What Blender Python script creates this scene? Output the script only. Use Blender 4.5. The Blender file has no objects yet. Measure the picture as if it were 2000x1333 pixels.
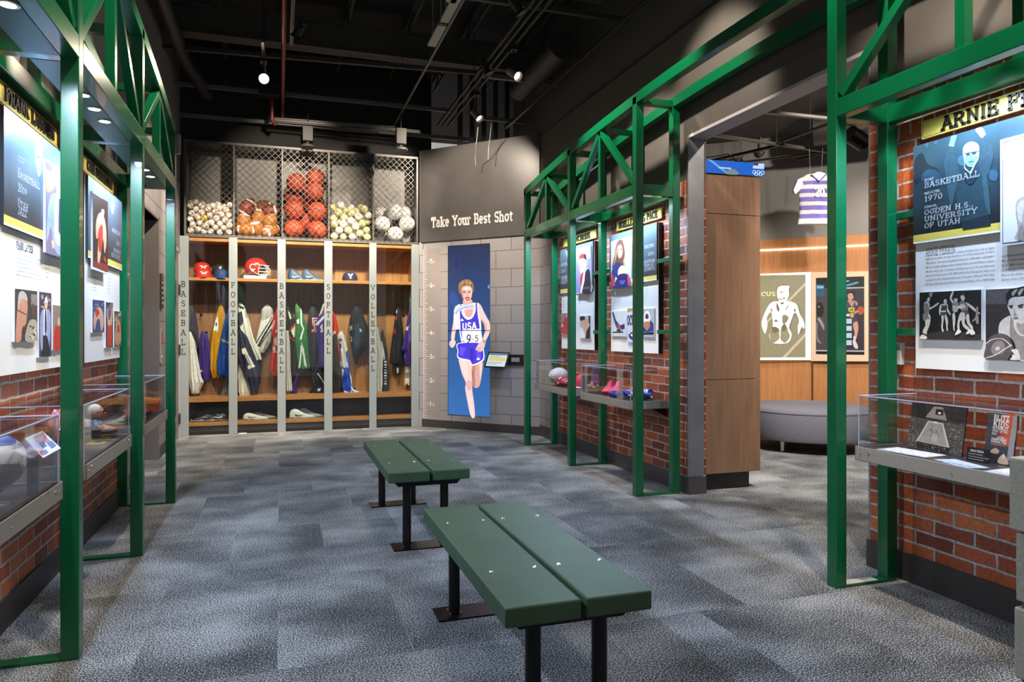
import bpy, bmesh, math, random
from mathutils import Vector, Matrix, Euler
from math import sin, cos, pi, radians
random.seed(7)
S = bpy.context.scene
COL = S.collection
# ------------------------------------------------------------------ camera, world, exposure
FPX, HOR, CXP, EYE = 1389., 650., 1000., 1.22
YAW = math.atan(453/FPX)
FW = (sin(YAW), cos(YAW)); RT = (cos(YAW), -sin(YAW))
cam = bpy.data.cameras.new('camera'); camo = bpy.data.objects.new('camera', cam); COL.objects.link(camo)
camo.location = (0, 0, EYE); camo.rotation_euler = (pi/2, 0, -YAW)
cam.sensor_width = 36; cam.lens = 36*FPX/2000; cam.shift_y = -16.5/2000
cam.clip_start = .05; cam.clip_end = 60
S.camera = camo
W = bpy.data.worlds.new('world'); S.world = W; W.use_nodes = True
W.node_tree.nodes['Background'].inputs[0].default_value = (1, .96, .93, 1)
W.node_tree.nodes['Background'].inputs[1].default_value = .30
S.view_settings.view_transform = 'Standard'; S.view_settings.look = 'None'
S.view_settings.gamma = 1; S.view_settings.exposure = 0.42
try: S.view_settings.use_curve_mapping = False
except Exception: pass

WARM = (1, .83, .62); COOL = (.60, .745, 1.); NEUT = (1, .93, .85)
def spot(name, loc, aim, watts, angle=60, blend=.5, color=WARM, rad=.03, parent=None):
    l = bpy.data.lights.new(name, 'SPOT'); l.energy = watts; l.spot_size = radians(angle)
    l.spot_blend = blend; l.color = color; l.shadow_soft_size = rad
    o = bpy.data.objects.new(name, l); COL.objects.link(o); o.location = loc
    o.rotation_euler = (Vector(aim)-Vector(loc)).to_track_quat('-Z', 'Y').to_euler()
    return o
# lamps of the overhead track (their heads that the frame shows are built further down)
L = 2.7
TR = [ # loc, aim, watts, angle
 ((1.97,1.5,3.72),(2.9,1.95,1.95),105,64), ((1.97,2.6,3.72),(2.93,2.7,1.9),48,52),
 ((1.85,4.15,3.72),(2.95,4.35,2.85),55,58), ((1.85,5.35,3.72),(2.9,5.2,2.2),80,62), ((1.97,6.7,3.72),(2.9,6.5,2.0),70,62),
 ((.1,1.7,3.72),(-1.0,2.2,2.0),60,62), ((.1,3.2,3.72),(-1.05,3.2,2.4),70,62), ((.1,4.6,3.72),(-1.05,4.6,2.0),65,62), ((.1,6.4,3.72),(-1.12,7.5,1.6),130,66),
 ((-.6,7.2,3.72),(-.6,9.4,1.2),150,56), ((.35,7.2,3.72),(.35,9.4,1.1),150,58), ((1.1,7.3,3.72),(1.15,9.4,1.1),150,54),
 ((.3,7.0,3.72),(.1,9.5,2.85),75,50), ((1.97,7.5,3.72),(1.0,9.6,2.8),75,50),
 ((1.35,7.3,3.72),(2.3,8.5,2.8),80,70), ((1.5,6.7,3.72),(2.35,8.5,1.1),45,50),
 ((.9,2.6,3.72),(.9,3.0,0),18,75), ((.8,5.4,3.72),(.8,6.4,0),24,80), ((.7,.6,3.72),(.8,1.6,0),16,80),
]
for i, (a, b, w, an) in enumerate(TR): spot('track_beam', a, b, w*L, an, .6, (1,.86,.70), .05)
# second room
spot('gallery_beam', (5.2,4.6,3.5), (6.4,8.2,2.0), 300, 80, .7, (1,.9,.78), .05)
spot('gallery_beam', (6.6,5.2,3.5), (7.2,7.2,1.4), 300, 80, .7, (1,.88,.74), .05)
spot('gallery_beam', (4.3,4.2,3.5), (5.2,6.0,.2), 650, 90, .7, (1,.93,.86), .06)
spot('gallery_beam', (5.0,7.0,3.5), (5.3,8.8,1.8), 240, 80, .7, (1,.85,.68), .06)

spot('gallery_beam', (3.9,2.9,3.6), (3.35,4.75,1.7), 130, 60, .7, (1,.86,.74), .05)  # extra beam added only to brighten the wooden cabinet end

# ------------------------------------------------------------------ helpers
def ray(u, v):
    a = (u-CXP)/FPX
    return (FW[0]+a*RT[0], FW[1]+a*RT[1], (HOR-v)/FPX)
class PX:      # plane x = c   (poster planes on the long walls)
    def __init__(s, c): s.c = c; s.n = Vector((-1 if c > 0 else 1, 0, 0))
    def at(s, u, v, off=0):
        d = ray(u, v); t = s.c/d[0]; return Vector((s.c, d[1]*t, EYE+d[2]*t)) + s.n*off
class PY:
    def __init__(s, c): s.c = c; s.n = Vector((0, -1, 0))
    def at(s, u, v, off=0):
        d = ray(u, v); t = s.c/d[1]; return Vector((d[0]*t, s.c, EYE+d[2]*t)) + s.n*off
class PL:      # vertical plane through p, q
    def __init__(s, p, q):
        s.p, s.q = p, q; nx, ny = q[1]-p[1], -(q[0]-p[0]); k = math.hypot(nx, ny)
        s.m = (nx/k, ny/k); s.n = Vector((-nx/k, -ny/k, 0))
        if s.n.x*p[0]+s.n.y*p[1] > 0: s.n = -s.n
    def at(s, u, v, off=0):
        d = ray(u, v); t = (s.m[0]*s.p[0]+s.m[1]*s.p[1])/(s.m[0]*d[0]+s.m[1]*d[1])
        return Vector((d[0]*t, d[1]*t, EYE+d[2]*t)) + s.n*off
def floor_at(u, v, z=0.):
    d = ray(u, v); t = (z-EYE)/d[2]; return Vector((d[0]*t, d[1]*t, z))
def at_depth(u, v, D):
    d = ray(u, v); return Vector((d[0]*D, d[1]*D, EYE+d[2]*D))

MC = {}
def srgb(c):
    if isinstance(c, str):
        c = c.lstrip('#'); c = ''.join(k*2 for k in c) if len(c) == 3 else c; c = [int(c[i:i+2], 16)/255 for i in (0, 2, 4)]
    return tuple(((x/12.92) if x <= .04045 else ((x+.055)/1.055)**2.4) for x in c[:3]) + (1,)
def mat(c, rough=.6, metal=0., emit=0., coat=0., name=None, noise=0., nscale=30., bump=0., bscale=200.):
    k = (str(c), rough, metal, emit, coat, noise, nscale, bump, bscale)
    if k in MC: return MC[k]
    m = bpy.data.materials.new(name or 'paint'); m.use_nodes = True; nt = m.node_tree
    b = nt.nodes['Principled BSDF']; col = srgb(c)
    b.inputs['Base Color'].default_value = col; b.inputs['Roughness'].default_value = rough
    b.inputs['Metallic'].default_value = metal
    if coat: b.inputs['Coat Weight'].default_value = coat
    if emit:
        b.inputs['Emission Color'].default_value = col; b.inputs['Emission Strength'].default_value = emit
        b.inputs['Base Color'].default_value = (col[0]*.2, col[1]*.2, col[2]*.2, 1)
    if noise or bump:
        tc = nt.nodes.new('ShaderNodeTexCoord')
    if noise:
        n = nt.nodes.new('ShaderNodeTexNoise'); n.inputs['Scale'].default_value = nscale; n.inputs['Detail'].default_value = 4
        nt.links.new(tc.outputs['Object'], n.inputs['Vector'])
        mr = nt.nodes.new('ShaderNodeMapRange'); mr.inputs[1].default_value = .3; mr.inputs[2].default_value = .7
        mr.inputs[3].default_value = 1-noise; mr.inputs[4].default_value = 1+noise
        nt.links.new(n.outputs[0], mr.inputs[0])
        mx = nt.nodes.new('ShaderNodeVectorMath'); mx.operation = 'SCALE'; mx.inputs[0].default_value = col[:3]
        nt.links.new(mr.outputs[0], mx.inputs['Scale'])
        nt.links.new(mx.outputs[0], b.inputs['Emission Color' if emit else 'Base Color'])
    if bump:
        n = nt.nodes.new('ShaderNodeTexNoise'); n.inputs['Scale'].default_value = bscale; n.inputs['Detail'].default_value = 3
        nt.links.new(tc.outputs['Object'], n.inputs['Vector'])
        bp = nt.nodes.new('ShaderNodeBump'); bp.inputs['Strength'].default_value = bump; bp.inputs['Distance'].default_value = .003
        nt.links.new(n.outputs[0], bp.inputs['Height']); nt.links.new(bp.outputs[0], b.inputs['Normal'])
    MC[k] = m; return m
def newmat(name):
    m = bpy.data.materials.new(name); m.use_nodes = True; nt = m.node_tree
    return m, nt, nt.nodes['Principled BSDF'], nt.nodes.new, nt.links.new
def ramp(nt, src, stops, mode='LINEAR'):
    r = nt.nodes.new('ShaderNodeValToRGB'); r.color_ramp.interpolation = mode
    e = r.color_ramp.elements
    while len(e) < len(stops): e.new(.5)
    for i, (p, c) in enumerate(stops): e[i].position = p; e[i].color = srgb(c) if not isinstance(c, tuple) or len(c) != 4 else c
    nt.links.new(src, r.inputs[0]); return r.outputs[0]

# ---- carpet
def carpet():
    m, nt, b, N, K = newmat('carpet_tile')
    tc = N('ShaderNodeTexCoord')
    # tile cells
    mp = N('ShaderNodeMapping'); mp.inputs['Scale'].default_value = (1/.5, 1/1.0, 1); mp.inputs['Location'].default_value = (.02, .3, 0)
    K(tc.outputs['Object'], mp.inputs[0])
    br = N('ShaderNodeTexBrick'); br.offset = .5; br.inputs['Scale'].default_value = 1
    br.inputs['Brick Width'].default_value = 1; br.inputs['Row Height'].default_value = 1; br.inputs['Mortar Size'].default_value = .0025
    br.inputs['Color1'].default_value = (.0, .0, .0, 1); br.inputs['Color2'].default_value = (1, 1, 1, 1); br.inputs['Mortar'].default_value = (.3, .3, .3, 1)
    K(mp.outputs[0], br.inputs['Vector'])
    # per tile shifted clouds
    sc = N('ShaderNodeVectorMath'); sc.operation = 'SCALE'; sc.inputs['Scale'].default_value = 7.3; K(br.outputs['Color'], sc.inputs[0])
    ad = N('ShaderNodeVectorMath'); K(tc.outputs['Object'], ad.inputs[0]); K(sc.outputs[0], ad.inputs[1])
    st = N('ShaderNodeMapping'); st.inputs['Scale'].default_value = (2.1, 2.9, 1); K(ad.outputs[0], st.inputs[0])
    cl = N('ShaderNodeTexNoise'); cl.inputs['Scale'].default_value = 1.; cl.inputs['Detail'].default_value = 2.5; K(st.outputs[0], cl.inputs['Vector'])
    fn = N('ShaderNodeTexNoise'); fn.inputs['Scale'].default_value = 165; fn.inputs['Detail'].default_value = 2; fn.inputs['Roughness'].default_value = .6; K(tc.outputs['Object'], fn.inputs['Vector'])
    # threshold of speckle moves with the clouds
    a1 = N('ShaderNodeMapRange'); a1.inputs[1].default_value = .30; a1.inputs[2].default_value = .70; a1.inputs[3].default_value = -.062; a1.inputs[4].default_value = .058; K(cl.outputs[0], a1.inputs[0])
    a2 = N('ShaderNodeMath'); a2.operation = 'ADD'; K(fn.outputs[0], a2.inputs[0]); K(a1.outputs[0], a2.inputs[1])
    c = ramp(nt, a2.outputs[0], [(.40, '#1b1b1d'), (.47, '#3c3d3f'), (.535, '#767a7c'), (.61, '#b6babc')])
    K(c, b.inputs['Base Color']); b.inputs['Roughness'].default_value = .95
    bp = N('ShaderNodeBump'); bp.inputs['Strength'].default_value = .5; bp.inputs['Distance'].default_value = .004; K(fn.outputs[0], bp.inputs['Height']); K(bp.outputs[0], b.inputs['Normal'])
    return m
# ---- brick walls (on planes of constant x or constant y); uv from world coordinates
def brick(axis, name='brick', soldier=False, vert=False):
    m, nt, b, N, K = newmat(name)
    tc = N('ShaderNodeTexCoord'); sp = N('ShaderNodeSeparateXYZ'); K(tc.outputs['Object'], sp.inputs[0])
    cb = N('ShaderNodeCombineXYZ')
    if vert: K(sp.outputs[2], cb.inputs[0]); K(sp.outputs[axis], cb.inputs[1])
    else: K(sp.outputs[axis], cb.inputs[0]); K(sp.outputs[2], cb.inputs[1])
    wn = N('ShaderNodeTexNoise'); wn.inputs['Scale'].default_value = 14; wn.inputs['Detail'].default_value = 4; K(tc.outputs['Object'], wn.inputs['Vector'])
    ws = N('ShaderNodeVectorMath'); ws.operation = 'SCALE'; ws.inputs['Scale'].default_value = .012; K(wn.outputs['Color'], ws.inputs[0])
    ad = N('ShaderNodeVectorMath'); K(cb.outputs[0], ad.inputs[0]); K(ws.outputs[0], ad.inputs[1])
    br = N('ShaderNodeTexBrick'); br.offset = 0 if vert else .5; br.inputs['Scale'].default_value = 1
    br.inputs['Brick Width'].default_value = .206; br.inputs['Row Height'].default_value = .0677
    br.inputs['Mortar Size'].default_value = .0065; br.inputs['Mortar Smooth'].default_value = .25; br.inputs['Bias'].default_value = 0
    br.inputs['Color1'].default_value = (0, 0, 0, 1); br.inputs['Color2'].default_value = (1, 1, 1, 1); br.inputs['Mortar'].default_value = (.5, .5, .5, 1)
    K(ad.outputs[0], br.inputs['Vector'])
    face = ramp(nt, br.outputs['Color'], [(0, '#763622'), (.35, '#924426'), (.7, '#ac542c'), (1, '#c26a38')])
    n1 = N('ShaderNodeTexNoise'); n1.inputs['Scale'].default_value = 60; n1.inputs['Detail'].default_value = 5; K(tc.outputs['Object'], n1.inputs['Vector'])
    mr = N('ShaderNodeMapRange'); mr.inputs[1].default_value = .3; mr.inputs[2].default_value = .7; mr.inputs[3].default_value = .72; mr.inputs[4].default_value = 1.18; K(n1.outputs[0], mr.inputs[0])
    mu = N('ShaderNodeVectorMath'); mu.operation = 'SCALE'; K(face, mu.inputs[0]); K(mr.outputs[0], mu.inputs['Scale'])
    vo = N('ShaderNodeTexVoronoi'); vo.inputs['Scale'].default_value = 65; K(tc.outputs['Object'], vo.inputs['Vector'])
    lt = N('ShaderNodeMath'); lt.operation = 'LESS_THAN'; lt.inputs[1].default_value = .10; K(vo.outputs['Distance'], lt.inputs[0])
    mx = N('ShaderNodeMix'); mx.data_type = 'RGBA'; K(lt.outputs[0], mx.inputs[0]); K(mu.outputs[0], mx.inputs[6]); mx.inputs[7].default_value = srgb('#c9a48c')
    mo = ramp(nt, n1.outputs[0], [(.3, '#8f8b87'), (.7, '#c2beba')])
    m2 = N('ShaderNodeMix'); m2.data_type = 'RGBA'; K(br.outputs['Fac'], m2.inputs[0]); K(mx.outputs[2], m2.inputs[6]); K(mo, m2.inputs[7])
    K(m2.outputs[2], b.inputs['Base Color']); b.inputs['Roughness'].default_value = .55
    inv = N('ShaderNodeMath'); inv.operation = 'MULTIPLY_ADD'; inv.inputs[1].default_value = -1.; inv.inputs[2].default_value = 1.; K(br.outputs['Fac'], inv.inputs[0])
    ns = N('ShaderNodeMath'); ns.operation = 'MULTIPLY_ADD'; ns.inputs[1].default_value = .16; K(n1.outputs[0], ns.inputs[0]); K(inv.outputs[0], ns.inputs[2])
    bp = N('ShaderNodeBump'); bp.inputs['Strength'].default_value = .9; bp.inputs['Distance'].default_value = .008; K(ns.outputs[0], bp.inputs['Height']); K(bp.outputs[0], b.inputs['Normal'])
    return m
# ---- concrete block wall; e = unit vector along the wall
def cmu(e, name='block'):
    m, nt, b, N, K = newmat(name)
    tc = N('ShaderNodeTexCoord'); dt = N('ShaderNodeVectorMath'); dt.operation = 'DOT_PRODUCT'; K(tc.outputs['Object'], dt.inputs[0]); dt.inputs[1].default_value = (e[0], e[1], 0)
    sp = N('ShaderNodeSeparateXYZ'); K(tc.outputs['Object'], sp.inputs[0]); cb = N('ShaderNodeCombineXYZ'); K(dt.outputs['Value'], cb.inputs[0]); K(sp.outputs[2], cb.inputs[1])
    br = N('ShaderNodeTexBrick'); br.offset = .5; br.inputs['Scale'].default_value = 1; br.inputs['Brick Width'].default_value = .43; br.inputs['Row Height'].default_value = .222
    br.inputs['Mortar Size'].default_value = .004; br.inputs['Mortar Smooth'].default_value = .2
    br.inputs['Color1'].default_value = srgb('#8d8888'); br.inputs['Color2'].default_value = srgb('#969191'); br.inputs['Mortar'].default_value = srgb('#5d5552')
    K(cb.outputs[0], br.inputs['Vector'])
    n1 = N('ShaderNodeTexNoise'); n1.inputs['Scale'].default_value = 90; n1.inputs['Detail'].default_value = 4; K(tc.outputs['Object'], n1.inputs['Vector'])
    mr = N('ShaderNodeMapRange'); mr.inputs[3].default_value = .85; mr.inputs[4].default_value = 1.1; K(n1.outputs[0], mr.inputs[0])
    mu = N('ShaderNodeVectorMath'); mu.operation = 'SCALE'; K(br.outputs['Color'], mu.inputs[0]); K(mr.outputs[0], mu.inputs['Scale'])
    K(mu.outputs[0], b.inputs['Base Color']); b.inputs['Roughness'].default_value = .6
    inv = N('ShaderNodeMath'); inv.operation = 'MULTIPLY_ADD'; inv.inputs[1].default_value = -1.; K(br.outputs['Fac'], inv.inputs[0])
    ns = N('ShaderNodeMath'); ns.operation = 'MULTIPLY'; ns.inputs[1].default_value = .12; K(n1.outputs[0], ns.inputs[0]); K(ns.outputs[0], inv.inputs[2])
    bp = N('ShaderNodeBump'); bp.inputs['Strength'].default_value = .8; bp.inputs['Distance'].default_value = .005; K(inv.outputs[0], bp.inputs['Height']); K(bp.outputs[0], b.inputs['Normal'])
    return m
def wood(c1, c2, rough=.4, sx=14., sz=1.2, name='wood'):
    m, nt, b, N, K = newmat(name)
    tc = N('ShaderNodeTexCoord'); mp = N('ShaderNodeMapping'); mp.inputs['Scale'].default_value = (sx, sx, sz); K(tc.outputs['Object'], mp.inputs[0])
    n = N('ShaderNodeTexNoise'); n.inputs['Scale'].default_value = 3; n.inputs['Detail'].default_value = 6; n.inputs['Distortion'].default_value = .4; K(mp.outputs[0], n.inputs['Vector'])
    K(ramp(nt, n.outputs[0], [(.3, c1), (.7, c2)]), b.inputs['Base Color']); b.inputs['Roughness'].default_value = rough
    return m
def glassy(tint=(1, 1, 1), gl=.06, rough=.01, name='clear_acrylic', edge=1.3):
    m = bpy.data.materials.new(name); m.use_nodes = True; nt = m.node_tree; nt.nodes.clear(); N = nt.nodes.new; K = nt.links.new
    o = N('ShaderNodeOutputMaterial'); mx = N('ShaderNodeMixShader'); t = N('ShaderNodeBsdfTransparent'); g = N('ShaderNodeBsdfGlossy')
    t.inputs[0].default_value = (*tint, 1); g.inputs['Roughness'].default_value = rough
    fr = N('ShaderNodeLayerWeight'); fr.inputs[0].default_value = .25
    ma = N('ShaderNodeMath'); ma.operation = 'MULTIPLY_ADD'; ma.inputs[1].default_value = .45; ma.inputs[2].default_value = gl
    K(fr.outputs['Fresnel'], ma.inputs[0]); K(ma.outputs[0], mx.inputs[0]); K(t.outputs[0], mx.inputs[1]); K(g.outputs[0], mx.inputs[2]); K(mx.outputs[0], o.inputs[0])
    return m

GREEN = mat('#005a36', .28, 0, 0, .3, 'green_gloss_paint')
GREEN_D = mat('#0c4f46', .35, 0, 0, 0, 'green_soffit')
STEEL = mat('#a9a69f', .42, .35, 0, 0, 'brushed_steel', .05, 60)
BOLT = mat('#c9c7c0', .25, .9, 0, 0, 'bolt_steel')
BLACK = mat('#141414', .5, 0, 0, 0, 'black_paint')
BLACKM = mat('#1b1b1c', .35, .4, 0, 0, 'black_metal')
DKGREY = mat('#4a4744', .38, .2, 0, 0, 'dark_wall_panel', .12, 3)
WALLG = mat('#96918a', .75, 0, 0, 0, 'grey_wall', .06, 5, .12, 160)
WHITE = mat('#e9e9e8', .45, 0, 0, 0, 'white_board')
YEL = mat('#d8c35a', .45, 0, 0, 0, 'yellow_plaque')
DARKP = mat('#2b2b2c', .4)
BASE = mat('#3a3532', .5, 0, 0, 0, 'rubber_base')
ACR = glassy()
GLASS = glassy((.96, 1, .99), .035, .0, 'cabinet_glass')
BR_Y = brick(1, 'brick_wall'); BR_YV = brick(1, 'brick_soldier', vert=True); BR_X = brick(0, 'brick_end')
WOODL = wood('#b0713a', '#c98a4e', .35, 3., 30., 'oak_edge')
WOODD = wood('#54382a', '#6b4a36', .45, 14., 1.0, 'walnut_back')
WOODM = wood('#96643c', '#ab764a', .4, 10., .7, 'maple_panel')
WOODK = mat('#2e2420', .5)

# ---- mesh builder
class MB:
    def __init__(s): s.v = []; s.f = []; s.m = []; s.mats = []; s.M = Matrix()
    def mi(s, m):
        if m is None: return 0
        if m not in s.mats: s.mats.append(m)
        return s.mats.index(m)
    def add(s, vs, fs, m=None):
        b = len(s.v); s.v += [s.M @ Vector(q) for q in vs]; k = s.mi(m)
        for f in fs: s.f.append([b+i for i in f]); s.m.append(k)
        return s
    def box(s, x0, x1, y0, y1, z0, z1, m=None):
        x0, x1 = sorted((x0, x1)); y0, y1 = sorted((y0, y1)); z0, z1 = sorted((z0, z1))
        vs = [(x, y, z) for z in (z0, z1) for x, y in ((x0, y0), (x1, y0), (x1, y1), (x0, y1))]
        return s.add(vs, [(3, 2, 1, 0), (4, 5, 6, 7), (0, 1, 5, 4), (1, 2, 6, 5), (2, 3, 7, 6), (3, 0, 4, 7)], m)
    def beam(s, p, q, w, h, m=None, side=None):   # bar p->q, w across 'side' direction, h other
        p, q = Vector(p), Vector(q); d = (q-p).normalized()
        a = Vector(side) if side is not None else (Vector((0, 0, 1)).cross(d) if abs(d.z) < .95 else Vector((1, 0, 0)))
        a = (a - d*a.dot(d)).normalized(); b = d.cross(a)
        vs = [e + a*(w/2*i) + b*(h/2*j) for e in (p, q) for i, j in ((-1, -1), (1, -1), (1, 1), (-1, 1))]
        return s.add(vs, [(3, 2, 1, 0), (4, 5, 6, 7), (0, 1, 5, 4), (1, 2, 6, 5), (2, 3, 7, 6), (3, 0, 4, 7)], m)
    def cyl(s, p, q, r, m=None, n=16, r2=None, cap=True):
        p, q = Vector(p), Vector(q); d = (q-p).normalized(); r2 = r if r2 is None else r2
        a = d.orthogonal().normalized(); b = d.cross(a)
        vs = [e + (a*cos(2*pi*i/n) + b*sin(2*pi*i/n))*rr for e, rr in ((p, r), (q, r2)) for i in range(n)]
        fs = [(i, (i+1) % n, n+(i+1) % n, n+i) for i in range(n)]
        if cap: fs += [tuple(range(n-1, -1, -1)), tuple(range(n, 2*n))]
        return s.add(vs, fs, m)
    def tube(s, pts, r, m=None, n=6, closed=False, taper=None):
        pts = [Vector(p) for p in pts]; N_ = len(pts); vs = []; prev = None
        for i, p in enumerate(pts):
            if closed: d = pts[(i+1) % N_]-pts[i-1]
            else: d = pts[min(i+1, N_-1)]-pts[max(i-1, 0)]
            d = d.normalized() if d.length > 1e-9 else Vector((0, 0, 1))
            a = (prev - d*prev.dot(d)).normalized() if prev is not None and (prev-d*prev.dot(d)).length > 1e-6 else d.orthogonal().normalized()
            prev = a; b = d.cross(a); rr = r*(taper[i] if taper else 1)
            vs += [p + (a*cos(2*pi*k/n)+b*sin(2*pi*k/n))*rr for k in range(n)]
        fs = [(i*n+k, i*n+(k+1) % n, ((i+1) % N_)*n+(k+1) % n, ((i+1) % N_)*n+k) for i in range(N_ if closed else N_-1) for k in range(n)]
        if not closed: fs += [tuple(range(n-1, -1, -1)), tuple(range((N_-1)*n, N_*n))]
        return s.add(vs, fs, m)
    def rev(s, prof, m=None, n=24, c=(0, 0, 0), sx=1, sy=1):   # lathe about z, prof (r,z)
        c = Vector(c); vs = []
        for r, z in prof: vs += [c+Vector((r*cos(2*pi*i/n)*sx, r*sin(2*pi*i/n)*sy, z)) for i in range(n)]
        fs = [(j*n+i, j*n+(i+1) % n, (j+1)*n+(i+1) % n, (j+1)*n+i) for j in range(len(prof)-1) for i in range(n)]
        return s.add(vs, fs, m)
    def sph(s, c, r, m=None, n=16, k=10, sx=1, sy=1, sz=1):
        prof = [(r*sin(pi*j/k)+1e-5, -r*cos(pi*j/k)*sz) for j in range(k+1)]
        return s.rev(prof, m, n, c, sx, sy)
    def poly(s, pts, m=None): return s.add(pts, [tuple(range(len(pts)))], m)
    def prism(s, pts, n, m=None):    # planar polygon extruded by vector n
        k = len(pts); n = Vector(n); vs = [Vector(p) for p in pts]+[Vector(p)+n for p in pts]
        fs = [tuple(range(k-1, -1, -1)), tuple(range(k, 2*k))]+[(i, (i+1) % k, k+(i+1) % k, k+i) for i in range(k)]
        return s.add(vs, fs, m)
    def build(s, name, m=None, parent=None, smooth=False, bevel=0, label=None, kind=None, seg=2):
        me = bpy.data.meshes.new(name); me.from_pydata([tuple(v) for v in s.v], [], s.f)
        mats = s.mats or [m]
        if s.mats and m is not None and m not in mats: pass
        for q in mats: me.materials.append(q)
        if len(mats) > 1: me.polygons.foreach_set('material_index', s.m)
        me.update()
        bm = bmesh.new(); bm.from_mesh(me); bmesh.ops.recalc_face_normals(bm, faces=bm.faces); bm.to_mesh(me); bm.free()
        if smooth:
            me.polygons.foreach_set('use_smooth', [True]*len(me.polygons))
            if smooth != 'all':
                try: me.set_sharp_from_angle(angle=radians(40))
                except Exception: pass
        o = bpy.data.objects.new(name, me); COL.objects.link(o)
        if bevel:
            md = o.modifiers.new('bevel', 'BEVEL'); md.width = bevel; md.segments = seg; md.limit_method = 'ANGLE'; md.angle_limit = radians(50)
        if parent is not None:
            o.parent = parent
            if parent.get('_w'): o.matrix_parent_inverse = parent.matrix_basis.inverted()
        if label: o['label'] = label
        if kind: o['kind'] = kind
        return o
def tag(o, label=None, cat=None, group=None, kind=None):
    if label: o['label'] = label
    if cat: o['category'] = cat
    if group: o['group'] = group
    if kind: o['kind'] = kind
    return o
def thing(name, label, cat, loc=(0, 0, 0), rz=0, group=None, world=True):
    """Empty at the thing's base. world=True: its parts are modelled in room coordinates."""
    o = bpy.data.objects.new(name, None); COL.objects.link(o); o.empty_display_size = .1
    o.location = loc; o.rotation_euler = (0, 0, rz); bpy.context.view_layer.update() if False else None
    o.matrix_basis = Matrix.Translation(loc) @ Matrix.Rotation(rz, 4, 'Z')
    if world: o['_w'] = 1
    return tag(o, label, cat, group)
def struct(name, mb, m=None, **k): return tag(mb.build(name, m, **k), kind='structure')
def kids(o): return [c for c in bpy.data.objects if c.parent == o]
def dup(o, loc=None, rot=None, parent=None, label=None, scale=None):
    ch = KID.get(o.name) or [c.name for c in kids(o)]; KID[o.name] = ch
    c = o.copy(); COL.objects.link(c)
    if parent is not None: c.parent = parent
    if loc is not None: c.location = loc
    if rot is not None: c.rotation_euler = rot
    if scale is not None: c.scale = (scale,)*3
    if label: c['label'] = label
    for q in ch: dup(bpy.data.objects[q], parent=c)
    return c
KID = {}

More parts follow.
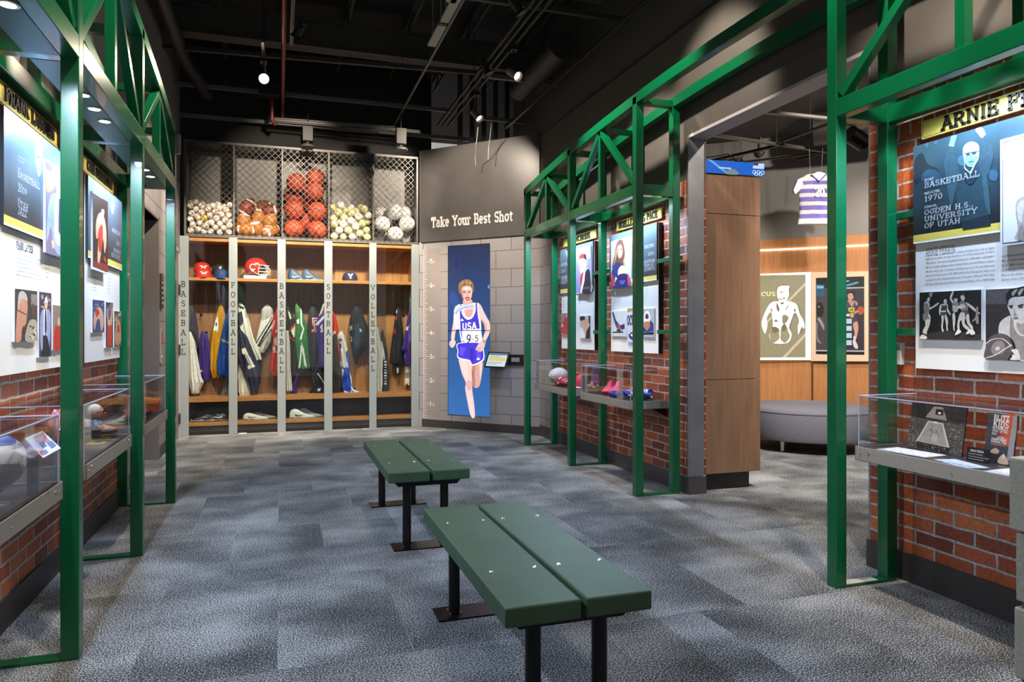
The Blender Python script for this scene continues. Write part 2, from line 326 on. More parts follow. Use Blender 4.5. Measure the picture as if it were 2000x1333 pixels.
# ---- slab-serif stroke letters
def arc(cx, cy, rx, ry, a0, a1, n=8): return [(cx+rx*cos(radians(a0+(a1-a0)*i/n)), cy+ry*sin(radians(a0+(a1-a0)*i/n))) for i in range(n+1)]
GL = {
'A': (.8, [[(.08,0),(.4,1),(.72,0)],[(.2,.35),(.6,.35)]], [(.08,0),(.72,0),(.34,1)]),
'B': (.7, [[(.12,1)]+arc(.38,.76,.2,.24,90,-90)+[(.12,.52)],[(.12,.52)]+arc(.4,.26,.24,.26,90,-90)+[(.12,0)],[(.12,0),(.12,1)]], [(.1,0),(.1,1)]),
'C': (.74, [arc(.4,.5,.32,.5,45,315,14),[(.66,.72),(.66,1)]], []),
'D': (.76, [[(.12,0),(.12,1),(.35,1)]+arc(.35,.5,.33,.5,90,-90,10)+[(.12,0)]], [(.1,0),(.1,1)]),
'E': (.68, [[(.6,.78),(.6,1),(.12,1),(.12,0),(.62,0),(.62,.24)],[(.12,.52),(.46,.52)],[(.46,.42),(.46,.62)]], [(.1,0),(.1,1)]),
'F': (.66, [[(.6,.76),(.6,1),(.12,1),(.12,0)],[(.12,.52),(.46,.52)],[(.46,.42),(.46,.62)]], [(.12,0),(.1,1)]),
'G': (.78, [arc(.4,.5,.32,.5,45,360,16)+[(.72,.42),(.46,.42)],[(.66,.72),(.66,1)]], []),
'H': (.82, [[(.14,0),(.14,1)],[(.68,0),(.68,1)],[(.14,.5),(.68,.5)]], [(.14,0),(.14,1),(.68,0),(.68,1)]),
'I': (.36, [[(.18,0),(.18,1)]], [(.18,0),(.18,1)]),
'J': (.6, [[(.42,1),(.42,.25)]+arc(.24,.25,.18,.25,0,-170,8)], [(.42,1)]),
'K': (.8, [[(.14,0),(.14,1)],[(.68,1),(.16,.42)],[(.32,.6),(.7,0)]], [(.14,0),(.14,1),(.66,1),(.68,0)]),
'L': (.66, [[(.14,1),(.14,0),(.62,0),(.62,.26)]], [(.14,1),(.12,0)]),
'M': (.98, [[(.14,0),(.14,1),(.49,.2),(.84,1),(.84,0)]], [(.14,0),(.1,1),(.88,1),(.84,0)]),
'N': (.84, [[(.14,0),(.14,1),(.7,0),(.7,1)]], [(.14,0),(.1,1),(.7,1)]),
'O': (.78, [arc(.39,.5,.32,.5,0,360,18)], []),
'P': (.7, [[(.12,0),(.12,1),(.4,1)]+arc(.4,.74,.22,.26,90,-90)+[(.12,.48)]], [(.12,0),(.1,1)]),
'Q': (.78, [arc(.39,.5,.32,.5,0,360,18),[(.45,.22),(.7,-.08)]], []),
'R': (.78, [[(.12,0),(.12,1),(.4,1)]+arc(.4,.74,.22,.26,90,-90)+[(.12,.48)],[(.38,.48),(.66,0)]], [(.12,0),(.1,1),(.68,0)]),
'S': (.66, [arc(.33,.75,.24,.25,20,270,10)+arc(.33,.25,.26,.25,90,-160,10)], []),
'T': (.74, [[(.06,.74),(.06,1),(.68,1),(.68,.74)],[(.37,1),(.37,0)]], [(.37,0)]),
'U': (.8, [[(.14,1),(.14,.32)]+arc(.4,.32,.26,.32,180,360,10)+[(.66,1)]], [(.14,1),(.66,1)]),
'V': (.8, [[(.08,1),(.4,0),(.72,1)]], [(.08,1),(.72,1)]),
'W': (1.1, [[(.08,1),(.3,0),(.55,.9),(.8,0),(1.02,1)]], [(.08,1),(1.02,1)]),
'X': (.8, [[(.1,1),(.7,0)],[(.7,1),(.1,0)]], [(.1,0),(.1,1),(.7,0),(.7,1)]),
'Y': (.78, [[(.08,1),(.39,.48),(.7,1)],[(.39,.48),(.39,0)]], [(.08,1),(.7,1),(.39,0)]),
'Z': (.7, [[(.1,.76),(.1,1),(.6,1),(.08,0),(.62,0),(.62,.24)]], []),
'0': (.68, [arc(.34,.5,.26,.5,0,360,16)], []), '1': (.44, [[(.06,.8),(.24,1),(.24,0)]], [(.24,0)]),
'2': (.64, [arc(.32,.74,.24,.26,165,-30,8)+[(.06,0),(.6,0),(.6,.16)]], []),
'3': (.62, [arc(.3,.76,.22,.24,150,-90,8)+arc(.3,.27,.25,.27,90,-150,8)], []),
'4': (.68, [[(.46,0),(.46,1),(.06,.3),(.64,.3)]], [(.46,0)]),
'5': (.64, [[(.54,1),(.12,1),(.1,.56)]+arc(.3,.32,.27,.32,110,-150,10)], []),
'6': (.66, [arc(.34,.3,.24,.3,0,360,12),[(.1,.34),(.2,.76),(.5,1)]], []),
'7': (.64, [[(.08,.8),(.08,1),(.58,1),(.26,0)]], []),
'8': (.64, [arc(.32,.76,.2,.24,0,360,12),arc(.32,.27,.25,.27,0,360,12)], []),
'9': (.66, [arc(.32,.7,.24,.3,0,360,12),[(.56,.66),(.46,.24),(.16,0)]], []),
'.': (.26, [[(.1,.0),(.1,.1)]], []), ',': (.26, [[(.14,.08),(.06,-.14)]], []), "'": (.24, [[(.12,.75),(.12,1)]], []), '-': (.44, [[(.06,.42),(.38,.42)]], []),
' ': (.4, [], []),
'a': (.66, [arc(.3,.48,.2,.2,150,20,6)+[(.5,.14),(.62,0)],arc(.3,.2,.22,.2,80,340,10)+[(.5,.28),(.32,.38)]], []),
'e': (.64, [[(.1,.36),(.54,.36)]+arc(.32,.34,.23,.34,5,310,14)], []),
'o': (.68, [arc(.34,.34,.26,.34,0,360,16)], []), 'u': (.72, [[(.12,.66),(.12,.22)]+arc(.33,.22,.21,.22,180,320,8),[(.56,.66),(.56,0)]], [(.08,.66),(.6,0),(.5,.66)]),
'r': (.54, [[(.16,0),(.16,.66)],[(.16,.4)]+arc(.36,.4,.2,.26,170,50,5)], [(.16,0),(.1,.66)]),
's': (.54, [arc(.27,.5,.18,.16,30,270,8)+arc(.27,.17,.2,.17,90,-150,8)], []),
't': (.48, [[(.2,.9),(.2,.18)]+arc(.34,.18,.14,.18,180,300,5),[(.02,.66),(.42,.66)]], []),
'h': (.74, [[(.14,0),(.14,1)],[(.14,.42)]+arc(.36,.42,.22,.24,160,0,7)+[(.58,0)]], [(.14,0),(.1,1),(.58,0)]),
'k': (.72, [[(.14,0),(.14,1)],[(.56,.66),(.16,.26)],[(.28,.38),(.6,0)]], [(.14,0),(.1,1),(.58,.66),(.6,0)]),
'f': (.5, [[(.2,0),(.2,.8)]+arc(.36,.8,.16,.2,180,60,4),[(.04,.64),(.42,.64)]], [(.2,0)]),
'n': (.74, [[(.14,0),(.14,.66)],[(.14,.42)]+arc(.36,.42,.22,.24,160,0,7)+[(.58,0)]], [(.14,0),(.1,.66),(.58,0)]),
'i': (.34, [[(.16,0),(.16,.66)],[(.16,.86),(.16,.96)]], [(.16,0),(.1,.66)]),
'd': (.74, [arc(.32,.34,.22,.34,0,360,12),[(.56,0),(.56,1)]], [(.6,0),(.5,1)]),
'p': (.74, [arc(.38,.34,.22,.34,0,360,12),[(.14,-.32),(.14,.66)]], [(.14,-.32)]),
'y': (.7, [[(.08,.66),(.34,0)],[(.62,.66),(.24,-.3)]], [(.08,.66),(.62,.66)]),
}
def text_width(t, h, gap=.12): return sum(GL[c][0]+gap for c in t)*h - gap*h
def slab(mb, t, org, du, dv, h, m=None, w=.12, depth=.004, gap=.12, serif=.14, sx=1.):
    """stroke lettering in a plane: org lower-left, du/dv unit directions, h cap height"""
    du, dv = Vector(du), Vector(dv); n = du.cross(dv); x0 = 0.
    def bar(a, b, ext):
        a, b = Vector(a), Vector(b); d = b-a
        if d.length < 1e-6: return
        d.normalize(); a = a-d*ext; b = b+d*ext; q = Vector((-d.y, d.x))*(w/2)
        pts = [Vector(org)+du*((x0+p.x)*h*sx)+dv*(p.y*h) for p in (a-q, b-q, b+q, a+q)]
        mb.prism(pts, n*depth, m) if depth else mb.poly(pts, m)
    for c in t:
        g = GL[c]
        for st in g[1]:
            for i in range(len(st)-1): bar(st[i], st[i+1], w*.28 if len(st) < 8 else w*.12)
        if serif:
            for (sx_, sy_) in g[2]: bar((sx_-serif, sy_), (sx_+serif, sy_), 0)
        x0 += g[0]+gap
    return mb
def slab_fit(mb, t, a, b, h, m=None, w=.12, depth=.004, n=None, dv=(0, 0, 1), serif=.14):
    """fit t from point a to point b (baseline)"""
    a, b = Vector(a), Vector(b); L_ = (b-a).length; tw = text_width(t, 1)
    slab(mb, t, a, (b-a).normalized(), dv, h, m, w, depth, sx=L_/(tw*h), serif=serif)
    return mb
def body(mb, lines, org, du, size, lead, m=None, dv=(0, 0, 1), width=None):
    """small print with the plain built-in lettering, flat on its panel"""
    for i, ln in enumerate(lines):
        c = bpy.data.curves.new('t', 'FONT'); c.body = ln; c.size = size; c.resolution_u = 1
        o = bpy.data.objects.new('t', c); COL.objects.link(o)
        me = bpy.data.meshes.new_from_object(o.evaluated_get(bpy.context.evaluated_depsgraph_get()))
        k = 1.
        if width and len(ln) > 12:
            mxx = max(v.co.x for v in me.vertices) if len(me.vertices) else 1
            k = width/mxx if mxx > width*.6 or mxx > width else 1.
        O = Vector(org)-Vector(dv)*(lead*i)
        mb.add([O+Vector(du)*(v.co.x*k)+Vector(dv)*v.co.y for v in me.vertices], [tuple(p.vertices) for p in me.polygons], m)
        bpy.data.objects.remove(o); bpy.data.meshes.remove(me); bpy.data.curves.remove(c)
    return mb

# ---- flat pictures: polygons on a plane, coordinates read in a crop of the poster
def crs(pts, k=3):
    n = len(pts); out = []
    for i in range(n):
        p0, p1, p2, p3 = pts[i-1], pts[i], pts[(i+1) % n], pts[(i+2) % n]
        for j in range(k):
            t = j/k
            out.append(tuple(.5*((2*p1[a])+(-p0[a]+p2[a])*t+(2*p0[a]-5*p1[a]+4*p2[a]-p3[a])*t*t+(-p0[a]+3*p1[a]-3*p2[a]+p3[a])*t**3) for a in (0, 1)))
    return out
class Pic:
    def __init__(s, plane, org, sc, off=0., emit=0., rough=.35, noise=.14):
        s.p, s.o, s.s, s.off, s.e, s.r, s.nz = plane, org, sc, off, emit, rough, noise; s.mb = MB(); s.k = 0
    def w(s, x, y, extra=0): return s.p.at(s.o[0]+x/s.s, s.o[1]+y/s.s, s.off+extra)
    def pg(s, c, pts, smooth=True, m=None, new=True):
        if new: s.k += 1
        q = crs(pts) if smooth and len(pts) > 4 else pts
        s.mb.poly([s.w(x, y, .00012*s.k) for x, y in q], m or mat(c, s.r, 0, s.e, 0, None, s.nz, 60)); return s
    def rect(s, c, x0, y0, x1, y1, m=None): return s.pg(c, [(x0, y0), (x1, y0), (x1, y1), (x0, y1)], False, m)
    def dots(s, cols, x0, y0, x1, y1, n, r, seed=1):
        R = random.Random(seed); s.k += 1
        for i in range(n):
            x, y = R.uniform(x0+r, x1-r), R.uniform(y0+r, y1-r); a = R.uniform(.5, 1)*r
            s.k += .02
            s.pg(R.choice(cols), [(x+a*cos(t*1.0472), y+a*1.3*sin(t*1.0472)) for t in range(6)], False, new=False)
        return s
    def build(s, name, parent, label=None): return s.mb.build(name, None, parent, label=label)
# ================================================================== THE SETTING
SW_A, SW_B = (1.757, 9.14), (2.93, 7.912)                     # the 45 degree wall
SWP = PL(SW_A, SW_B); EW = Vector((SW_B[0]-SW_A[0], SW_B[1]-SW_A[1], 0)).normalized(); NW = SWP.n
struct('floor', MB().box(-4, 10, -2.5, 13, -.1, 0), carpet())
struct('ceiling', MB().box(-4, 10, -2.5, 13, 4.75, 4.85), mat('#1e1c1b', .8))
BTOP = 2.38
# left wall: brick to y 5.64, then concrete block with the lift recess
w = MB(); w.box(-1.30, -1.08, -2.5, 5.64, 0, BTOP-.19, BR_Y); w.box(-1.30, -1.08, -2.5, 5.64, BTOP-.19, BTOP, BR_YV); w.box(-1.30, -1.10, -2.5, 5.64, BTOP, 4.75, WALLG)
struct('wall_left', w)
CM_Y = cmu((0, 1)); CM_W = cmu((EW.x, EW.y)); CM_X = cmu((1, 0))
w = MB()
for a in ((5.64, 6.45, 0, 2.95), (7.55, 9.17, 0, 2.95), (6.45, 7.55, 2.30, 2.95)): w.box(-1.34, -1.12, a[0], a[1], a[2], a[3], CM_Y)
w.box(-1.34, -1.12, 5.64, 9.17, 2.95, 4.75, mat('#6f6b66', .8)); w.box(-1.5, -1.42, 6.3, 7.7, 0, 2.5, CM_Y)
struct('wall_left', w)
# back wall behind lockers and cage
struct('wall_back', MB().box(-1.4, 2.0, 9.75, 9.85, 0, 4.75), mat('#1d1c1b', .8))
struct('wall_back', MB().box(-1.34, 1.757, 9.30, 9.4, 3.50, 4.75), mat('#1b1a19', .8))
# angled wall
def wall45(mb, u0, u1, z0, z1, m, t0=0., t1=.14):
    A = Vector((*SW_A, 0)); pts = [A+EW*u0+NW*t0, A+EW*u1+NW*t0, A+EW*u1-NW*t1, A+EW*u0-NW*t1]
    return mb.prism([p+Vector((0, 0, z0)) for p in pts], (0, 0, z1-z0), m)
UL = 1.699
w = MB(); wall45(w, 0, UL, 0, 2.39, CM_W); struct('wall_angled', w)
w = MB(); wall45(w, -.02, UL, 2.39, 3.58, mat('#555250', .33, .1, 0, 0, 'satin_dark_wall', .10, 4, .05, 6), .02); struct('wall_angled_upper', w)
w = MB(); w.box(1.7165, 1.757, 9.14, 9.6, 0, 2.39, CM_X); w.box(1.72, 1.757, 9.14, 9.6, 2.39, 3.58, mat('#33302e', .6)); struct('wall_return', w)
# right wall
w = MB(); w.box(2.93, 3.09, 7.30, 7.912, 0, 2.39, CM_Y); w.box(2.93, 3.09, 4.70, 7.30, 0, BTOP-.19, BR_Y); w.box(2.93, 3.09, 4.70, 7.30, BTOP-.19, BTOP, BR_YV)
struct('wall_right', w)
w = MB(); w.box(2.93, 3.09, -2.5, 2.95, 0, BTOP-.19, BR_Y); w.box(2.93, 3.09, -2.5, 2.95, BTOP-.19, BTOP, BR_YV)
struct('wall_right', w)
GW = mat('#4f4b47', .6, 0, 0, 0, 'grey_wall_paint', .08, 4, .15, 120)
w = MB(); w.box(2.935, 3.09, -2.5, 2.95, BTOP, 3.56, GW); w.box(2.935, 3.09, 4.70, 7.912, BTOP, 3.56, GW); w.box(2.935, 3.09, 2.95, 4.70, 2.71, 3.56, GW)
w.box(2.95, 3.09, -2.5, 9, 3.565, 4.75, mat('#4b4845', .7)); struct('wall_right_upper', w)
struct('trim_1', MB().box(2.925, 2.94, -2.5, 7.9, 3.555, 3.575), mat('#2b2927', .5))
# opening jamb, header soffit, end caps
JM = mat('#85878c', .38, .45, 0, 0, 'rolled_steel', .14, 5)
struct('trim_2', MB().box(2.925, 3.062, 4.685, 4.70, .13, 2.71), JM)
struct('trim_3', MB().box(2.932, 3.092, 2.95, 4.70, 2.69, 2.712), mat('#a9a8ab', .5))
struct('trim_4', MB().box(2.93, 3.09, 2.95, 2.962, .13, 2.71), JM)
# baseboards
struct('baseboard_left', MB().box(-1.08, -1.068, -2.5, 5.64, 0, .13).box(-1.12, -1.108, 5.64, 6.43, 0, .11).box(-1.12, -1.108, 7.57, 8.30, 0, .11), BASE)
w = MB(); w.box(2.918, 2.93, 4.69, 7.9, 0, .13); w.box(2.918, 3.07, 4.665, 4.69, 0, .125)
struct('baseboard_right', w, mat('#4a4645', .35))
struct('baseboard_right', MB().box(2.918, 2.93, -2.5, 2.95, 0, .14).box(2.918, 3.09, 2.95, 2.965, 0, .14), BASE)
w = MB(); wall45(w, 0, UL+.005, 0, .10, None, .012, 0); struct('baseboard_angled', w, BASE)

# ---- second room
def PD(u, D): r = (u-1000)/FPX*D; return (D*FW[0]+r*RT[0], D*FW[1]+r*RT[1])
CURVE = [PD(*q) for q in ((1250, 10.2), (1330, 10.05), (1410, 9.85), (1487, 9.64), (1560, 9.45), (1630, 9.26), (1700, 9.05), (1780, 8.8), (1880, 8.4), (2050, 7.8))]
def curve_wall(mb, z0, z1, m, off=0., th=.1):
    for a, b in zip(CURVE[:-1], CURVE[1:]):
        d = (Vector(b)-Vector(a)).normalized(); n = Vector((d.y, -d.x)); n = -n if n.dot(Vector(a)) > 0 else n
        p = [Vector(a)+n*off, Vector(b)+n*off, Vector(b)-n*th, Vector(a)-n*th]
        mb.prism([(q.x, q.y, z0) for q in p], (0, 0, z1-z0), m)
    return mb
struct('wall_gallery', curve_wall(MB(), 2.40, 4.2, None), mat('#72706c', .75, 0, 0, 0, 'gallery_grey', .05, 3))
w = curve_wall(MB(), .13, 2.47, None, .05); struct('wall_gallery_panelling', w, WOODM)
struct('baseboard_gallery', curve_wall(MB(), 0, .13, None, .03), mat('#2a2725', .4))
struct('trim_5', curve_wall(MB(), 2.322, 2.336, None, .062, -.045), mat('#fff6ea', .5, 0, 9.))
struct('ceiling_gallery', MB().box(3.1, 10, 1.5, 12, 3.85, 3.95), mat('#3a3836', .8))
for i, (u, D) in enumerate(((1587, 9.30),)):
    a = PD(u, D); struct('trim_6', MB().box(a[0]-.004, a[0]+.004, a[1]-.01, a[1]+.01, .13, 2.0), mat('#5d3c22', .5))
# gallery side wall far right (behind the near brick wall)
struct('wall_gallery_side', MB().box(9.4, 9.5, 0, 10, 0, 4), mat('#77736e', .8))

# ---- lift opening: frame and doors in the left wall
t = MB(); t.box(-1.40, -1.105, 7.545, 7.575, 0, 2.33).box(-1.40, -1.105, 6.425, 6.455, 0, 2.33).box(-1.40, -1.105, 6.425, 7.575, 2.30, 2.33)
tag(t.build('door_1', mat('#8b8380', .35, .5), bevel=.003), kind='structure')
d = thing('door_1', None, None, (-1.38, 7, 0)); tag(d, kind='structure')
MB().box(-1.395, -1.37, 6.455, 7.0, 0, 2.3).build('door_leaf', mat('#5b5553', .4, .4), d)
MB().box(-1.395, -1.37, 7.005, 7.545, 0, 2.3).build('door_leaf', mat('#5b5553', .4, .4), d)
# service door with three hinges next to the lockers
d = thing('door_2', None, None, (-1.11, 8.7, 0)); tag(d, kind='structure')
MB().box(-1.14, -1.117, 8.32, 9.06, 0, 2.15).build('door_leaf', mat('#7f7b78', .4), d, bevel=.004)
MB().box(-1.14, -1.112, 9.06, 9.10, 0, 2.2).box(-1.14, -1.112, 8.25, 8.32, 0, 2.2).box(-1.14, -1.112, 8.25, 9.10, 2.15, 2.2).build('door_frame', mat('#b9b6b3', .45), d)
for z in (.22, 1.02, 1.72):
    MB().cyl((-1.108, 9.055, z-.06), (-1.108, 9.055, z+.06), .009, None, 10).box(-1.118, -1.108, 9.0, 9.1, z-.055, z+.055).build('hinge', mat('#5a5856', .3, .8), d)
MB().cyl((-1.12, 8.42, 1.0), (-1.08, 8.42, 1.0), .015, None, 12).sph((-1.075, 8.42, 1.0), .022, None).build('door_knob', BOLT, d, smooth=True)

# ================================================================== GREEN TRUSSES
def ztop_R(y): return 3.02-.020*(y-3.76)**2
def ztop_L(y): return 3.02-.0335*(y-2.5)**2
PW = .062
def truss(name, label, xo, xi, posts, ztop, spans, open_span=None, sgn=1):
    """xo, xi centre lines of outer and inner frame; posts = list of y; spans = filled bays"""
    r = thing(name, label, 'steel truss', (xo, posts[0], 0))
    H = .085
    for y in posts:
        for x, nm in ((xo, 'post'), (xi, 'post')):
            top = ztop(y) - (.0 if nm == 'post' else 0)
            MB().box(x-PW/2, x+PW/2, y-PW/2, y+PW/2, 0, top-.02).build(nm, GREEN, r, bevel=.004)
        a, b = sorted((xo, xi))
        MB().box(a+PW/2, b-PW/2, y-PW/2, y+PW/2, 2.245, 2.33).build('tie', GREEN, r, bevel=.003)
        MB().box(a+PW/2, b-PW/2, y-.028, y+.028, ztop(y)-.075, ztop(y)-.025).build('tie', GREEN, r, bevel=.003)
        MB().box(a+PW/2, b-PW/2, y-.03, y+.03, 0, .012).build('base_plate', GREEN, r, bevel=.002)
    for y0, y1 in spans:
        for x in (xo, xi):
            MB().box(x-PW/2-(0 if x == xo else -.004), x+PW/2, y0+PW/2, y1-PW/2, 2.245, 2.33).build('lower_chord', GREEN, r, bevel=.003)
            ym = (y0+y1)/2
            MB().box(x-.022, x+.022, ym-.022, ym+.022, 2.33, ztop(ym)-.06).build('upright', GREEN, r, bevel=.002)
        ym = (y0+y1)/2; a, b = sorted((xo, xi))
        MB().box(a+.03, b-.03, ym-.02, ym+.02, ztop(ym)-.085, ztop(ym)-.045).build('tie', GREEN, r, bevel=.002)
        for yy in (y0+.045, y1-.045):
            MB().beam((xo, ym, ztop(ym)-.075), (xo, yy, 2.35), .044, .044, None, (1, 0, 0)).build('diagonal', GREEN, r, bevel=.002)
        # soffit strip that carries the small lamps
        MB().box(xo+sgn*PW/2, xo+sgn*(PW/2+.115), y0+PW/2, y1-PW/2, 2.308 if sgn > 0 else 2.2435, 2.316 if sgn > 0 else 2.2515).build('soffit_strip', GREEN_D, r)
        for z in (1.225, 1.79):
            pe = [q for q in ((1.62, 2.633), (5.066, 5.922), (6.29, 7.13), (3.25, 4.13), (4.53, 5.43)) if q[0] > y0 and q[1] < y1 and (sgn > 0) == (q in ((1.62, 2.633), (5.066, 5.922), (6.29, 7.13)))]
            for ya, yb in ([(y0-.03, pe[0][0]-.002), (pe[0][1]+.002, y1+.03)] if pe else [(y0, y1)]):
                MB().box(xi+sgn*.022, xi+sgn*(.055 if sgn > 0 else .031), ya, yb, z-.016, z+.016).build('panel_rail', GREEN, r, bevel=.002)
    ys = sorted(set(round(q, 4) for q in posts+[(a+b)/2 for a, b in spans]+([open_span[0]+(open_span[1]-open_span[0])*k/4 for k in range(5)] if open_span else [])))
    for x in (xo, xi):
        m = MB()
        for y0, y1 in zip(ys[:-1], ys[1:]):
            lo = lambda y: ztop(y)-.075
            e0 = PW/2 if y0 == ys[0] else 0; e1 = PW/2 if y1 == ys[-1] else 0
            vs = [(x-PW/2, y0-e0, lo(y0)), (x+PW/2, y0-e0, lo(y0)), (x+PW/2, y1+e1, lo(y1)), (x-PW/2, y1+e1, lo(y1)), (x-PW/2, y0-e0, ztop(y0)), (x+PW/2, y0-e0, ztop(y0)), (x+PW/2, y1+e1, ztop(y1)), (x-PW/2, y1+e1, ztop(y1))]
            m.add(vs, [(3, 2, 1, 0), (4, 5, 6, 7), (0, 1, 5, 4), (1, 2, 6, 5), (2, 3, 7, 6), (3, 0, 4, 7)])
        m.build('top_chord', GREEN, r)
    return r
RP = [1.43, 2.765, 4.76, 6.03, 7.26]
truss('truss_frame', 'green steel truss frame arching over the gallery opening along the right brick wall', 2.543, 2.852, RP, ztop_R, [(1.43, 2.765), (4.76, 6.03), (6.03, 7.26)], (2.765, 4.76), 1)
LP = [1.765, 3.05, 4.34, 5.60]
truss('truss_frame', 'green steel truss frame in front of the left brick wall', -.743, -1.048, LP, ztop_L, [(1.765, 3.05), (3.05, 4.34), (4.34, 5.60)], None, -1)

# small cool lamps under the soffit strips
LENS = mat('#eef4ff', .3, 0, 40.)
PUCKLAB = {}
def puck(x, y, lab):
    zz = 2.308 if x > 0 else 2.2435
    r = thing('puck_light', lab, 'downlight', (x, y, zz), world=False, group='small downlights under the green trusses')
    MB().rev([(.0001, 0), (.034, 0), (.034, -.004), (.026, -.006), (.024, -.004)], None, 20).build('trim_ring', BOLT, r, smooth=True)
    MB().rev([(.0001, -.0045), (.0235, -.0045)], None, 20).build('lens', LENS, r)
    spot('puck_beam', (x, y, zz-.012), (x+(-.15 if x > 0 else .15), y, 0), 23, 160, .3, COOL, .02)
for nm, xs, spans in (('right', 2.630, [(1.43, 2.765), (4.76, 6.03), (6.03, 7.26)]), ('left', -.805, [(1.765, 3.05), (3.05, 4.34), (4.34, 5.60)])):
    for bi, (a, b) in enumerate(spans):
        where = {('right', 0): 'near bay of the right truss', ('right', 1): 'middle bay of the right truss', ('right', 2): 'far bay of the right truss', ('left', 0): 'nearest bay of the left truss', ('left', 1): 'middle bay of the left truss', ('left', 2): 'farthest bay of the left truss'}[(nm, bi)]
        for k, o in enumerate((-.2, 0, .2)):
            puck(xs, (a+b)/2+o-.02, 'round white downlight, the %s of three in the %s' % (('nearest', 'middle one', 'farthest')[k], where))
# ================================================================== BENCHES
PLANK = mat('#3a583f', .55, 0, 0, 0, 'green_recycled_plank', .14, 6, .25, 90)
def bench(x0, y0, y1, lab):
    r = thing('bench', lab, 'bench', (x0+.23, (y0+y1)/2, 0), group='green plank benches'); z = .445
    for a, b in ((x0, x0+.232), (x0+.25, x0+.463)):
        p = MB().box(a, b, y0, y1, z-.058, z).build('plank', PLANK, r, bevel=.006)
    for a, b in ((x0+.05, x0+.20), (x0+.285, x0+.435)):
        for px in (a, b):
            for py in (y0+.31, y1-.27):
                MB().rev([(.0001, .004), (.005, .004), (.0075, .0015), (.0085, 0)], None, 12, (px, py, z)).build('bolt', BOLT, r, smooth=True)
    for y in (y0+.10, y1-.09):
        MB().prism([(x0+.035, y-.03, z-.06), (x0+.435, y-.03, z-.06), (x0+.405, y-.03, z-.095), (x0+.065, y-.03, z-.095)], (0, .06, 0)).build('crossbar', BLACKM, r, bevel=.002)
        MB().box(x0+.035, x0+.425, y-.073, y+.073, 0, .007).build('foot_plate', mat('#231d1d', .25, .7), r, bevel=.001)
        for x in (x0+.118, x0+.335):
            l = MB().cyl((x, y, .007), (x, y, z-.09), .0245, None, 24).build('leg', BLACKM, r, smooth=True)
            w_ = MB()
            for k in range(4): w_.cyl((x+.033*cos(pi/4+k*pi/2), y+.033*sin(pi/4+k*pi/2), .007), (x+.033*cos(pi/4+k*pi/2), y+.033*sin(pi/4+k*pi/2), .014), .006, None, 6)
            w_.build('anchor_bolt', BOLT, l)
    return r
bench(.60, 1.90, 3.10, 'green plank bench nearest the camera on black round legs')
bench(.567, 3.93, 5.16, 'green plank bench farther off, in front of the lockers')

# ================================================================== DISPLAY CASES
def case(y0, y1, side, lab):
    """side 1 = right wall, -1 = left wall; tray on the wall with clear cover"""
    xf = 2.57 if side > 0 else -.742; xb = 2.93 if side > 0 else -1.08; s = side
    r = thing('display_case', lab, 'display case', (xb, (y0+y1)/2, .62), group='acrylic display cases on the brick walls')
    z0, z1 = .622, .687
    a = MB(); a.box(xf, xf+s*.004, y0, y1, z0, z1); a.box(xf, xb-s*.0, y0, y0+.004, z0, z1); a.box(xf, xb, y1-.004, y1, z0, z1); a.box(xf, xb, y0, y1, z0, z0+.004)
    a.build('metal_tray', STEEL, r, bevel=.0015)
    MB().box(xf+s*.006, xb-s*.002, y0+.006, y1-.006, z1-.012, z1-.006).build('deck', mat('#35343a', .28), r)
    c = MB(); xi = xf+s*.012; zt = .925; t = .005
    c.box(xi, xi+s*t, y0+.012, y1-.012, z1-.006, zt); c.box(xi, xb-s*.004, y0+.012, y0+.012+t, z1-.006, zt); c.box(xi, xb-s*.004, y1-.012-t, y1-.012, z1-.006, zt)
    c.box(xi, xb-s*.004, y0+.012, y1-.012, zt-t, zt); c.build('acrylic_cover', ACR, r)
    e = MB()   # polished edges of the cover
    eg = .0022
    for yy in (y0+.012, y1-.012): e.beam((xi, yy, zt), (xb-s*.01, yy, zt), eg*1.8, eg*1.8); e.beam((xi, yy, z1), (xi, yy, zt), eg*1.6, eg*1.6)
    e.beam((xi, y0+.012, zt), (xi, y1-.012, zt), eg*2.2, eg*2.2)
    e.build('polished_edge', mat('#b9c4e6', .15, 0, 0, 0, 'acrylic_edge'), r)
    for yy, zz, rr in ((y0+.035, .655, .004), (y0+.085, .664, .007), ((y0+y1)/2, .652, .004), (y1-.085, .664, .007), (y1-.035, .655, .004)):
        MB().cyl((xf-s*.003, yy, zz), (xf, yy, zz), rr, None, 12).build('screw', BOLT, r)
    for yy in (y0+.08, y1-.08): MB().prism([(xb-s*.002, yy-.01, .62), (xb-s*.002, yy-.01, .55), (xb-s*.14, yy-.01, .62)], (0, .02, 0)).build('bracket', BLACKM, r)
    return r
case(1.66, 2.68, 1, 'acrylic display case with pictures and a basketball book, on the right-hand brick wall')
case(4.94, 5.90, 1, 'acrylic display case holding pink shoes and blue racing suit')
case(6.13, 7.11, 1, 'acrylic display case holding a white football, in the far bay on the right')
case(1.90, 2.93, -1, 'acrylic display case with signed ball, nearest on the left')
case(3.26, 4.18, -1, 'acrylic display case with bobblehead figurine, middle of the left wall')
case(4.53, 5.43, -1, 'acrylic display case with orange box, farthest on the left')
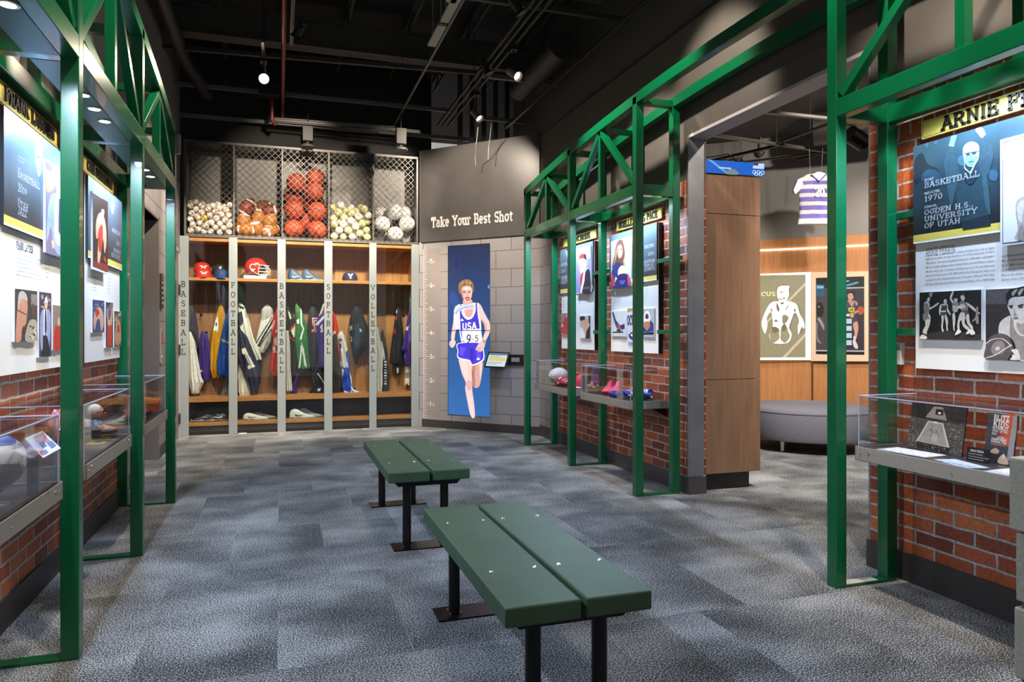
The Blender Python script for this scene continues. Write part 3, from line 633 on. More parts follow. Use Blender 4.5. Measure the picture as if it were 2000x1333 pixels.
# ================================================================== BIOGRAPHY PANELS
SLATE = '#2d3c49'
def panel(side, y0, y1, lab, grp='biography panels on the brick walls'):
    """y0 nearer the camera. returns root"""
    s = side; xw = 2.93 if s > 0 else -1.08
    r = thing('biography_panel', lab, 'display panel', (xw, (y0+y1)/2, 1.05), group=grp)
    MB().box(xw-s*.002, xw-s*.037, y0, y1, 1.05, 2.107).build('backing_box', mat('#232326', .4), r)
    MB().box(xw-s*.037, xw-s*.042, y0, y1, 1.05, 2.107).build('board', WHITE, r)
    MB().box(xw-s*.042, xw-s*.056, y0, y1, 1.642, 2.107).build('header_slab', mat('#33353c', .4), r)
    MB().box(xw-s*.0561, xw-s*.0565, y0, y1, 1.642, 1.651).build('white_margin', WHITE, r)
    MB().box(xw-s*.0561, xw-s*.0566, y0, y1, 1.651, 1.683).build('yellow_stripe', YEL, r)
    return r
def plaque(side, y0, y1, text, lab, th=.052):
    s = side; xw = 2.93 if s > 0 else -1.08
    r = thing('name_plaque', lab, 'name plaque', (xw, (y0+y1)/2, 2.14), group='yellow name plaques above the panels')
    MB().box(xw-s*.015, xw-s*.03, y0, y1, 2.138, 2.222).build('plate', YEL, r, bevel=.001)
    e = MB(); x = xw-s*.0303
    for a in ((y0+.008, y1-.008, 2.1445, 2.1465), (y0+.008, y1-.008, 2.2135, 2.2155), (y0+.008, y0+.010, 2.1445, 2.2155), (y1-.010, y1-.008, 2.1445, 2.2155)): e.box(x, x-s*.0004, *a)
    e.build('border_line', DARKP, r)
    MB().box(xw, xw-s*.015, y0+.1, y1-.1, 2.165, 2.195).build('spacer', BLACKM, r)
    m = MB(); h = th; z = 2.181-h/2
    # letters run left to right as the visitor reads them
    if s > 0: a, b = Vector((xw-.038, y1-.06, z)), Vector((xw-.038, y0+.06, z))
    else: a, b = Vector((xw+.038, y0+.06, z)), Vector((xw+.038, y1-.06, z))
    Lw = min((b-a).length, text_width(text, 1.22)*h); mid = (a+b)/2; d = (b-a).normalized()
    slab_fit(m, text, mid-d*Lw/2, mid+d*Lw/2, h, None, .17, -.008)
    m.build('lettering', mat('#2c2622', .4), r)
    return r
def photo(root, pl, org, sc, corners, name='photo_print', depth=.011, fill=None, frame=None):
    """raised print: slab behind rectangle given by two crop corners (x0,y_mid0,x1,h...) on plane pl"""
    (x0, yt0, yb0), (x1, yt1, yb1) = corners
    P = Pic(pl, org, sc)
    a, b = P.w(x0, yt0), P.w(x1, yt1); zb = (P.w(x0, yb0).z+P.w(x1, yb1).z)/2; zt = (a.z+b.z)/2
    n = pl.n; q = [Vector((a.x, a.y, zb)), Vector((b.x, b.y, zb)), Vector((b.x, b.y, zt)), Vector((a.x, a.y, zt))]
    m = MB(); m.prism([k-n*.0003 for k in q], -n*depth); return m.build(name, mat('#d9dbe2', .4), root), q
def textlines(mb, pl, org, sc, x0, y0, lines, n, lead, size_px, m, x1=None):
    P = Pic(pl, org, sc); a = P.w(x0, y0); b = P.w(x0+1, y0); du = Vector((b.x-a.x, b.y-a.y, 0)).normalized()
    sz = (P.w(x0, y0)-P.w(x0, y0+size_px)).length; ld = (P.w(x0, y0)-P.w(x0, y0+lead)).length
    wd = (P.w(x1, y0)-a).xy.length if x1 else None
    body(mb, lines, a+pl.n*.0015, du, sz*1.35, ld, m, width=wd)
INK = mat('#3a3c40', .6); PALE = mat('#cfd6da', .5)
def gradient_pic(pl, org, sc, pts, c0, c1, off, noise=.25, nsc=9, emit=0, parent=None, name='picture', z0=0, z1=1):
    P = Pic(pl, org, sc, off); m, nt, b, N, K = newmat('print_background'); tc = N('ShaderNodeTexCoord'); sp = N('ShaderNodeSeparateXYZ'); K(tc.outputs['Object'], sp.inputs[0])
    mr = N('ShaderNodeMapRange'); mr.inputs[1].default_value = z0; mr.inputs[2].default_value = z1; K(sp.outputs[2], mr.inputs[0])
    n = N('ShaderNodeTexNoise'); n.inputs['Scale'].default_value = nsc; n.inputs['Detail'].default_value = 3; K(tc.outputs['Object'], n.inputs['Vector'])
    ad = N('ShaderNodeMath'); ad.operation = 'MULTIPLY_ADD'; ad.inputs[1].default_value = noise*2; K(n.outputs[0], ad.inputs[0])
    sb = N('ShaderNodeMath'); sb.operation = 'SUBTRACT'; sb.inputs[1].default_value = noise; K(ad.outputs[0], sb.inputs[0]); K(mr.outputs[0], ad.inputs[2])
    o = ramp(nt, sb.outputs[0], [(0, c0), (1, c1)]); b.inputs['Roughness'].default_value = .35
    if emit: K(o, b.inputs['Emission Color']); b.inputs['Emission Strength'].default_value = emit; b.inputs['Base Color'].default_value = (.01, .01, .01, 1)
    else: K(o, b.inputs['Base Color'])
    P.mb.poly([P.w(x, y) for x, y in pts], m)
    return P.mb.build(name, None, parent)

def header_bg(r, side, y0, y1, c0, c1, noise, nsc):
    x = (2.93-.0566) if side > 0 else (-1.08+.0566); m, nt, b, N, K = newmat('print_background'); tc = N('ShaderNodeTexCoord'); sp = N('ShaderNodeSeparateXYZ'); K(tc.outputs['Object'], sp.inputs[0])
    mr = N('ShaderNodeMapRange'); mr.inputs[1].default_value = 1.68; mr.inputs[2].default_value = 2.12; K(sp.outputs[2], mr.inputs[0])
    n = N('ShaderNodeTexNoise'); n.inputs['Scale'].default_value = nsc; n.inputs['Detail'].default_value = 3; K(tc.outputs['Object'], n.inputs['Vector'])
    ad = N('ShaderNodeMath'); ad.operation = 'MULTIPLY_ADD'; ad.inputs[1].default_value = noise*2; K(n.outputs[0], ad.inputs[0]); K(mr.outputs[0], ad.inputs[2])
    sb = N('ShaderNodeMath'); sb.operation = 'SUBTRACT'; sb.inputs[1].default_value = noise; K(ad.outputs[0], sb.inputs[0])
    K(ramp(nt, sb.outputs[0], [(0, c0), (1, c1)]), b.inputs['Base Color']); b.inputs['Roughness'].default_value = .35
    MB().poly([(x, y0, 1.683), (x, y1, 1.683), (x, y1, 2.107), (x, y0, 2.107)]).build('picture', m, r)
# ---------------- near right panel (crop A: origin 1780,230 scale 5.33; crop B: origin 1780,540 scale 6.06)
r = panel(1, 1.62, 2.633, 'large biography panel on the right wall with a coach raising both arms', None)
pl = PX(2.93-.0566)
A = ((1780, 230), 5.33)
header_bg(r, 1, 1.62, 2.633, '#1c2226', '#33505e', .35, 7)
P = Pic(pl, *A, .0008)
P.pg('#22303b', [(60, 400), (120, 370), (170, 480), (290, 540), (260, 620), (120, 640), (40, 700), (35, 480)])
P.pg('#3a5f74', [(140, 270), (175, 260), (180, 300), (150, 320)]).pg('#3a5f74', [(235, 245), (270, 240), (275, 270), (245, 280)])
P.pg('#2d4c5f', [(110, 600), (180, 540), (280, 560), (300, 640), (200, 690), (120, 660)]).pg('#31536a', [(810, 560), (870, 540), (905, 600), (880, 660), (820, 640)])
P.pg('#3c6278', [(480, 430), (520, 395), (550, 400), (550, 470), (540, 500), (500, 490)])
P.pg('#27404c', [(470, 560), (600, 520), (740, 560), (780, 700), (810, 1010), (520, 1080), (470, 800), (440, 640)])            # torso
P.pg('#1e2d38', [(520, 1085), (810, 1010), (830, 1125), (540, 1170)], False)
P.pg('#34505e', [(395, 285), (440, 295), (465, 350), (470, 420), (500, 560), (480, 660), (430, 900), (400, 880), (350, 560), (345, 430)])   # left sleeve
P.pg('#6d9bb2', [(420, 190), (480, 180), (450, 290), (395, 280)])
P.pg('#8fb4c6', [(395, 280), (450, 290), (442, 303), (390, 292)], False)
P.pg('#304956', [(720, 190), (790, 180), (850, 320), (850, 440), (800, 600), (760, 640), (715, 560), (705, 420), (725, 330)])    # right sleeve
P.pg('#33525f', [(745, 560), (790, 620), (830, 980), (800, 985), (755, 800)])
P.pg('#7ba6ba', [(670, 125), (735, 100), (775, 165), (735, 205), (705, 180)]); P.pg('#9bbccc', [(708, 190), (772, 155), (780, 175), (738, 215)], False)
P.pg('#86a9b8', [(540, 330), (565, 280), (620, 250), (680, 262), (710, 300), (712, 370), (700, 440), (660, 500), (610, 515), (570, 480), (548, 420)])   # head
P.pg('#9dbcc8', [(560, 320), (590, 280), (640, 265), (685, 290), (690, 330), (620, 340), (575, 350)])
P.pg('#6b909f', [(565, 400), (620, 420), (690, 395), (690, 440), (650, 495), (610, 505), (580, 470)])
P.pg('#2a4454', [(575, 378), (612, 368), (614, 392), (585, 402)]).pg('#2a4454', [(632, 362), (682, 352), (680, 378), (640, 388)])
P.pg('#1f3340', [(560, 372), (715, 345), (715, 350), (560, 378)], False)
P.pg('#5f8494', [(612, 390), (632, 390), (638, 430), (615, 436)]).pg('#3e5f70', [(600, 458), (655, 448), (652, 460), (605, 470)])
P.pg('#a9c6d3', [(558, 420), (565, 520), (615, 570), (680, 450), (690, 450), (625, 590), (555, 530)], False)
P.pg('#1f3540', [(570, 560), (620, 590), (660, 540), (690, 620), (620, 700), (560, 640)])
P.build('coach_portrait', r)
lt = MB()
for t_, x0_, y0_, x1_, y1_, h_, w_ in (('BASKETBALL', 145, 737, 718, 618, 52, .055), ('1970', 145, 878, 330, 850, 52, .06), ('OGDEN H.S.,', 143, 1018, 655, 945, 48, .055), ('UNIVERSITY', 143, 1088, 693, 1008, 48, .055), ('OF UTAH', 143, 1158, 515, 1108, 48, .055)):
    P2 = Pic(pl, *A, .0060); a = P2.w(x0_, y0_); b = P2.w(x1_, y1_); hh = (P2.w(x0_, y0_-h_)-a).length
    b.z = a.z; tw = text_width(t_, 1); sx = (b-a).length/(tw*hh)
    slab(lt, t_, a, (b-a).normalized(), (0, 0, 1), hh, None, .045, 0, sx=sx); slab(lt, t_, a+Vector((0, -.0035, .0035)), (b-a).normalized(), (0, 0, 1), hh*.99, None, .045, 0, sx=sx)
for t_, x0_, y0_, h_ in (('SPORT', 145, 668, 34), ('INDUCTED', 145, 806, 34), ('SCHOOL', 143, 948, 34)):
    P2 = Pic(pl, *A, .0060); a = P2.w(x0_, y0_); hh = (P2.w(x0_, y0_-h_)-a).length; body(lt, [t_], a, Vector((0, -1, 0)), hh*1.1, 1, None)
lt.build('lettering', PALE, r)
# framed shoulder portrait at the right
pf = PX(2.93-.075); o_, q_ = photo(r, pf, *A, ((925, 240, 1325), (1700, 15, 1260)), depth=.02)
gradient_pic(pf, *A, [(940, 255), (1700, 35), (1700, 1240), (945, 1308)], '#d8dde0', '#a9b6cf', .0005, .05, 3, 0, r, 'picture', 1.72, 2.05)
P = Pic(pf, *A, .0009)
P.pg('#3c4256', [(948, 263), (1173, 195), (1173, 200), (953, 268), (956, 1305), (1173, 1280), (1173, 1286), (950, 1311)], False)
P.pg('#a9a5a3', [(1173, 820), (1115, 850), (1088, 900), (1088, 1000), (1100, 1080), (1112, 1170), (1114, 1285), (1650, 1215), (1660, 950), (1560, 800), (1400, 780), (1300, 800)])
P.pg('#c9c5c2', [(1173, 850), (1120, 890), (1105, 960), (1120, 1060), (1150, 1090), (1160, 1000), (1173, 930)])
P.pg('#c9c5c2', [(1330, 560), (1350, 440), (1420, 420), (1480, 470), (1480, 600), (1440, 720), (1440, 820), (1360, 820), (1370, 720)]).pg('#2c2a2a', [(1330, 520), (1340, 430), (1410, 390), (1480, 440), (1490, 520), (1440, 470), (1360, 480)]).pg('#4a4a50', [(1230, 880), (1300, 830), (1400, 900), (1500, 810), (1600, 860), (1620, 1225), (1200, 1270), (1190, 1100)])
P.pg('#8d8987', [(1114, 1170), (1150, 1100), (1173, 1130), (1173, 1272), (1114, 1282)], False)
P.build('shoulder_portrait', r)
# body text
B2 = ((1660, 400), 3.332)
tx = MB(); pb = PX(2.93-.042)
lines = ['          a native of Ogden and a star at Ogden', 'High School will be forever known as one of the University of Utah\'s', '"Blitz Kids," who made basketball history in 1944 with a whirlwind,', '48 hour double championship in New York\'s storied Madison Square', 'Garden. Arnie was a four-time All-American as a Ute and ultimately', 'was the 93rd pick in the 1947 NBA draft by the Minneapolis Lakers, and', 'he played for two championship teams. The years 1944 and 1947 define', 'him best. Arnie was named Most Outstanding Player of the 1944 NCAA']
textlines(tx, pb, *B2, 694, 314, ['a native of Ogden and a star at Ogden'], 1, 28, 13, None, 946)
textlines(tx, pb, *B2, 494, 360, lines[1:], 8, 27.3, 13, None, 943)
textlines(tx, pb, *B2, 988, 342, ['tournament in which', '48 hours later, beat', '43-36. After service in', 'of 1947; again winning', 'He is in the Helms Foundation', 'director from 1976-85'], 6, 30.5, 14, None, None)
P2 = Pic(pb, *B2, .001); a = P2.w(494, 335); b = P2.w(686, 318); b.z = a.z; slab_fit(tx, 'ARNIE FERRIN', a, b, .034, None, .08, 0)
tx.build('body_text', INK, r)
# two black and white prints (crop B)
B = ((1780, 540), 6.06); pf = PX(2.93-.056)
o_, q_ = photo(r, pf, *B, ((98, 190, 748), (830, 158, 762)), depth=.0142); q = q_
P = Pic(pf, *B, .0006)
P.pg('#1b1a1a', [(98, 192), (828, 160), (828, 760), (98, 746)], False).pg('#35332f', [(100, 700), (400, 640), (826, 690), (826, 758), (100, 744)], False)
def fig(P, c, limbs):
    for l in limbs: P.pg(c, l)
sk = '#c9c3ba'; gy = '#7d7872'
P.pg('#8c8780', [(208, 200), (255, 190), (245, 245), (220, 245)])
# left man
P.pg(sk, [(180, 260), (200, 235), (222, 262), (215, 300), (190, 300)]).pg('#2a2624', [(178, 258), (200, 232), (224, 250), (200, 250), (190, 280)])
P.pg(sk, [(150, 330), (175, 300), (215, 320), (228, 370), (290, 330), (322, 310), (320, 335), (230, 392), (215, 385)]); P.pg(gy, [(148, 340), (170, 310), (205, 340), (215, 390), (210, 440), (160, 440), (150, 400)])
P.pg(gy, [(150, 440), (212, 438), (232, 500), (200, 520), (150, 525), (138, 480)]).pg('#e8e4dc', [(212, 440), (232, 495), (228, 512), (205, 470)])
P.pg(sk, [(170, 520), (228, 512), (215, 590), (190, 650), (180, 700), (135, 690), (145, 630), (170, 580)]).pg('#15151a', [(135, 670), (182, 690), (178, 712), (128, 695)], False).pg('#dcd6cc', [(100, 735), (130, 690), (185, 715), (180, 742), (120, 742)])
# centre man
P.pg(sk, [(388, 285), (405, 270), (424, 285), (422, 315), (405, 328), (390, 315)])
P.pg(sk, [(352, 335), (395, 325), (432, 330), (440, 385), (470, 445), (462, 460), (425, 410), (420, 380), (360, 380), (350, 460), (332, 440), (335, 370)])
P.pg('#3a3735', [(368, 340), (390, 350), (425, 340), (420, 400), (360, 408)]).pg('#4b4845', [(355, 412), (418, 412), (422, 455), (400, 470), (352, 470)]).pg('#ded9d0', [(355, 410), (415, 405), (415, 420), (355, 425)], False)
P.pg(sk, [(360, 470), (390, 470), (385, 540), (378, 600), (390, 650), (372, 655), (358, 600), (365, 540)]).pg(sk, [(398, 470), (420, 460), (440, 530), (435, 600), (440, 640), (422, 640), (415, 560)])
# jumping group
P.pg(sk, [(460, 260), (490, 180), (508, 180), (500, 215), (485, 265), (515, 310), (505, 345), (490, 320)])
P.pg('#8a857e', [(495, 320), (540, 300), (565, 320), (560, 400), (500, 410), (488, 370)]).pg(sk, [(512, 265), (535, 250), (552, 268), (548, 300), (520, 305)]).pg('#1e1c1b', [(508, 262), (535, 245), (558, 262), (535, 262)])
P.pg(sk, [(590, 235), (620, 210), (642, 230), (638, 275), (612, 290), (594, 265)]).pg('#3b3836', [(590, 230), (622, 202), (650, 220), (640, 250), (622, 225)])
P.pg(gy, [(575, 320), (600, 290), (660, 310), (680, 350), (670, 410), (610, 420), (590, 380)]).pg(sk, [(660, 310), (720, 345), (780, 400), (818, 435), (808, 448), (745, 405), (680, 350)])
P.pg(sk, [(600, 330), (640, 340), (650, 370), (600, 385), (560, 380), (500, 370), (500, 350), (560, 355)])
P.pg('#4f4b47', [(610, 420), (672, 405), (690, 440), (650, 470), (620, 470)]).pg(sk, [(590, 430), (640, 440), (630, 490), (580, 540), (580, 640), (555, 640), (556, 540)]).pg(sk, [(655, 470), (690, 450), (700, 540), (738, 600), (735, 640), (712, 620), (670, 560)])
P.pg(sk, [(600, 490), (650, 480), (640, 540), (660, 580), (700, 620), (680, 640), (620, 590)]).pg(sk, [(495, 450), (525, 440), (530, 540), (520, 600), (525, 640), (508, 640), (500, 560)])
P.pg('#e6e1d8', [(525, 690), (555, 635), (590, 640), (595, 665), (540, 695)]).pg('#e6e1d8', [(655, 680), (690, 630), (715, 630), (715, 665), (680, 682)]).pg('#e6e1d8', [(710, 690), (715, 640), (735, 628), (765, 670), (750, 690)])
P.pg('#b7b1a8', [(500, 395), (525, 360), (555, 368), (562, 400), (545, 425), (512, 425)])
P.pg('#8c867e', [(775, 380), (795, 355), (805, 380), (800, 420), (808, 510), (805, 560), (780, 560), (770, 520), (730, 545), (740, 515), (770, 480)])
P.build('game_photo', r)
o_, q_ = photo(r, pf, *B, ((882, 155, 985), (1700, 118, 1030)), depth=.0142)
P = Pic(pf, *B, .0006)
P.pg('#5b5757', [(882, 158), (1700, 120), (1700, 1028), (882, 983)], False); P.pg('#353233', [(882, 330), (1150, 330), (1240, 420), (1300, 700), (1100, 980), (882, 983)], False)
P.pg('#2c292a', [(882, 420), (1050, 430), (1060, 520), (1000, 690), (882, 760)], False)
P.pg('#d3cec9', [(1035, 670), (1045, 560), (1100, 500), (1175, 465), (1200, 500), (1420, 480), (1560, 640), (1560, 1000), (1180, 960), (1080, 720)])   # shoulders
P.pg('#8f8a89', [(1178, 480), (1210, 520), (1215, 600), (1260, 680), (1333, 710), (1450, 660), (1500, 800), (1480, 1000), (1240, 950), (1170, 720)])
P.pg('#dad5d0', [(1150, 260), (1140, 350), (1165, 420), (1195, 500), (1235, 555), (1290, 562), (1350, 540), (1420, 440), (1430, 300), (1380, 220), (1240, 220)])   # face
P.pg('#a29c98', [(1250, 545), (1300, 565), (1350, 545), (1400, 470), (1420, 620), (1330, 690), (1270, 640)])
P.pg('#1d1b1c', [(1120, 230), (1140, 190), (1180, 150), (1260, 135), (1360, 120), (1450, 200), (1455, 380), (1420, 300), (1380, 235), (1300, 240), (1200, 250), (1155, 290), (1150, 350), (1128, 290)])  # hair
P.pg('#a8a4a1', [(1190, 200), (1220, 165), (1260, 150), (1240, 190), (1205, 235)]).pg('#a8a4a1', [(1265, 190), (1300, 150), (1333, 145), (1310, 200), (1275, 232)])
P.pg('#232021', [(1150, 348), (1200, 340), (1212, 355), (1160, 362)]).pg('#232021', [(1260, 345), (1330, 325), (1333, 340), (1265, 358)])
P.pg('#3c3838', [(1168, 365), (1205, 362), (1200, 376), (1172, 378)]).pg('#3c3838', [(1270, 358), (1325, 350), (1322, 368), (1278, 374)])
P.pg('#a39e9a', [(1212, 370), (1245, 440), (1252, 458), (1215, 458), (1222, 430)]).pg('#7b7472', [(1205, 488), (1240, 482), (1278, 485), (1250, 500), (1215, 500)])
P.pg('#5c5656', [(880, 860), (920, 740), (1000, 685), (1090, 680), (1170, 720), (1215, 800), (1200, 900), (1150, 985), (882, 983)])    # ball
P.pg('#8b8483', [(950, 850), (990, 780), (1060, 760), (1110, 810), (1100, 900), (1020, 930), (960, 910)]).pg('#cfcaca', [(1000, 850), (1030, 830), (1055, 850), (1035, 880), (1005, 875)])
P.pg('#e3dfdc', [(882, 800), (960, 745), (1080, 735), (1160, 790), (1185, 830), (1180, 836), (1150, 795), (1075, 742), (965, 752), (884, 808)]); P.pg('#e3dfdc', [(884, 965), (1000, 925), (1120, 850), (1190, 810), (1195, 816), (1125, 860), (1005, 935), (886, 972)])
P.pg('#0f0e0f', [(1165, 725), (1215, 770), (1240, 860), (1190, 930), (1200, 985), (1150, 985), (1215, 870), (1200, 800)])
P.pg('#d8d3ce', [(1190, 870), (1250, 862), (1275, 890), (1290, 985), (1170, 985), (1230, 930), (1195, 890)])
P.build('ball_portrait', r)
plaque(1, 1.75, 2.612, 'ARNIE FERRIN', 'yellow name plaque above the large panel on the right wall', .056)

# ---------------- racer panel (crop C: origin 1185,400 scale 4.445)
C = ((1185, 400), 4.445); r = panel(1, 5.066, 5.922, 'biography panel with long-haired woman holding a racing helmet', None); pl = PX(2.93-.0566); pf = PX(2.93-.067); pfl = PX(2.93-.053); pb = PX(2.93-.042)
header_bg(r, 1, 5.066, 5.922, '#31353b', '#5b7480', .15, 4)
photo(r, pf, *C, ((38, 320, 728), (210, 275, 708)))
P = Pic(pf, *C, .0006)
P.pg('#c3d6d8', [(38, 322), (210, 276), (210, 706), (38, 727)], False)
P.pg('#6b4330', [(95, 320), (125, 300), (145, 330), (158, 420), (150, 500), (165, 560), (150, 600), (60, 560), (48, 530), (70, 430), (78, 370)])
P.pg('#c99a5f', [(75, 430), (95, 350), (85, 450), (60, 540)]).pg('#c99a5f', [(140, 470), (160, 500), (168, 560), (150, 540)])
P.pg('#dba98d', [(95, 370), (115, 345), (135, 365), (138, 420), (125, 460), (105, 462), (95, 420)]).pg('#e9e2e0', [(108, 438), (126, 430), (120, 448)]).pg('#3a2622', [(98, 388), (110, 386), (110, 393), (99, 395)]).pg('#3a2622', [(120, 382), (132, 380), (131, 388), (121, 390)])
P.pg('#262c6e', [(50, 560), (75, 510), (105, 500), (130, 520), (150, 560), (190, 620), (205, 706), (45, 725), (40, 640)])
P.pg('#c23b4c', [(42, 590), (60, 620), (75, 700), (40, 726)]).pg('#d0455a', [(180, 590), (206, 640), (208, 706), (185, 700)]).pg('#eef0f5', [(78, 625), (92, 640), (70, 680)])
P.pg('#e9ecf4', [(105, 560), (130, 530), (160, 540), (175, 580), (170, 612), (110, 620), (98, 600)]).pg('#20205c', [(105, 610), (172, 600), (178, 660), (160, 700), (115, 700), (102, 660)]).pg('#5361b5', [(110, 660), (165, 655), (150, 690), (120, 692)])
P.build('portrait_photo', r)
photo(r, pfl, *C, ((40, 925, 1140), (170, 920, 1150))); P = Pic(pfl, *C, .0006)
P.pg('#ccd4dc', [(40, 927), (170, 922), (170, 1146), (40, 1138)], False).pg('#36447c', [(48, 935), (62, 940), (80, 1000), (110, 1040), (125, 1070), (95, 1080), (70, 1030)]).pg('#d04a60', [(90, 1040), (120, 1045), (122, 1075), (98, 1072)]).pg('#2d3570', [(115, 1050), (155, 1035), (158, 1075), (130, 1090)]).pg('#222', [(50, 1105), (140, 1100), (145, 1112), (52, 1115)], False).pg('#33343c', [(85, 1085), (125, 1080), (120, 1100), (88, 1100)])
P.build('skeleton_start_photo', r)
photo(r, pfl, *C, ((180, 900, 1195), (300, 890, 1205))); P = Pic(pfl, *C, .0006)
P.pg('#c9d2de', [(180, 902), (300, 893), (300, 1203), (180, 1193)], False).pg('#b98d55', [(180, 902), (232, 898), (225, 920), (180, 940)], False).pg('#29336e', [(192, 1130), (225, 1105), (280, 1110), (285, 1165), (225, 1175), (200, 1160)]).pg('#e9eef5', [(205, 1130), (225, 1120), (222, 1150)])
a, b = P.w(180, 1040, .002), P.w(290, 1040, .002); b.z = a.z; slab_fit(P.mb, 'OCHOIC', a, b, .075, mat('#3a3a78', .5), .2, 0)
P.build('race_photo', r)
photo(r, pfl, *C, ((310, 905, 1150), (412, 900, 1155))); P = Pic(pfl, *C, .0006)
P.pg('#aeb6c4', [(310, 907), (410, 902), (410, 1153), (310, 1148)], False).pg('#eceef3', [(325, 960), (340, 925), (365, 930), (382, 980), (375, 1020), (325, 1022)]).pg('#6a2a48', [(335, 965), (350, 945), (365, 965), (360, 990), (340, 990)]).pg('#c77d55', [(328, 1020), (375, 1018), (372, 1060), (350, 1085), (330, 1070)]).pg('#2a3b86', [(322, 1060), (350, 1095), (378, 1060), (385, 1100), (320, 1105)]).pg('#38407e', [(375, 1000), (405, 1030), (408, 1100), (380, 1100)]).pg('#15151c', [(312, 1115), (408, 1105), (408, 1128), (312, 1130)], False)
P.build('helmet_photo', r)
tx = MB(); textlines(tx, pb, *C, 62, 795, ['Noelle sped to the top of her sport in', 'a decade of racing, winning a silver', 'medal for the team at the winter', 'games and a title in the world cup'], 4, 18, 7, None, 205); textlines(tx, pb, *C, 330, 712, ['and earned the', 'honour of being', 'inducted after her', 'last race and', 'retirement'], 5, 24, 7, None, 405)
tx.build('body_text', INK, r)
tx = MB(); P2 = Pic(pl, *C, .001)
for t_, x0_, y0_, x1_, h_ in (('RACING', 330, 382, 412, 26), ('2014', 360, 442, 412, 26), ('MOUNTAIN', 326, 512, 418, 24), ('VIEW H.S.', 326, 545, 418, 24), ('OLYMPICS', 326, 578, 418, 24)):
    a, b = P2.w(x0_, y0_), P2.w(x1_, y0_); b.z = a.z; slab_fit(tx, t_, a, b, (P2.w(x0_, y0_-h_)-P2.w(x0_, y0_)).length, None, .1, 0)
tx.build('lettering', PALE, r)
plaque(1, 5.04, 5.84, 'NOELLE PIKUS PACE', 'yellow name plaque above the panel with the helmeted racer')

# ---------------- football coach panel (crop D: origin 1085,440 scale 5.127)
Dd = ((1085, 440), 5.127); r = panel(1, 6.29, 7.13, 'biography panel with man in red cap, farthest on the right wall', None)
header_bg(r, 1, 6.29, 7.13, '#35373b', '#566a76', .2, 5)
photo(r, pf, *Dd, ((205, 232, 680), (350, 215, 680))); P = Pic(pf, *Dd, .0006)
P.pg('#8d86b0', [(205, 234), (350, 217), (350, 678), (205, 678)], False).pg('#b9a6c8', [(300, 250), (348, 240), (348, 330), (310, 330)], False).pg('#c2352c', [(238, 320), (260, 290), (300, 290), (308, 330), (270, 335), (245, 345)]).pg('#1e2030', [(285, 290), (306, 300), (310, 345), (290, 340)]).pg('#d9b49c', [(242, 345), (290, 338), (315, 380), (300, 430), (262, 490), (245, 450)]).pg('#c2352c', [(252, 510), (280, 470), (282, 520), (262, 580), (250, 600)]).pg('#e8e8ee', [(282, 480), (310, 430), (320, 440), (290, 560), (262, 675), (250, 675), (265, 590)]).pg('#262838', [(300, 470), (330, 440), (350, 500), (350, 678), (270, 678), (290, 570)]).pg('#6a4a3c', [(275, 620), (345, 610), (345, 640), (272, 645)], False)
P.build('portrait_photo', r)
photo(r, pfl, *Dd, ((55, 880, 1085), (170, 875, 1090))); P = Pic(pfl, *Dd, .0006)
P.pg('#a78d88', [(55, 882), (170, 877), (170, 1088), (55, 1083)], False).pg('#c43230', [(85, 960), (92, 880), (100, 930), (112, 905), (125, 930), (138, 880), (142, 960), (150, 1085), (60, 1085), (58, 1000)]).pg('#e9d9d5', [(58, 1000), (70, 985), (78, 1010), (66, 1030)]).pg('#d9a58c', [(108, 905), (118, 900), (122, 925), (110, 930)])
P.build('team_photo', r)
photo(r, pfl, *Dd, ((243, 908, 1135), (350, 905, 1140))); P = Pic(pfl, *Dd, .0006)
P.pg('#c9c4bd', [(243, 910), (350, 907), (350, 1138), (243, 1133)], False).pg('#1d1d22', [(246, 920), (290, 915), (295, 950), (262, 960), (248, 950)]).pg('#dba98f', [(262, 960), (300, 950), (325, 940), (330, 1000), (310, 1070), (285, 1050), (262, 1010)]).pg('#3a2c2c', [(330, 910), (349, 910), (349, 1000), (335, 980)]).pg('#2a2430', [(310, 1060), (349, 1000), (349, 1135), (300, 1135)]).pg('#ecebe8', [(244, 1020), (275, 1040), (298, 1130), (244, 1132)])
P.build('two_men_photo', r)
tx = MB(); textlines(tx, pb, *Dd, 64, 712, ['RON MCBRIDE was', 'head coach of the', 'university team and', 'turned the program', 'around to win many', 'bowl games'], 6, 22, 8, None, 150); textlines(tx, pb, *Dd, 232, 745, ['he is a much loved', 'figure in the state', 'and beyond'], 3, 22, 8, None, 340)
tx.build('body_text', INK, r)
tx = MB(); P2 = Pic(pl, *Dd, .001)
for t_, x0_, y0_, x1_, h_ in (('FOOTBALL', 58, 415, 148, 26), ('2013', 58, 478, 100, 26), ('UNIVERSITY', 58, 540, 150, 24), ('OF UTAH', 58, 566, 130, 24), ('WEBER STATE', 58, 592, 150, 24)):
    a, b = P2.w(x0_, y0_), P2.w(x1_, y0_); b.z = a.z; slab_fit(tx, t_, a, b, (P2.w(x0_, y0_-h_)-P2.w(x0_, y0_)).length, None, .1, 0)
P3 = Pic(pl, *Dd, .0008); P3.pg('#7d97a5', [(105, 240), (125, 218), (140, 235), (142, 300), (125, 330), (108, 300)]).pg('#25303a', [(105, 240), (125, 215), (142, 232), (142, 258), (118, 258)]); P3.build('ghost_portrait', r)
tx.build('lettering', PALE, r)
plaque(1, 6.27, 7.12, 'RON MCBRIDE', 'yellow name plaque above the panel with the red cap man')

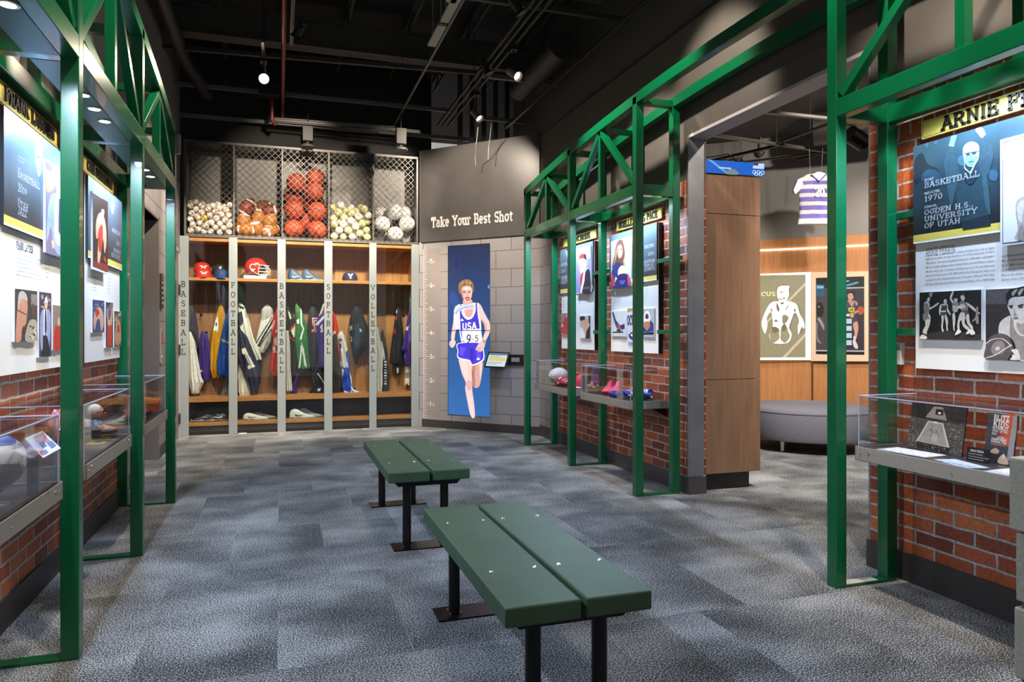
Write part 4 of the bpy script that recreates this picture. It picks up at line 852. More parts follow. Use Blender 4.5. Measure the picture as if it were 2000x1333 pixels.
# ---------------- man in pale blue suit panel, left wall (crops E1: 0,150 s4.446; E2: 0,440 s4.446)
r = panel(-1, 3.25, 4.13, 'biography panel with white-haired man in pale blue suit', None); pl = PX(-1.08+.0566); pf = PX(-1.08+.067); pfl = PX(-1.08+.053); pb = PX(-1.08+.042)
E1 = ((0, 150), 4.446); E2 = ((0, 440), 4.446)
header_bg(r, -1, 3.25, 4.13, '#2b2a2c', '#5a7d90', .12, 6)
P = Pic(pl, *E1, .0008); P.pg('#8fb0bb', [(300, 640), (320, 560), (345, 540), (370, 620), (365, 740), (345, 860), (325, 850), (305, 740)]).pg('#4b6877', [(305, 690), (360, 690), (355, 705), (308, 705)]).pg('#6f93a2', [(310, 740), (362, 720), (350, 830), (325, 830)]).pg('#3d5866', [(318, 790), (350, 790), (345, 800), (322, 800)])
P.build('ghost_portrait', r)
tx = MB(); P2 = Pic(pl, *E1, .0016)
for t_, x0_, y0_, x1_, y1_, h_ in (('BASKETBALL', 152, 868, 342, 962, 52), ('2009', 152, 990, 230, 1025, 52), ('UTAH', 152, 1130, 240, 1170, 56), ('JAZZ', 152, 1190, 228, 1222, 56)):
    a, b = P2.w(x0_, y0_), P2.w(x1_, y1_); b.z = a.z; slab_fit(tx, t_, a, b, .026 if h_ < 55 else .029, None, .1, 0)
textlines(tx, pl, *E1, 152, 690, ['"I am always too humble', 'to be on the wall"'], 2, 34, 14, None, 285)
for t_, x_, y_ in (('SPORT', 152, 800), ('INDUCTED', 152, 930), ('TEAM', 152, 1062)): textlines(tx, pl, *E1, x_, y_, [t_], 1, 30, 16, None, None)
tx.build('lettering', PALE, r)
photo(r, pf, *E1, ((398, 715, 1532), (612, 867, 1592))); P = Pic(pf, *E1, .0006)
E1y = 1289   # E2 y = E1 y - 1289.3
P.pg('#7a6f8c', [(398, 717), (611, 868), (611, 1590), (398, 1530)], False).pg('#b58d62', [(400, 780), (440, 760), (480, 830), (470, 960), (430, 1000), (400, 980)]).pg('#5a4ba0', [(398, 730), (460, 770), (450, 830), (400, 800)])
P.pg('#8fa3d8', [(440, 1030), (490, 1010), (545, 1030), (600, 1100), (608, 1560), (530, 1560), (470, 1500), (440, 1300), (405, 1430), (410, 1180)]).pg('#e2e4ee', [(480, 1060), (530, 1030), (540, 1200), (530, 1450), (480, 1430), (470, 1220)]).pg('#2e3a6e', [(508, 1060), (522, 1060), (528, 1400), (505, 1340)]).pg('#dfc0ae', [(484, 900), (510, 870), (530, 930), (528, 1010), (505, 1060), (486, 990)]).pg('#eceae6', [(480, 900), (500, 835), (522, 860), (532, 930), (515, 890)]).pg('#d6ae98', [(440, 1430), (460, 1410), (468, 1480), (450, 1500)])
P.build('portrait_photo', r)
photo(r, pfl, *E2, ((128, 548, 1015), (322, 572, 1008))); P = Pic(pfl, *E2, .0006)
P.pg('#4a443f', [(130, 552), (322, 574), (322, 1006), (130, 1012)], False).pg('#8b857e', [(268, 600), (320, 605), (320, 700), (268, 700)], False).pg('#d89a80', [(150, 700), (160, 600), (190, 578), (225, 610), (238, 700), (232, 780), (222, 860), (190, 900), (180, 1000), (135, 1008), (140, 850)]).pg('#cfc5bc', [(155, 680), (160, 600), (190, 572), (225, 600), (235, 660), (200, 640), (175, 660), (160, 740)]).pg('#222', [(150, 735), (225, 775), (225, 781), (150, 742)], False).pg('#5f4a40', [(268, 710), (285, 680), (300, 720), (298, 800), (278, 810)]).pg('#b3ab98', [(240, 860), (270, 820), (310, 830), (320, 900), (320, 1004), (215, 1004)]).pg('#8a3d34', [(195, 878), (215, 880), (212, 895), (198, 892)])
P.dots(['#3b372f', '#d9d1bb'], 245, 870, 315, 995, 60, 8, 5)
P.build('profile_photo', r)
photo(r, pfl, *E2, ((338, 575, 1145), (445, 590, 1145))); P = Pic(pfl, *E2, .0006)
P.pg('#4a4560', [(340, 578), (445, 592), (445, 1142), (340, 1142)], False).dots(['#8a5a50', '#3d4a78', '#b9a08f', '#2b2b3a'], 342, 600, 443, 780, 60, 14, 3)
P.pg('#9aa2cc', [(350, 780), (372, 735), (420, 735), (438, 790), (436, 940), (425, 1060), (405, 1080), (404, 960), (372, 960), (370, 1100), (350, 1060), (345, 900)]).pg('#ecedf2', [(378, 735), (405, 735), (403, 970), (376, 970)], False).pg('#26284a', [(388, 745), (398, 745), (402, 900), (392, 960), (386, 900)]).pg('#25242c', [(374, 965), (405, 965), (425, 1060), (428, 1135), (355, 1135), (372, 1050)]).pg('#dcb9a5', [(383, 680), (395, 655), (410, 680), (405, 725), (388, 728)]).pg('#f0ece6', [(380, 680), (390, 630), (405, 635), (412, 680), (395, 662)])
P.build('suit_photo', r)
photo(r, pfl, *E2, ((458, 690, 1082), (640, 715, 1075))); P = Pic(pfl, *E2, .0006)
P.pg('#8e8072', [(460, 693), (640, 716), (640, 1073), (460, 1080)], False).pg('#c23028', [(470, 920), (490, 870), (520, 880), (528, 960), (520, 1075), (468, 1078)]).pg('#d6b09a', [(498, 830), (510, 800), (520, 840), (515, 870), (500, 875)]).pg('#3b5a40', [(530, 900), (560, 880), (600, 960), (600, 1070), (530, 1072)])
P.build('red_shirt_photo', r)
tx = MB(); textlines(tx, pb, *E2, 140, 215, ['LAYDEN was named the NBA', 'Coach of the Year and "Executive of the Year" in 1984, while', 'his club won more than 400 games. Frank and his staff', 'comedic flair coached games. The team retired his', 'It is the team of December 1988, when he left the', 'coaching the team at the height respect, having built the team', 'playoff series. Layden finished the job in win of 23 memorable'], 7, 36, 15, None, 360)
textlines(tx, pb, *E2, 385, 340, ['for the Hawks and', 'Head Coach. The', 'together down', 'his work after'], 4, 36, 15, None, None); a = Pic(pb, *E2, .001).w(140, 205)
slab_fit(tx, 'FRANK LAYDEN', a+Vector((0, 0, .004)), a+Vector((0, .21, .004)), .028, None, .14, 0); tx.build('body_text', INK, r)
plaque(-1, 3.27, 4.05, 'FRANK LAYDEN', 'yellow name plaque above the panel with the pale blue suit')

# ---------------- wrestler panel, left wall (crop F: 160,290 s3.172)
r = panel(-1, 4.53, 5.43, 'biography panel with crouching wrestler in red singlet', None); F_ = ((160, 290), 3.172)
header_bg(r, -1, 4.53, 5.43, '#35312f', '#5d7280', .12, 6)
photo(r, pf, *F_, ((68, 270, 760), (160, 330, 770))); P = Pic(pf, *F_, .0006)
P.pg('#2e211c', [(68, 274), (160, 332), (160, 768), (68, 728)], False).pg('#7e2a20', [(68, 690), (160, 725), (160, 768), (68, 730)], False).pg('#d8a184', [(85, 470), (100, 410), (120, 400), (140, 440), (150, 520), (150, 600), (138, 650), (130, 560), (110, 700), (95, 690), (100, 560), (88, 560)]).pg('#c33a2c', [(100, 520), (125, 470), (128, 560), (118, 640), (104, 630)]).pg('#d8a184', [(118, 385), (128, 365), (138, 390), (132, 420), (120, 415)]).pg('#3a2418', [(116, 380), (128, 358), (138, 380), (125, 376)]).pg('#b9302a', [(133, 660), (148, 690), (148, 712), (134, 690)])
P.build('wrestler_photo', r)
P = Pic(pl, *F_, .0008); P.pg('#7e98a4', [(178, 340), (186, 312), (198, 330), (200, 380), (190, 410), (178, 385)]); P.build('ghost_portrait', r)
for nm, x0, t0, b0, x1, t1, b1, cs in (('bout_photo', 66, 935, 1145, 138, 942, 1140, 'a'), ('raised_arms_photo', 148, 950, 1235, 192, 955, 1235, 'b'), ('winner_photo', 200, 1005, 1232, 244, 1012, 1228, 'c')):
    photo(r, pfl, *F_, ((x0, t0, b0), (x1, t1, b1))); P = Pic(pfl, *F_, .0006)
    P.pg({'a': '#3a4a78', 'b': '#383040', 'c': '#554838'}[cs], [(x0, t0+3), (x1, t1+3), (x1, b1-3), (x0, b0-3)], False)
    P.dots({'a': ['#5f78b8', '#8f8aa0', '#22304e'], 'b': ['#6a7aa0', '#8c6a58'], 'c': ['#b59a58', '#4a6a8a', '#c9c0b0']}[cs], x0, t0+8, x1, t0+110, 30, 7, 9)
    if cs == 'a': P.pg('#dfae94', [(70, 1060), (85, 1000), (110, 985), (130, 1020), (134, 1090), (118, 1135), (108, 1060), (90, 1070), (78, 1130)]).pg('#c8342c', [(78, 1010), (98, 990), (108, 1020), (90, 1050)])
    if cs == 'b': P.pg('#dca68a', [(152, 1000), (158, 1000), (164, 1060), (176, 1050), (184, 990), (190, 995), (184, 1090), (182, 1130), (158, 1130), (158, 1080)]).pg('#c8342c', [(156, 1100), (184, 1095), (186, 1225), (154, 1230)])
    if cs == 'c': P.pg('#c99a6a', [(206, 1120), (222, 1060), (236, 1090), (240, 1200), (206, 1215)]).pg('#b8342c', [(216, 1100), (230, 1095), (232, 1140), (218, 1145)])
    P.build(nm, r)
tx = MB(); textlines(tx, pb, *F_, 68, 800, ['CAEL SANDERSON is', 'the only wrestler to', 'go unbeaten over four', 'college years, with', 'titles every season'], 6, 20, 8, None, 146); textlines(tx, pb, *F_, 158, 785, ['and a gold medal in', 'the 2004 games and', 'coach of champion', 'teams year after', 'year since then', 'to this day'], 6, 22, 8, None, 228); tx.build('body_text', INK, r)
tx = MB(); P2 = Pic(pl, *F_, .001)
for t_, x0_, y0_, x1_, z_ in (('WRESTLING', 186, 515, 236, .024), ('2013', 212, 595, 236, .024), ('WASATCH', 196, 640, 238, .024), ('HIGH SCHOOL', 182, 668, 238, .024)):
    a, b = P2.w(x0_, y0_), P2.w(x1_, y0_); b.z = a.z; slab_fit(tx, t_, a, b, z_, None, .1, 0)
tx.build('lettering', PALE, r)
plaque(-1, 4.55, 5.30, 'CAEL SANDERSON', 'yellow name plaque above the wrestler panel')
# ================================================================== 45 DEGREE WALL: screen, lettering, ruler, tablet
def on45(u, z, t=0): return Vector((*SW_A, 0))+EW*u+NW*t+Vector((0, 0, z))
r = thing('video_screen', 'tall lit screen showing a runner in blue USA singlet', 'screen', on45(.70, .17))
u0, u1, z0, z1 = .397, 1.013, .175, 2.322
m = MB(); m.prism([on45(u0, z0, .004), on45(u1, z0, .004), on45(u1, z1, .004), on45(u0, z1, .004)], -NW*.03); m.build('casing', BLACK, r)
SP = PL(on45(u0, 0, .0045).xy, on45(u1, 0, .0045).xy)
G = ((860, 470), 3.808)
gradient_pic(SP, *G, [(59, 39), (369, 22), (369, 1315), (59, 1293)], '#2d62a2', '#0a1038', .0004, .07, 6, 1.0, r, 'picture', .2, 2.45)
P = Pic(SP, *G, .001, 1.0)
P.pg('#2c4780', [(75, 400), (95, 380), (115, 400), (135, 440), (140, 480), (105, 500), (95, 560), (80, 620), (62, 600), (62, 480)]).pg('#27407a', [(65, 480), (100, 490), (95, 640), (70, 690), (60, 640)])
P.pg('#5a7fb8', [(352, 335), (366, 328), (369, 355), (355, 358)]).pg('#17265e', [(110, 140), (125, 135), (128, 190), (118, 210), (108, 180)])
P.build('background_figures', r)
P = Pic(SP, *G, .0014, 1.0); sk = '#dfb8b4'; sk2 = '#c89894'
P.pg(sk2, [(235, 925), (312, 900), (314, 960), (302, 1040), (290, 1085), (270, 1097), (248, 1090), (243, 1050), (245, 990)]).pg('#b57a4e', [(240, 935), (262, 925), (258, 1000), (262, 1080), (246, 1085), (243, 1040)]).pg('#e6c2ae', [(290, 920), (310, 905), (310, 960), (296, 1040)])
P.pg(sk, [(140, 878), (205, 890), (232, 930), (235, 1000), (240, 1060), (238, 1110), (250, 1200), (258, 1311), (228, 1310), (200, 1190), (185, 1100), (190, 1060), (165, 1000), (148, 940)])
P.pg('#cfa0a0', [(195, 1050), (235, 1045), (238, 1080), (222, 1120), (198, 1100)]).pg('#e6c4c0', [(150, 890), (190, 895), (205, 960), (200, 1030), (175, 985), (155, 935)]).pg('#e3c3c6', [(205, 1120), (225, 1130), (240, 1240), (248, 1305), (236, 1305), (215, 1200)])
P.pg(sk, [(120, 490), (104, 520), (98, 600), (85, 680), (82, 738), (104, 745), (112, 690), (127, 640), (138, 600)]).pg(sk, [(68, 765), (72, 752), (88, 742), (110, 745), (114, 765), (98, 795), (82, 796), (70, 782)])
for k in range(3): P.pg('#b9868a', [(70+k*3, 768+k*9), (86+k*3, 764+k*9), (86+k*3, 767+k*9), (70+k*3, 772+k*9)], False)
P.pg(sk, [(275, 468), (300, 480), (320, 520), (345, 570), (369, 615), (369, 680), (345, 735), (330, 755), (312, 745), (330, 690), (338, 640), (312, 600), (290, 575)]).pg(sk2, [(300, 580), (325, 600), (345, 640), (338, 690), (330, 660), (325, 625)])
P.pg('#e9e6f2', [(128, 480), (160, 475), (240, 465), (275, 468), (284, 520), (292, 580), (302, 600), (306, 680), (303, 765), (180, 775), (150, 722), (140, 640), (132, 580), (105, 575), (108, 520)])
P.pg('#4038b8', [(147, 500), (158, 478), (162, 540), (200, 590), (242, 572), (264, 520), (262, 470), (273, 472), (280, 560), (290, 620), (296, 760), (190, 772), (160, 720), (150, 650)])
P.pg(sk, [(168, 480), (248, 470), (255, 520), (236, 565), (205, 578), (180, 556), (166, 516)]).pg(sk2, [(190, 520), (240, 515), (232, 560), (206, 570), (188, 550)])
P.pg('#e9e6f2', [(160, 540), (166, 516), (182, 556), (206, 579), (236, 566), (256, 520), (262, 524), (242, 574), (206, 590), (178, 572)])
P.pg(sk2, [(175, 440), (232, 440), (240, 475), (225, 500), (195, 505), (172, 475)])
P.pg('#b9c4dc', [(108, 560), (104, 512), (150, 488), (228, 470), (240, 468), (248, 482), (235, 498), (165, 518), (128, 545), (120, 578)]).pg('#8fa0c6', [(112, 540), (150, 505), (230, 485), (238, 492), (160, 512), (126, 540), (120, 560)])
P.pg('#e0dce8', [(100, 560), (118, 550), (135, 620), (138, 660), (118, 655), (105, 600)])
# bib, shorts
P.pg('#dfe3ee', [(158, 668), (302, 655), (306, 765), (200, 782), (168, 740)], False)
P.pg('#ecebfa', [(133, 765), (302, 760), (322, 800), (328, 882), (290, 915), (236, 932), (222, 905), (200, 894), (131, 876), (130, 820)]).pg('#4334c0', [(137, 768), (300, 764), (316, 800), (321, 875), (285, 906), (240, 922), (226, 896), (203, 885), (137, 868), (136, 820)]).pg('#342a9c', [(225, 800), (245, 800), (242, 915), (230, 895)]).pg('#5b4cd6', [(150, 790), (190, 800), (170, 860), (145, 850)]).pg('#5b4cd6', [(270, 820), (300, 830), (305, 880), (270, 900)])
P.pg('#ecebfa', [(268, 890), (284, 868), (298, 888)], False).pg('#ecebfa', [(150, 600), (162, 580), (178, 598)], False)
# hand right, watch
P.pg('#d9b2ae', [(312, 742), (334, 760), (330, 792), (306, 828), (272, 818), (264, 806), (284, 772)]).pg('#8d8f9c', [(316, 738), (330, 740), (342, 756), (336, 768), (320, 758)])
for k in range(3): P.pg('#b07f80', [(270+k*11, 812+k*3), (276+k*11, 790+k*2), (279+k*11, 791+k*2), (274+k*11, 816+k*3)], False)
# head
P.pg('#8f6a4a', [(136, 340), (133, 352), (138, 330), (143, 312), (150, 318), (154, 300), (164, 303), (170, 291), (180, 297), (190, 286), (199, 293), (210, 287), (218, 297), (230, 297), (233, 307), (244, 314), (244, 326), (252, 338), (248, 352), (252, 368), (244, 382), (240, 392), (237, 366), (230, 348), (215, 340), (195, 343), (172, 342), (164, 362), (161, 392), (150, 402), (141, 384)], False).pg('#b08a66', [(150, 330), (168, 308), (178, 306), (160, 330)]).pg('#b08a66', [(185, 318), (200, 300), (208, 302), (196, 322)]).pg('#b08a66', [(212, 322), (224, 306), (232, 312), (224, 330)]).pg('#6e4e36', [(170, 335), (182, 312), (188, 314), (180, 338)]).pg('#6e4e36', [(228, 340), (238, 322), (243, 336), (238, 352)])
P.pg('#dcb0a4', [(160, 366), (170, 346), (200, 338), (230, 346), (239, 375), (237, 405), (229, 434), (216, 457), (204, 465), (191, 460), (175, 440), (163, 412)]).pg('#c08c80', [(160, 380), (170, 360), (176, 400), (180, 440), (166, 420)]).pg('#e8c6ba', [(180, 350), (215, 345), (225, 365), (185, 370)])
P.pg('#6b4a3a', [(170, 378), (192, 374), (194, 380), (172, 384)], False).pg('#6b4a3a', [(206, 375), (230, 374), (230, 380), (208, 381)], False).pg('#5a3c3c', [(174, 386), (190, 385), (188, 393), (176, 393)], False).pg('#5a3c3c', [(210, 386), (226, 385), (225, 392), (212, 393)], False)
P.pg('#c28c7c', [(196, 385), (204, 385), (211, 412), (196, 416)]).pg('#9c5a4a', [(186, 424), (204, 418), (222, 424), (221, 434), (188, 434)]).pg('#b8243c', [(192, 432), (204, 428), (217, 433), (214, 447), (196, 448)]).pg('#f0d6cc', [(196, 433), (213, 432), (212, 437), (197, 438)], False)
wh = mat('#f0eefc', .4, 0, 1.0); dk = mat('#2a3040', .4)
def ptxt(t, x0, y0, x1, y1, h, mm, w): a, b = P.w(x0, y0, .0088), P.w(x1, y1, .0088); hh = (P.w(x0, y0-h)-P.w(x0, y0)).length; slab(P.mb, t, a, (b-a).normalized(), (0, 0, 1), hh, mm, w, 0, sx=(b-a).length/(text_width(t, 1)*hh), serif=0)
ptxt('USA', 166, 664, 272, 658, 48, wh, .2); ptxt('9', 198, 762, 232, 760, 58, dk, .14); ptxt('5', 262, 752, 286, 750, 42, dk, .14); ptxt('-', 236, 748, 256, 747, 24, dk, .14)
P.build('runner', r)
P = Pic(SP, *G, .0108); P.rect('#0a0c14', 59, 668, 369, 673); P.build('screen_seam', r)
# raised lettering
m = MB(); a = on45(.16, 2.575, .028); b = on45(1.345, 2.575, .028)
slab(m, 'Take Your Best Shot', a, EW, (0, 0, 1), .115, None, .2, -.014, sx=(b-a).length/(text_width('Take Your Best Shot', 1)*.115), serif=.17)
o = m.build('wall_lettering', mat('#e8e6e0', .45)); tag(o, 'raised white words Take Your Best Shot on the dark angled wall', 'lettering')
# ruler
r = thing('height_ruler', 'printed white ruler in feet at the left end of the angled block wall', 'ruler', on45(.06, 0))
INC = .3066; m = MB()
for k in range(2, 94):
    z = .297-INC+k*INC/12; 
    if z > 2.36: break
    ln = .085 if k % 12 == 0 else (.055 if k % 3 == 0 else .038)
    m.prism([on45(.022, z-.0022, .0008), on45(.022+ln, z-.0022, .0008), on45(.022+ln, z+.0022, .0008), on45(.022, z+.0022, .0008)], NW*.0006)
m.prism([on45(.018, .03, .0008), on45(.022, .03, .0008), on45(.022, 2.3, .0008), on45(.018, 2.3, .0008)], NW*.0006)
m.build('tick_marks', mat('#e4e0dc', .5), r)
for k in range(1, 8):
    z = .297+(k-1)*INC; q = MB(); slab(q, str(k), on45(.118, z-.024, .001), EW, (0, 0, 1), .05, None, .2, 0, serif=0)
    slab(q, 'ft', on45(.158, z-.022, .001), EW, (0, 0, 1), .03, None, .14, 0, serif=0); q.build('foot_mark', mat('#e4e0dc', .5), r)
m = MB(); m.prism([on45(.015, .13, .0003), on45(.29, .13, .0003), on45(.29, 2.30, .0003), on45(.015, 2.30, .0003)], NW*.0003); m.build('grey_strip', mat('#8c8482', .6), r)
# tablet on its bracket
r = thing('tablet_stand', 'tablet tilted on a black wall bracket beside the runner screen', 'tablet', on45(1.35, .86))
m = MB(); m.prism([on45(1.13, .83, .002), on45(1.50, .83, .002), on45(1.50, .955, .002), on45(1.13, .955, .002)], NW*.03); m.build('wall_plate', BLACK, r, bevel=.004)
m = MB(); m.beam(on45(1.28, .90, .03), on45(1.22, .90, .075), .05, .05); m.build('bracket_arm', STEEL, r, bevel=.003)
a = on45(1.02, .80, .16); du = (EW*1.0+Vector((0, 0, -.02))).normalized(); dv = (Vector((0, 0, 1))-NW*.55).normalized(); dv = (dv-du*dv.dot(du)).normalized(); nn = du.cross(dv); nn = nn if nn.dot(NW) > 0 else -nn
tw, th_ = .30, .215
m = MB(); m.prism([a, a+du*tw, a+du*tw+dv*th_, a+dv*th_], -nn*.012); m.build('tablet_body', BLACK, r, bevel=.004)
m = MB(); f = lambda x, y, e: a+du*(tw*x)+dv*(th_*y)+nn*e
def rc(x0, y0, x1, y1, c, e, em=.9): m.poly([f(x0, y0, e), f(x1, y0, e), f(x1, y1, e), f(x0, y1, e)], mat(c, .3, 0, em))
rc(.07, .09, .93, .91, '#b9cbd6', .0008); rc(.07, .78, .93, .91, '#5c7686', .0012); rc(.12, .42, .88, .66, '#c9b568', .0012); rc(.12, .68, .6, .72, '#7f97a5', .0013); rc(.12, .2, .55, .24, '#7b95a6', .0013); rc(.12, .3, .8, .34, '#7b95a6', .0013)
m.build('display', None, r)
m = MB(); m.beam(on45(1.33, .893, .034), on45(1.44, .893, .034), .004, .05); m.build('card_slot', STEEL, r)

# ================================================================== LOCKERS
YF = 9.17; YB = 9.60
UPX = [(-1.139, -1.023), (-.584, -.487), (-.030, .066), (.523, .622), (1.078, 1.168), (1.615, 1.716)]
UC = [(a+b)/2 for a, b in UPX]
NAMES = ['BASEBALL', 'FOOTBALL', 'BASKETBALL', 'SOFTBALL', 'VOLLEYBALL']
UPM = mat('#8f9797', .35, .15, 0, 0, 'satin_upright')
for i in range(5):
    xa, xb = UC[i], UC[i+1]
    r = thing('locker_bay', 'wooden locker bay behind glass, marked %s on its grey upright' % NAMES[i], 'locker', ((xa+xb)/2, YF, 0), group='sports locker bays')
    c = MB(); c.box(xa+.001, xa+.018, YF+.02, YB, .0, 2.351, WOODM); c.box(xb-.018, xb-.001, YF+.02, YB, 0, 2.351, WOODM); c.build('side_panels', None, r)
    MB().box(xa+.018, xb-.018, YB-.012, YB, 0, 2.35).build('back_panel', wood('#7c573c', '#95694a', .45, 12., .8, 'walnut_back') if i < 3 else wood('#9a6a3e', '#b5804a', .42, 12., .8, 'oak_back'), r)
    for z0, z1 in ((2.309, 2.351), (1.84, 1.876), (.391, .445), (.107, .150)):
        MB().box(xa+.018, xb-.018, YF+.012, YB-.012, z0, z1).build('shelf', WOODL, r, bevel=.002)
    MB().box(xa+.018, xb-.018, YF+.03, YF+.05, 0, .107).build('kick_board', WOODK, r)
    MB().box(xa+.018, xb-.018, YF+.25, YF+.262, .15, .391).build('shoe_back', mat('#3a2d27', .5), r)
    MB().box(UPX[i][1]-.004, UPX[i+1][0]+.004, YF+.002, YF+.008, .04, 2.33).build('glass_pane', GLASS, r)
    a, b = UPX[i]
    u = MB().box(a, b, YF-.022, YF+.0015, 0, 2.36).build('upright', UPM, r, bevel=.002)
    m = MB(); 
    for k, ch in enumerate(NAMES[i]):
        h = .062; wch = GL[ch][0]*h; slab(m, ch, (((a+b)/2)-wch/2, YF-.0235, 1.79-.1138*k-h/2), (1, 0, 0), (0, 0, 1), h, None, .125, 0, serif=.15)
    m.build('lettering', mat('#1e2224', .5), u)
    for hx, hz in {0: ((-.93, 1.42), (-.72, 1.44), (-.87, 1.20), (-.60, 1.40)), 1: ((-.43, 1.45), (-.16, 1.44), (-.35, 1.2), (-.06, 1.42)), 2: ((.13, 1.42), (.22, 1.44), (.40, 1.44), (.50, 1.42)), 3: ((.66, 1.42), (.76, 1.19), (.96, 1.44), (1.05, 1.2)), 4: ((1.20, 1.42), (1.26, 1.19), (1.47, 1.44), (1.585, 1.42))}[i]:
        MB().tube([(hx, YB-.012, hz+.02), (hx, YB-.05, hz+.02), (hx, YB-.085, hz+.015), (hx, YB-.09, hz+.035)], .005, None, 8).cyl((hx, YB-.018, hz+.02), (hx, YB-.011, hz+.02), .015, None, 12).build('coat_hook', BLACKM, r, smooth=True)
a, b = UPX[5]; o = MB().box(a, b, YF-.022, YF+.0015, 0, 2.36).build('locker_end_upright', UPM, bevel=.002); tag(o, 'plain grey upright closing the right end of the lockers', 'upright')
# ================================================================== BALL CAGE
CX0, CX1, CZ0, CZ1 = -1.055, 1.685, 2.392, 3.475; CYF, CYB = 9.165, 9.62
r = thing('ball_cage', 'chain link ball cage in five bins on top of the lockers', 'cage', (.3, CYF, CZ0-.03))
FR = mat('#5b5855', .4, .4, 0, 0, 'cage_frame')
MB().box(CX0-.02, CX1+.02, CYF, CYB+.02, CZ0-.038, CZ0).build('bottom_shelf', mat('#575350', .45, .3), r, bevel=.002)
MB().box(CX0-.02, CX1+.02, CYF, CYB+.02, CZ1, CZ1+.03).build('top_rail', FR, r, bevel=.002)
MB().box(CX0-.02, CX1+.02, CYB, CYB+.02, CZ0, CZ1).build('back_panel', mat('#8a8781', .5, .1, 0, 0, 'grey_back_panel', .12, 3), r)
DIV = [CX0-.02] + [UC[k]+.02*0 for k in (1, 2, 3, 4)] + [CX1]
for k, x in enumerate(DIV):
    MB().box(x-.002, x+.022 if k in (0, 5) else x+.018, CYF, CYB, CZ0, CZ1).build('divider', FR, r, bevel=.002)
m = MB(); p = .074; hw = .0021
n = int((CX1-CX0)/p)
def wire(a, b, yo): m.beam(a, b, hw*2, hw*2)
for i in range(n+1):
    x = CX0+i*p
    nz = int((CZ1-CZ0)/p)
    for j in range(nz+1):
        za, zb = CZ0-.012+j*p, CZ0-.012+(j+1)*p
        if zb > CZ1+.03: zb = CZ1+.02
        s = 1 if j % 2 == 0 else -1
        xa, xb = (x-p/2*s*.98, x+p/2*s*.98)
        if max(xa, xb) > CX1+.03 or min(xa, xb) < CX0-.03: continue
        y = CYF-.006+(.002 if s > 0 else -.002)
        m.beam((xa, y, za), (xb, y, zb), hw*2, hw*2); 
        # the neighbouring wire makes the other half of each diamond
        m.beam((xb+ (p if s < 0 else -p)*0, y+.0015, za), (xa, y+.0015, zb), hw*2, hw*2)
m.build('wire_mesh', mat('#4d4a45', .35, .6, 0, 0, 'galvanised_wire'), r)

# ---- ball makers
def ballmat(c1, c2, kind):
    m, nt, b, N, K = newmat(kind); tc = N('ShaderNodeTexCoord'); n = N('ShaderNodeTexNoise'); n.inputs['Scale'].default_value = 6; n.inputs['Detail'].default_value = 4
    oi = N('ShaderNodeObjectInfo'); K(tc.outputs['Object'], n.inputs['Vector']); ad = N('ShaderNodeMath'); ad.operation = 'MULTIPLY_ADD'; ad.inputs[1].default_value = .6; K(oi.outputs['Random'], ad.inputs[0]); K(n.outputs[0], ad.inputs[2])
    K(ramp(nt, ad.outputs[0], [(.45, c1), (1.0, c2)]), b.inputs['Base Color']); b.inputs['Roughness'].default_value = .5
    return m
def seam_curve(R, k=40, amp=.44):   # the baseball / tennis seam
    out = []
    for i in range(k):
        t = 2*pi*i/k; A_ = .44*pi/2*2
        la = amp*pi/2*sin(2*t)*1.0; lo = t + .35*sin(4*t)*.0
        a = R*.75; b_ = R*.25
        x = a*cos(t)+b_*cos(3*t); y = a*sin(t)-b_*sin(3*t); z = 2*math.sqrt(a*b_)*sin(2*t); q = Vector((x, y, z)); out.append(q.normalized()*R)
    return out
def make_small(kind, R, body, seam):
    r = thing(kind, 'x', 'ball', world=False); MB().sph((0, 0, 0), R, None, 20, 12).build('cover', body, r, smooth='all')
    MB().tube(seam_curve(R*1.002, 36), R*.035, None, 4, True).build('seam', seam, r); return r
def make_basketball():
    R = .119; r = thing('basketball', 'x', 'ball', world=False); MB().sph((0, 0, 0), R, None, 32, 20).build('cover', mat('#c74e2c', .55, 0, 0, 0, 'basketball_rubber', .08, 14, .25, 250), r, smooth='all')
    m = MB(); q = 40
    for ax in (0, 1): m.tube([Vector((0, R*1.0*cos(2*pi*i/q), R*1.0*sin(2*pi*i/q))) if ax else Vector((R*cos(2*pi*i/q), 0, R*sin(2*pi*i/q))) for i in range(q)], .0022, None, 4, True)
    for s in (-1, 1): m.tube([(lambda v: v.normalized()*R)(Vector((s*(.55+.25*cos(2*t)*1.0)*1., cos(t), sin(t)))) for t in [2*pi*i/q for i in range(q)]], .0022, None, 4, True)
    m.build('seam', mat('#24160f', .6), r)
    t = MB(); slab(t, 'WILSON', (0, 0, 0), (1, 0, 0), (0, 0, 1), .022, None, .2, 0, serif=0)
    vs = []
    for v in t.v:
        lo = (v.x-.05)/R; la = (v.z-.035)/R; vs.append(Vector((sin(lo)*cos(la), -cos(lo)*cos(la), sin(la)))*R*1.006)
    t.v = vs; t.build('lettering', mat('#20140f', .6), r); return r
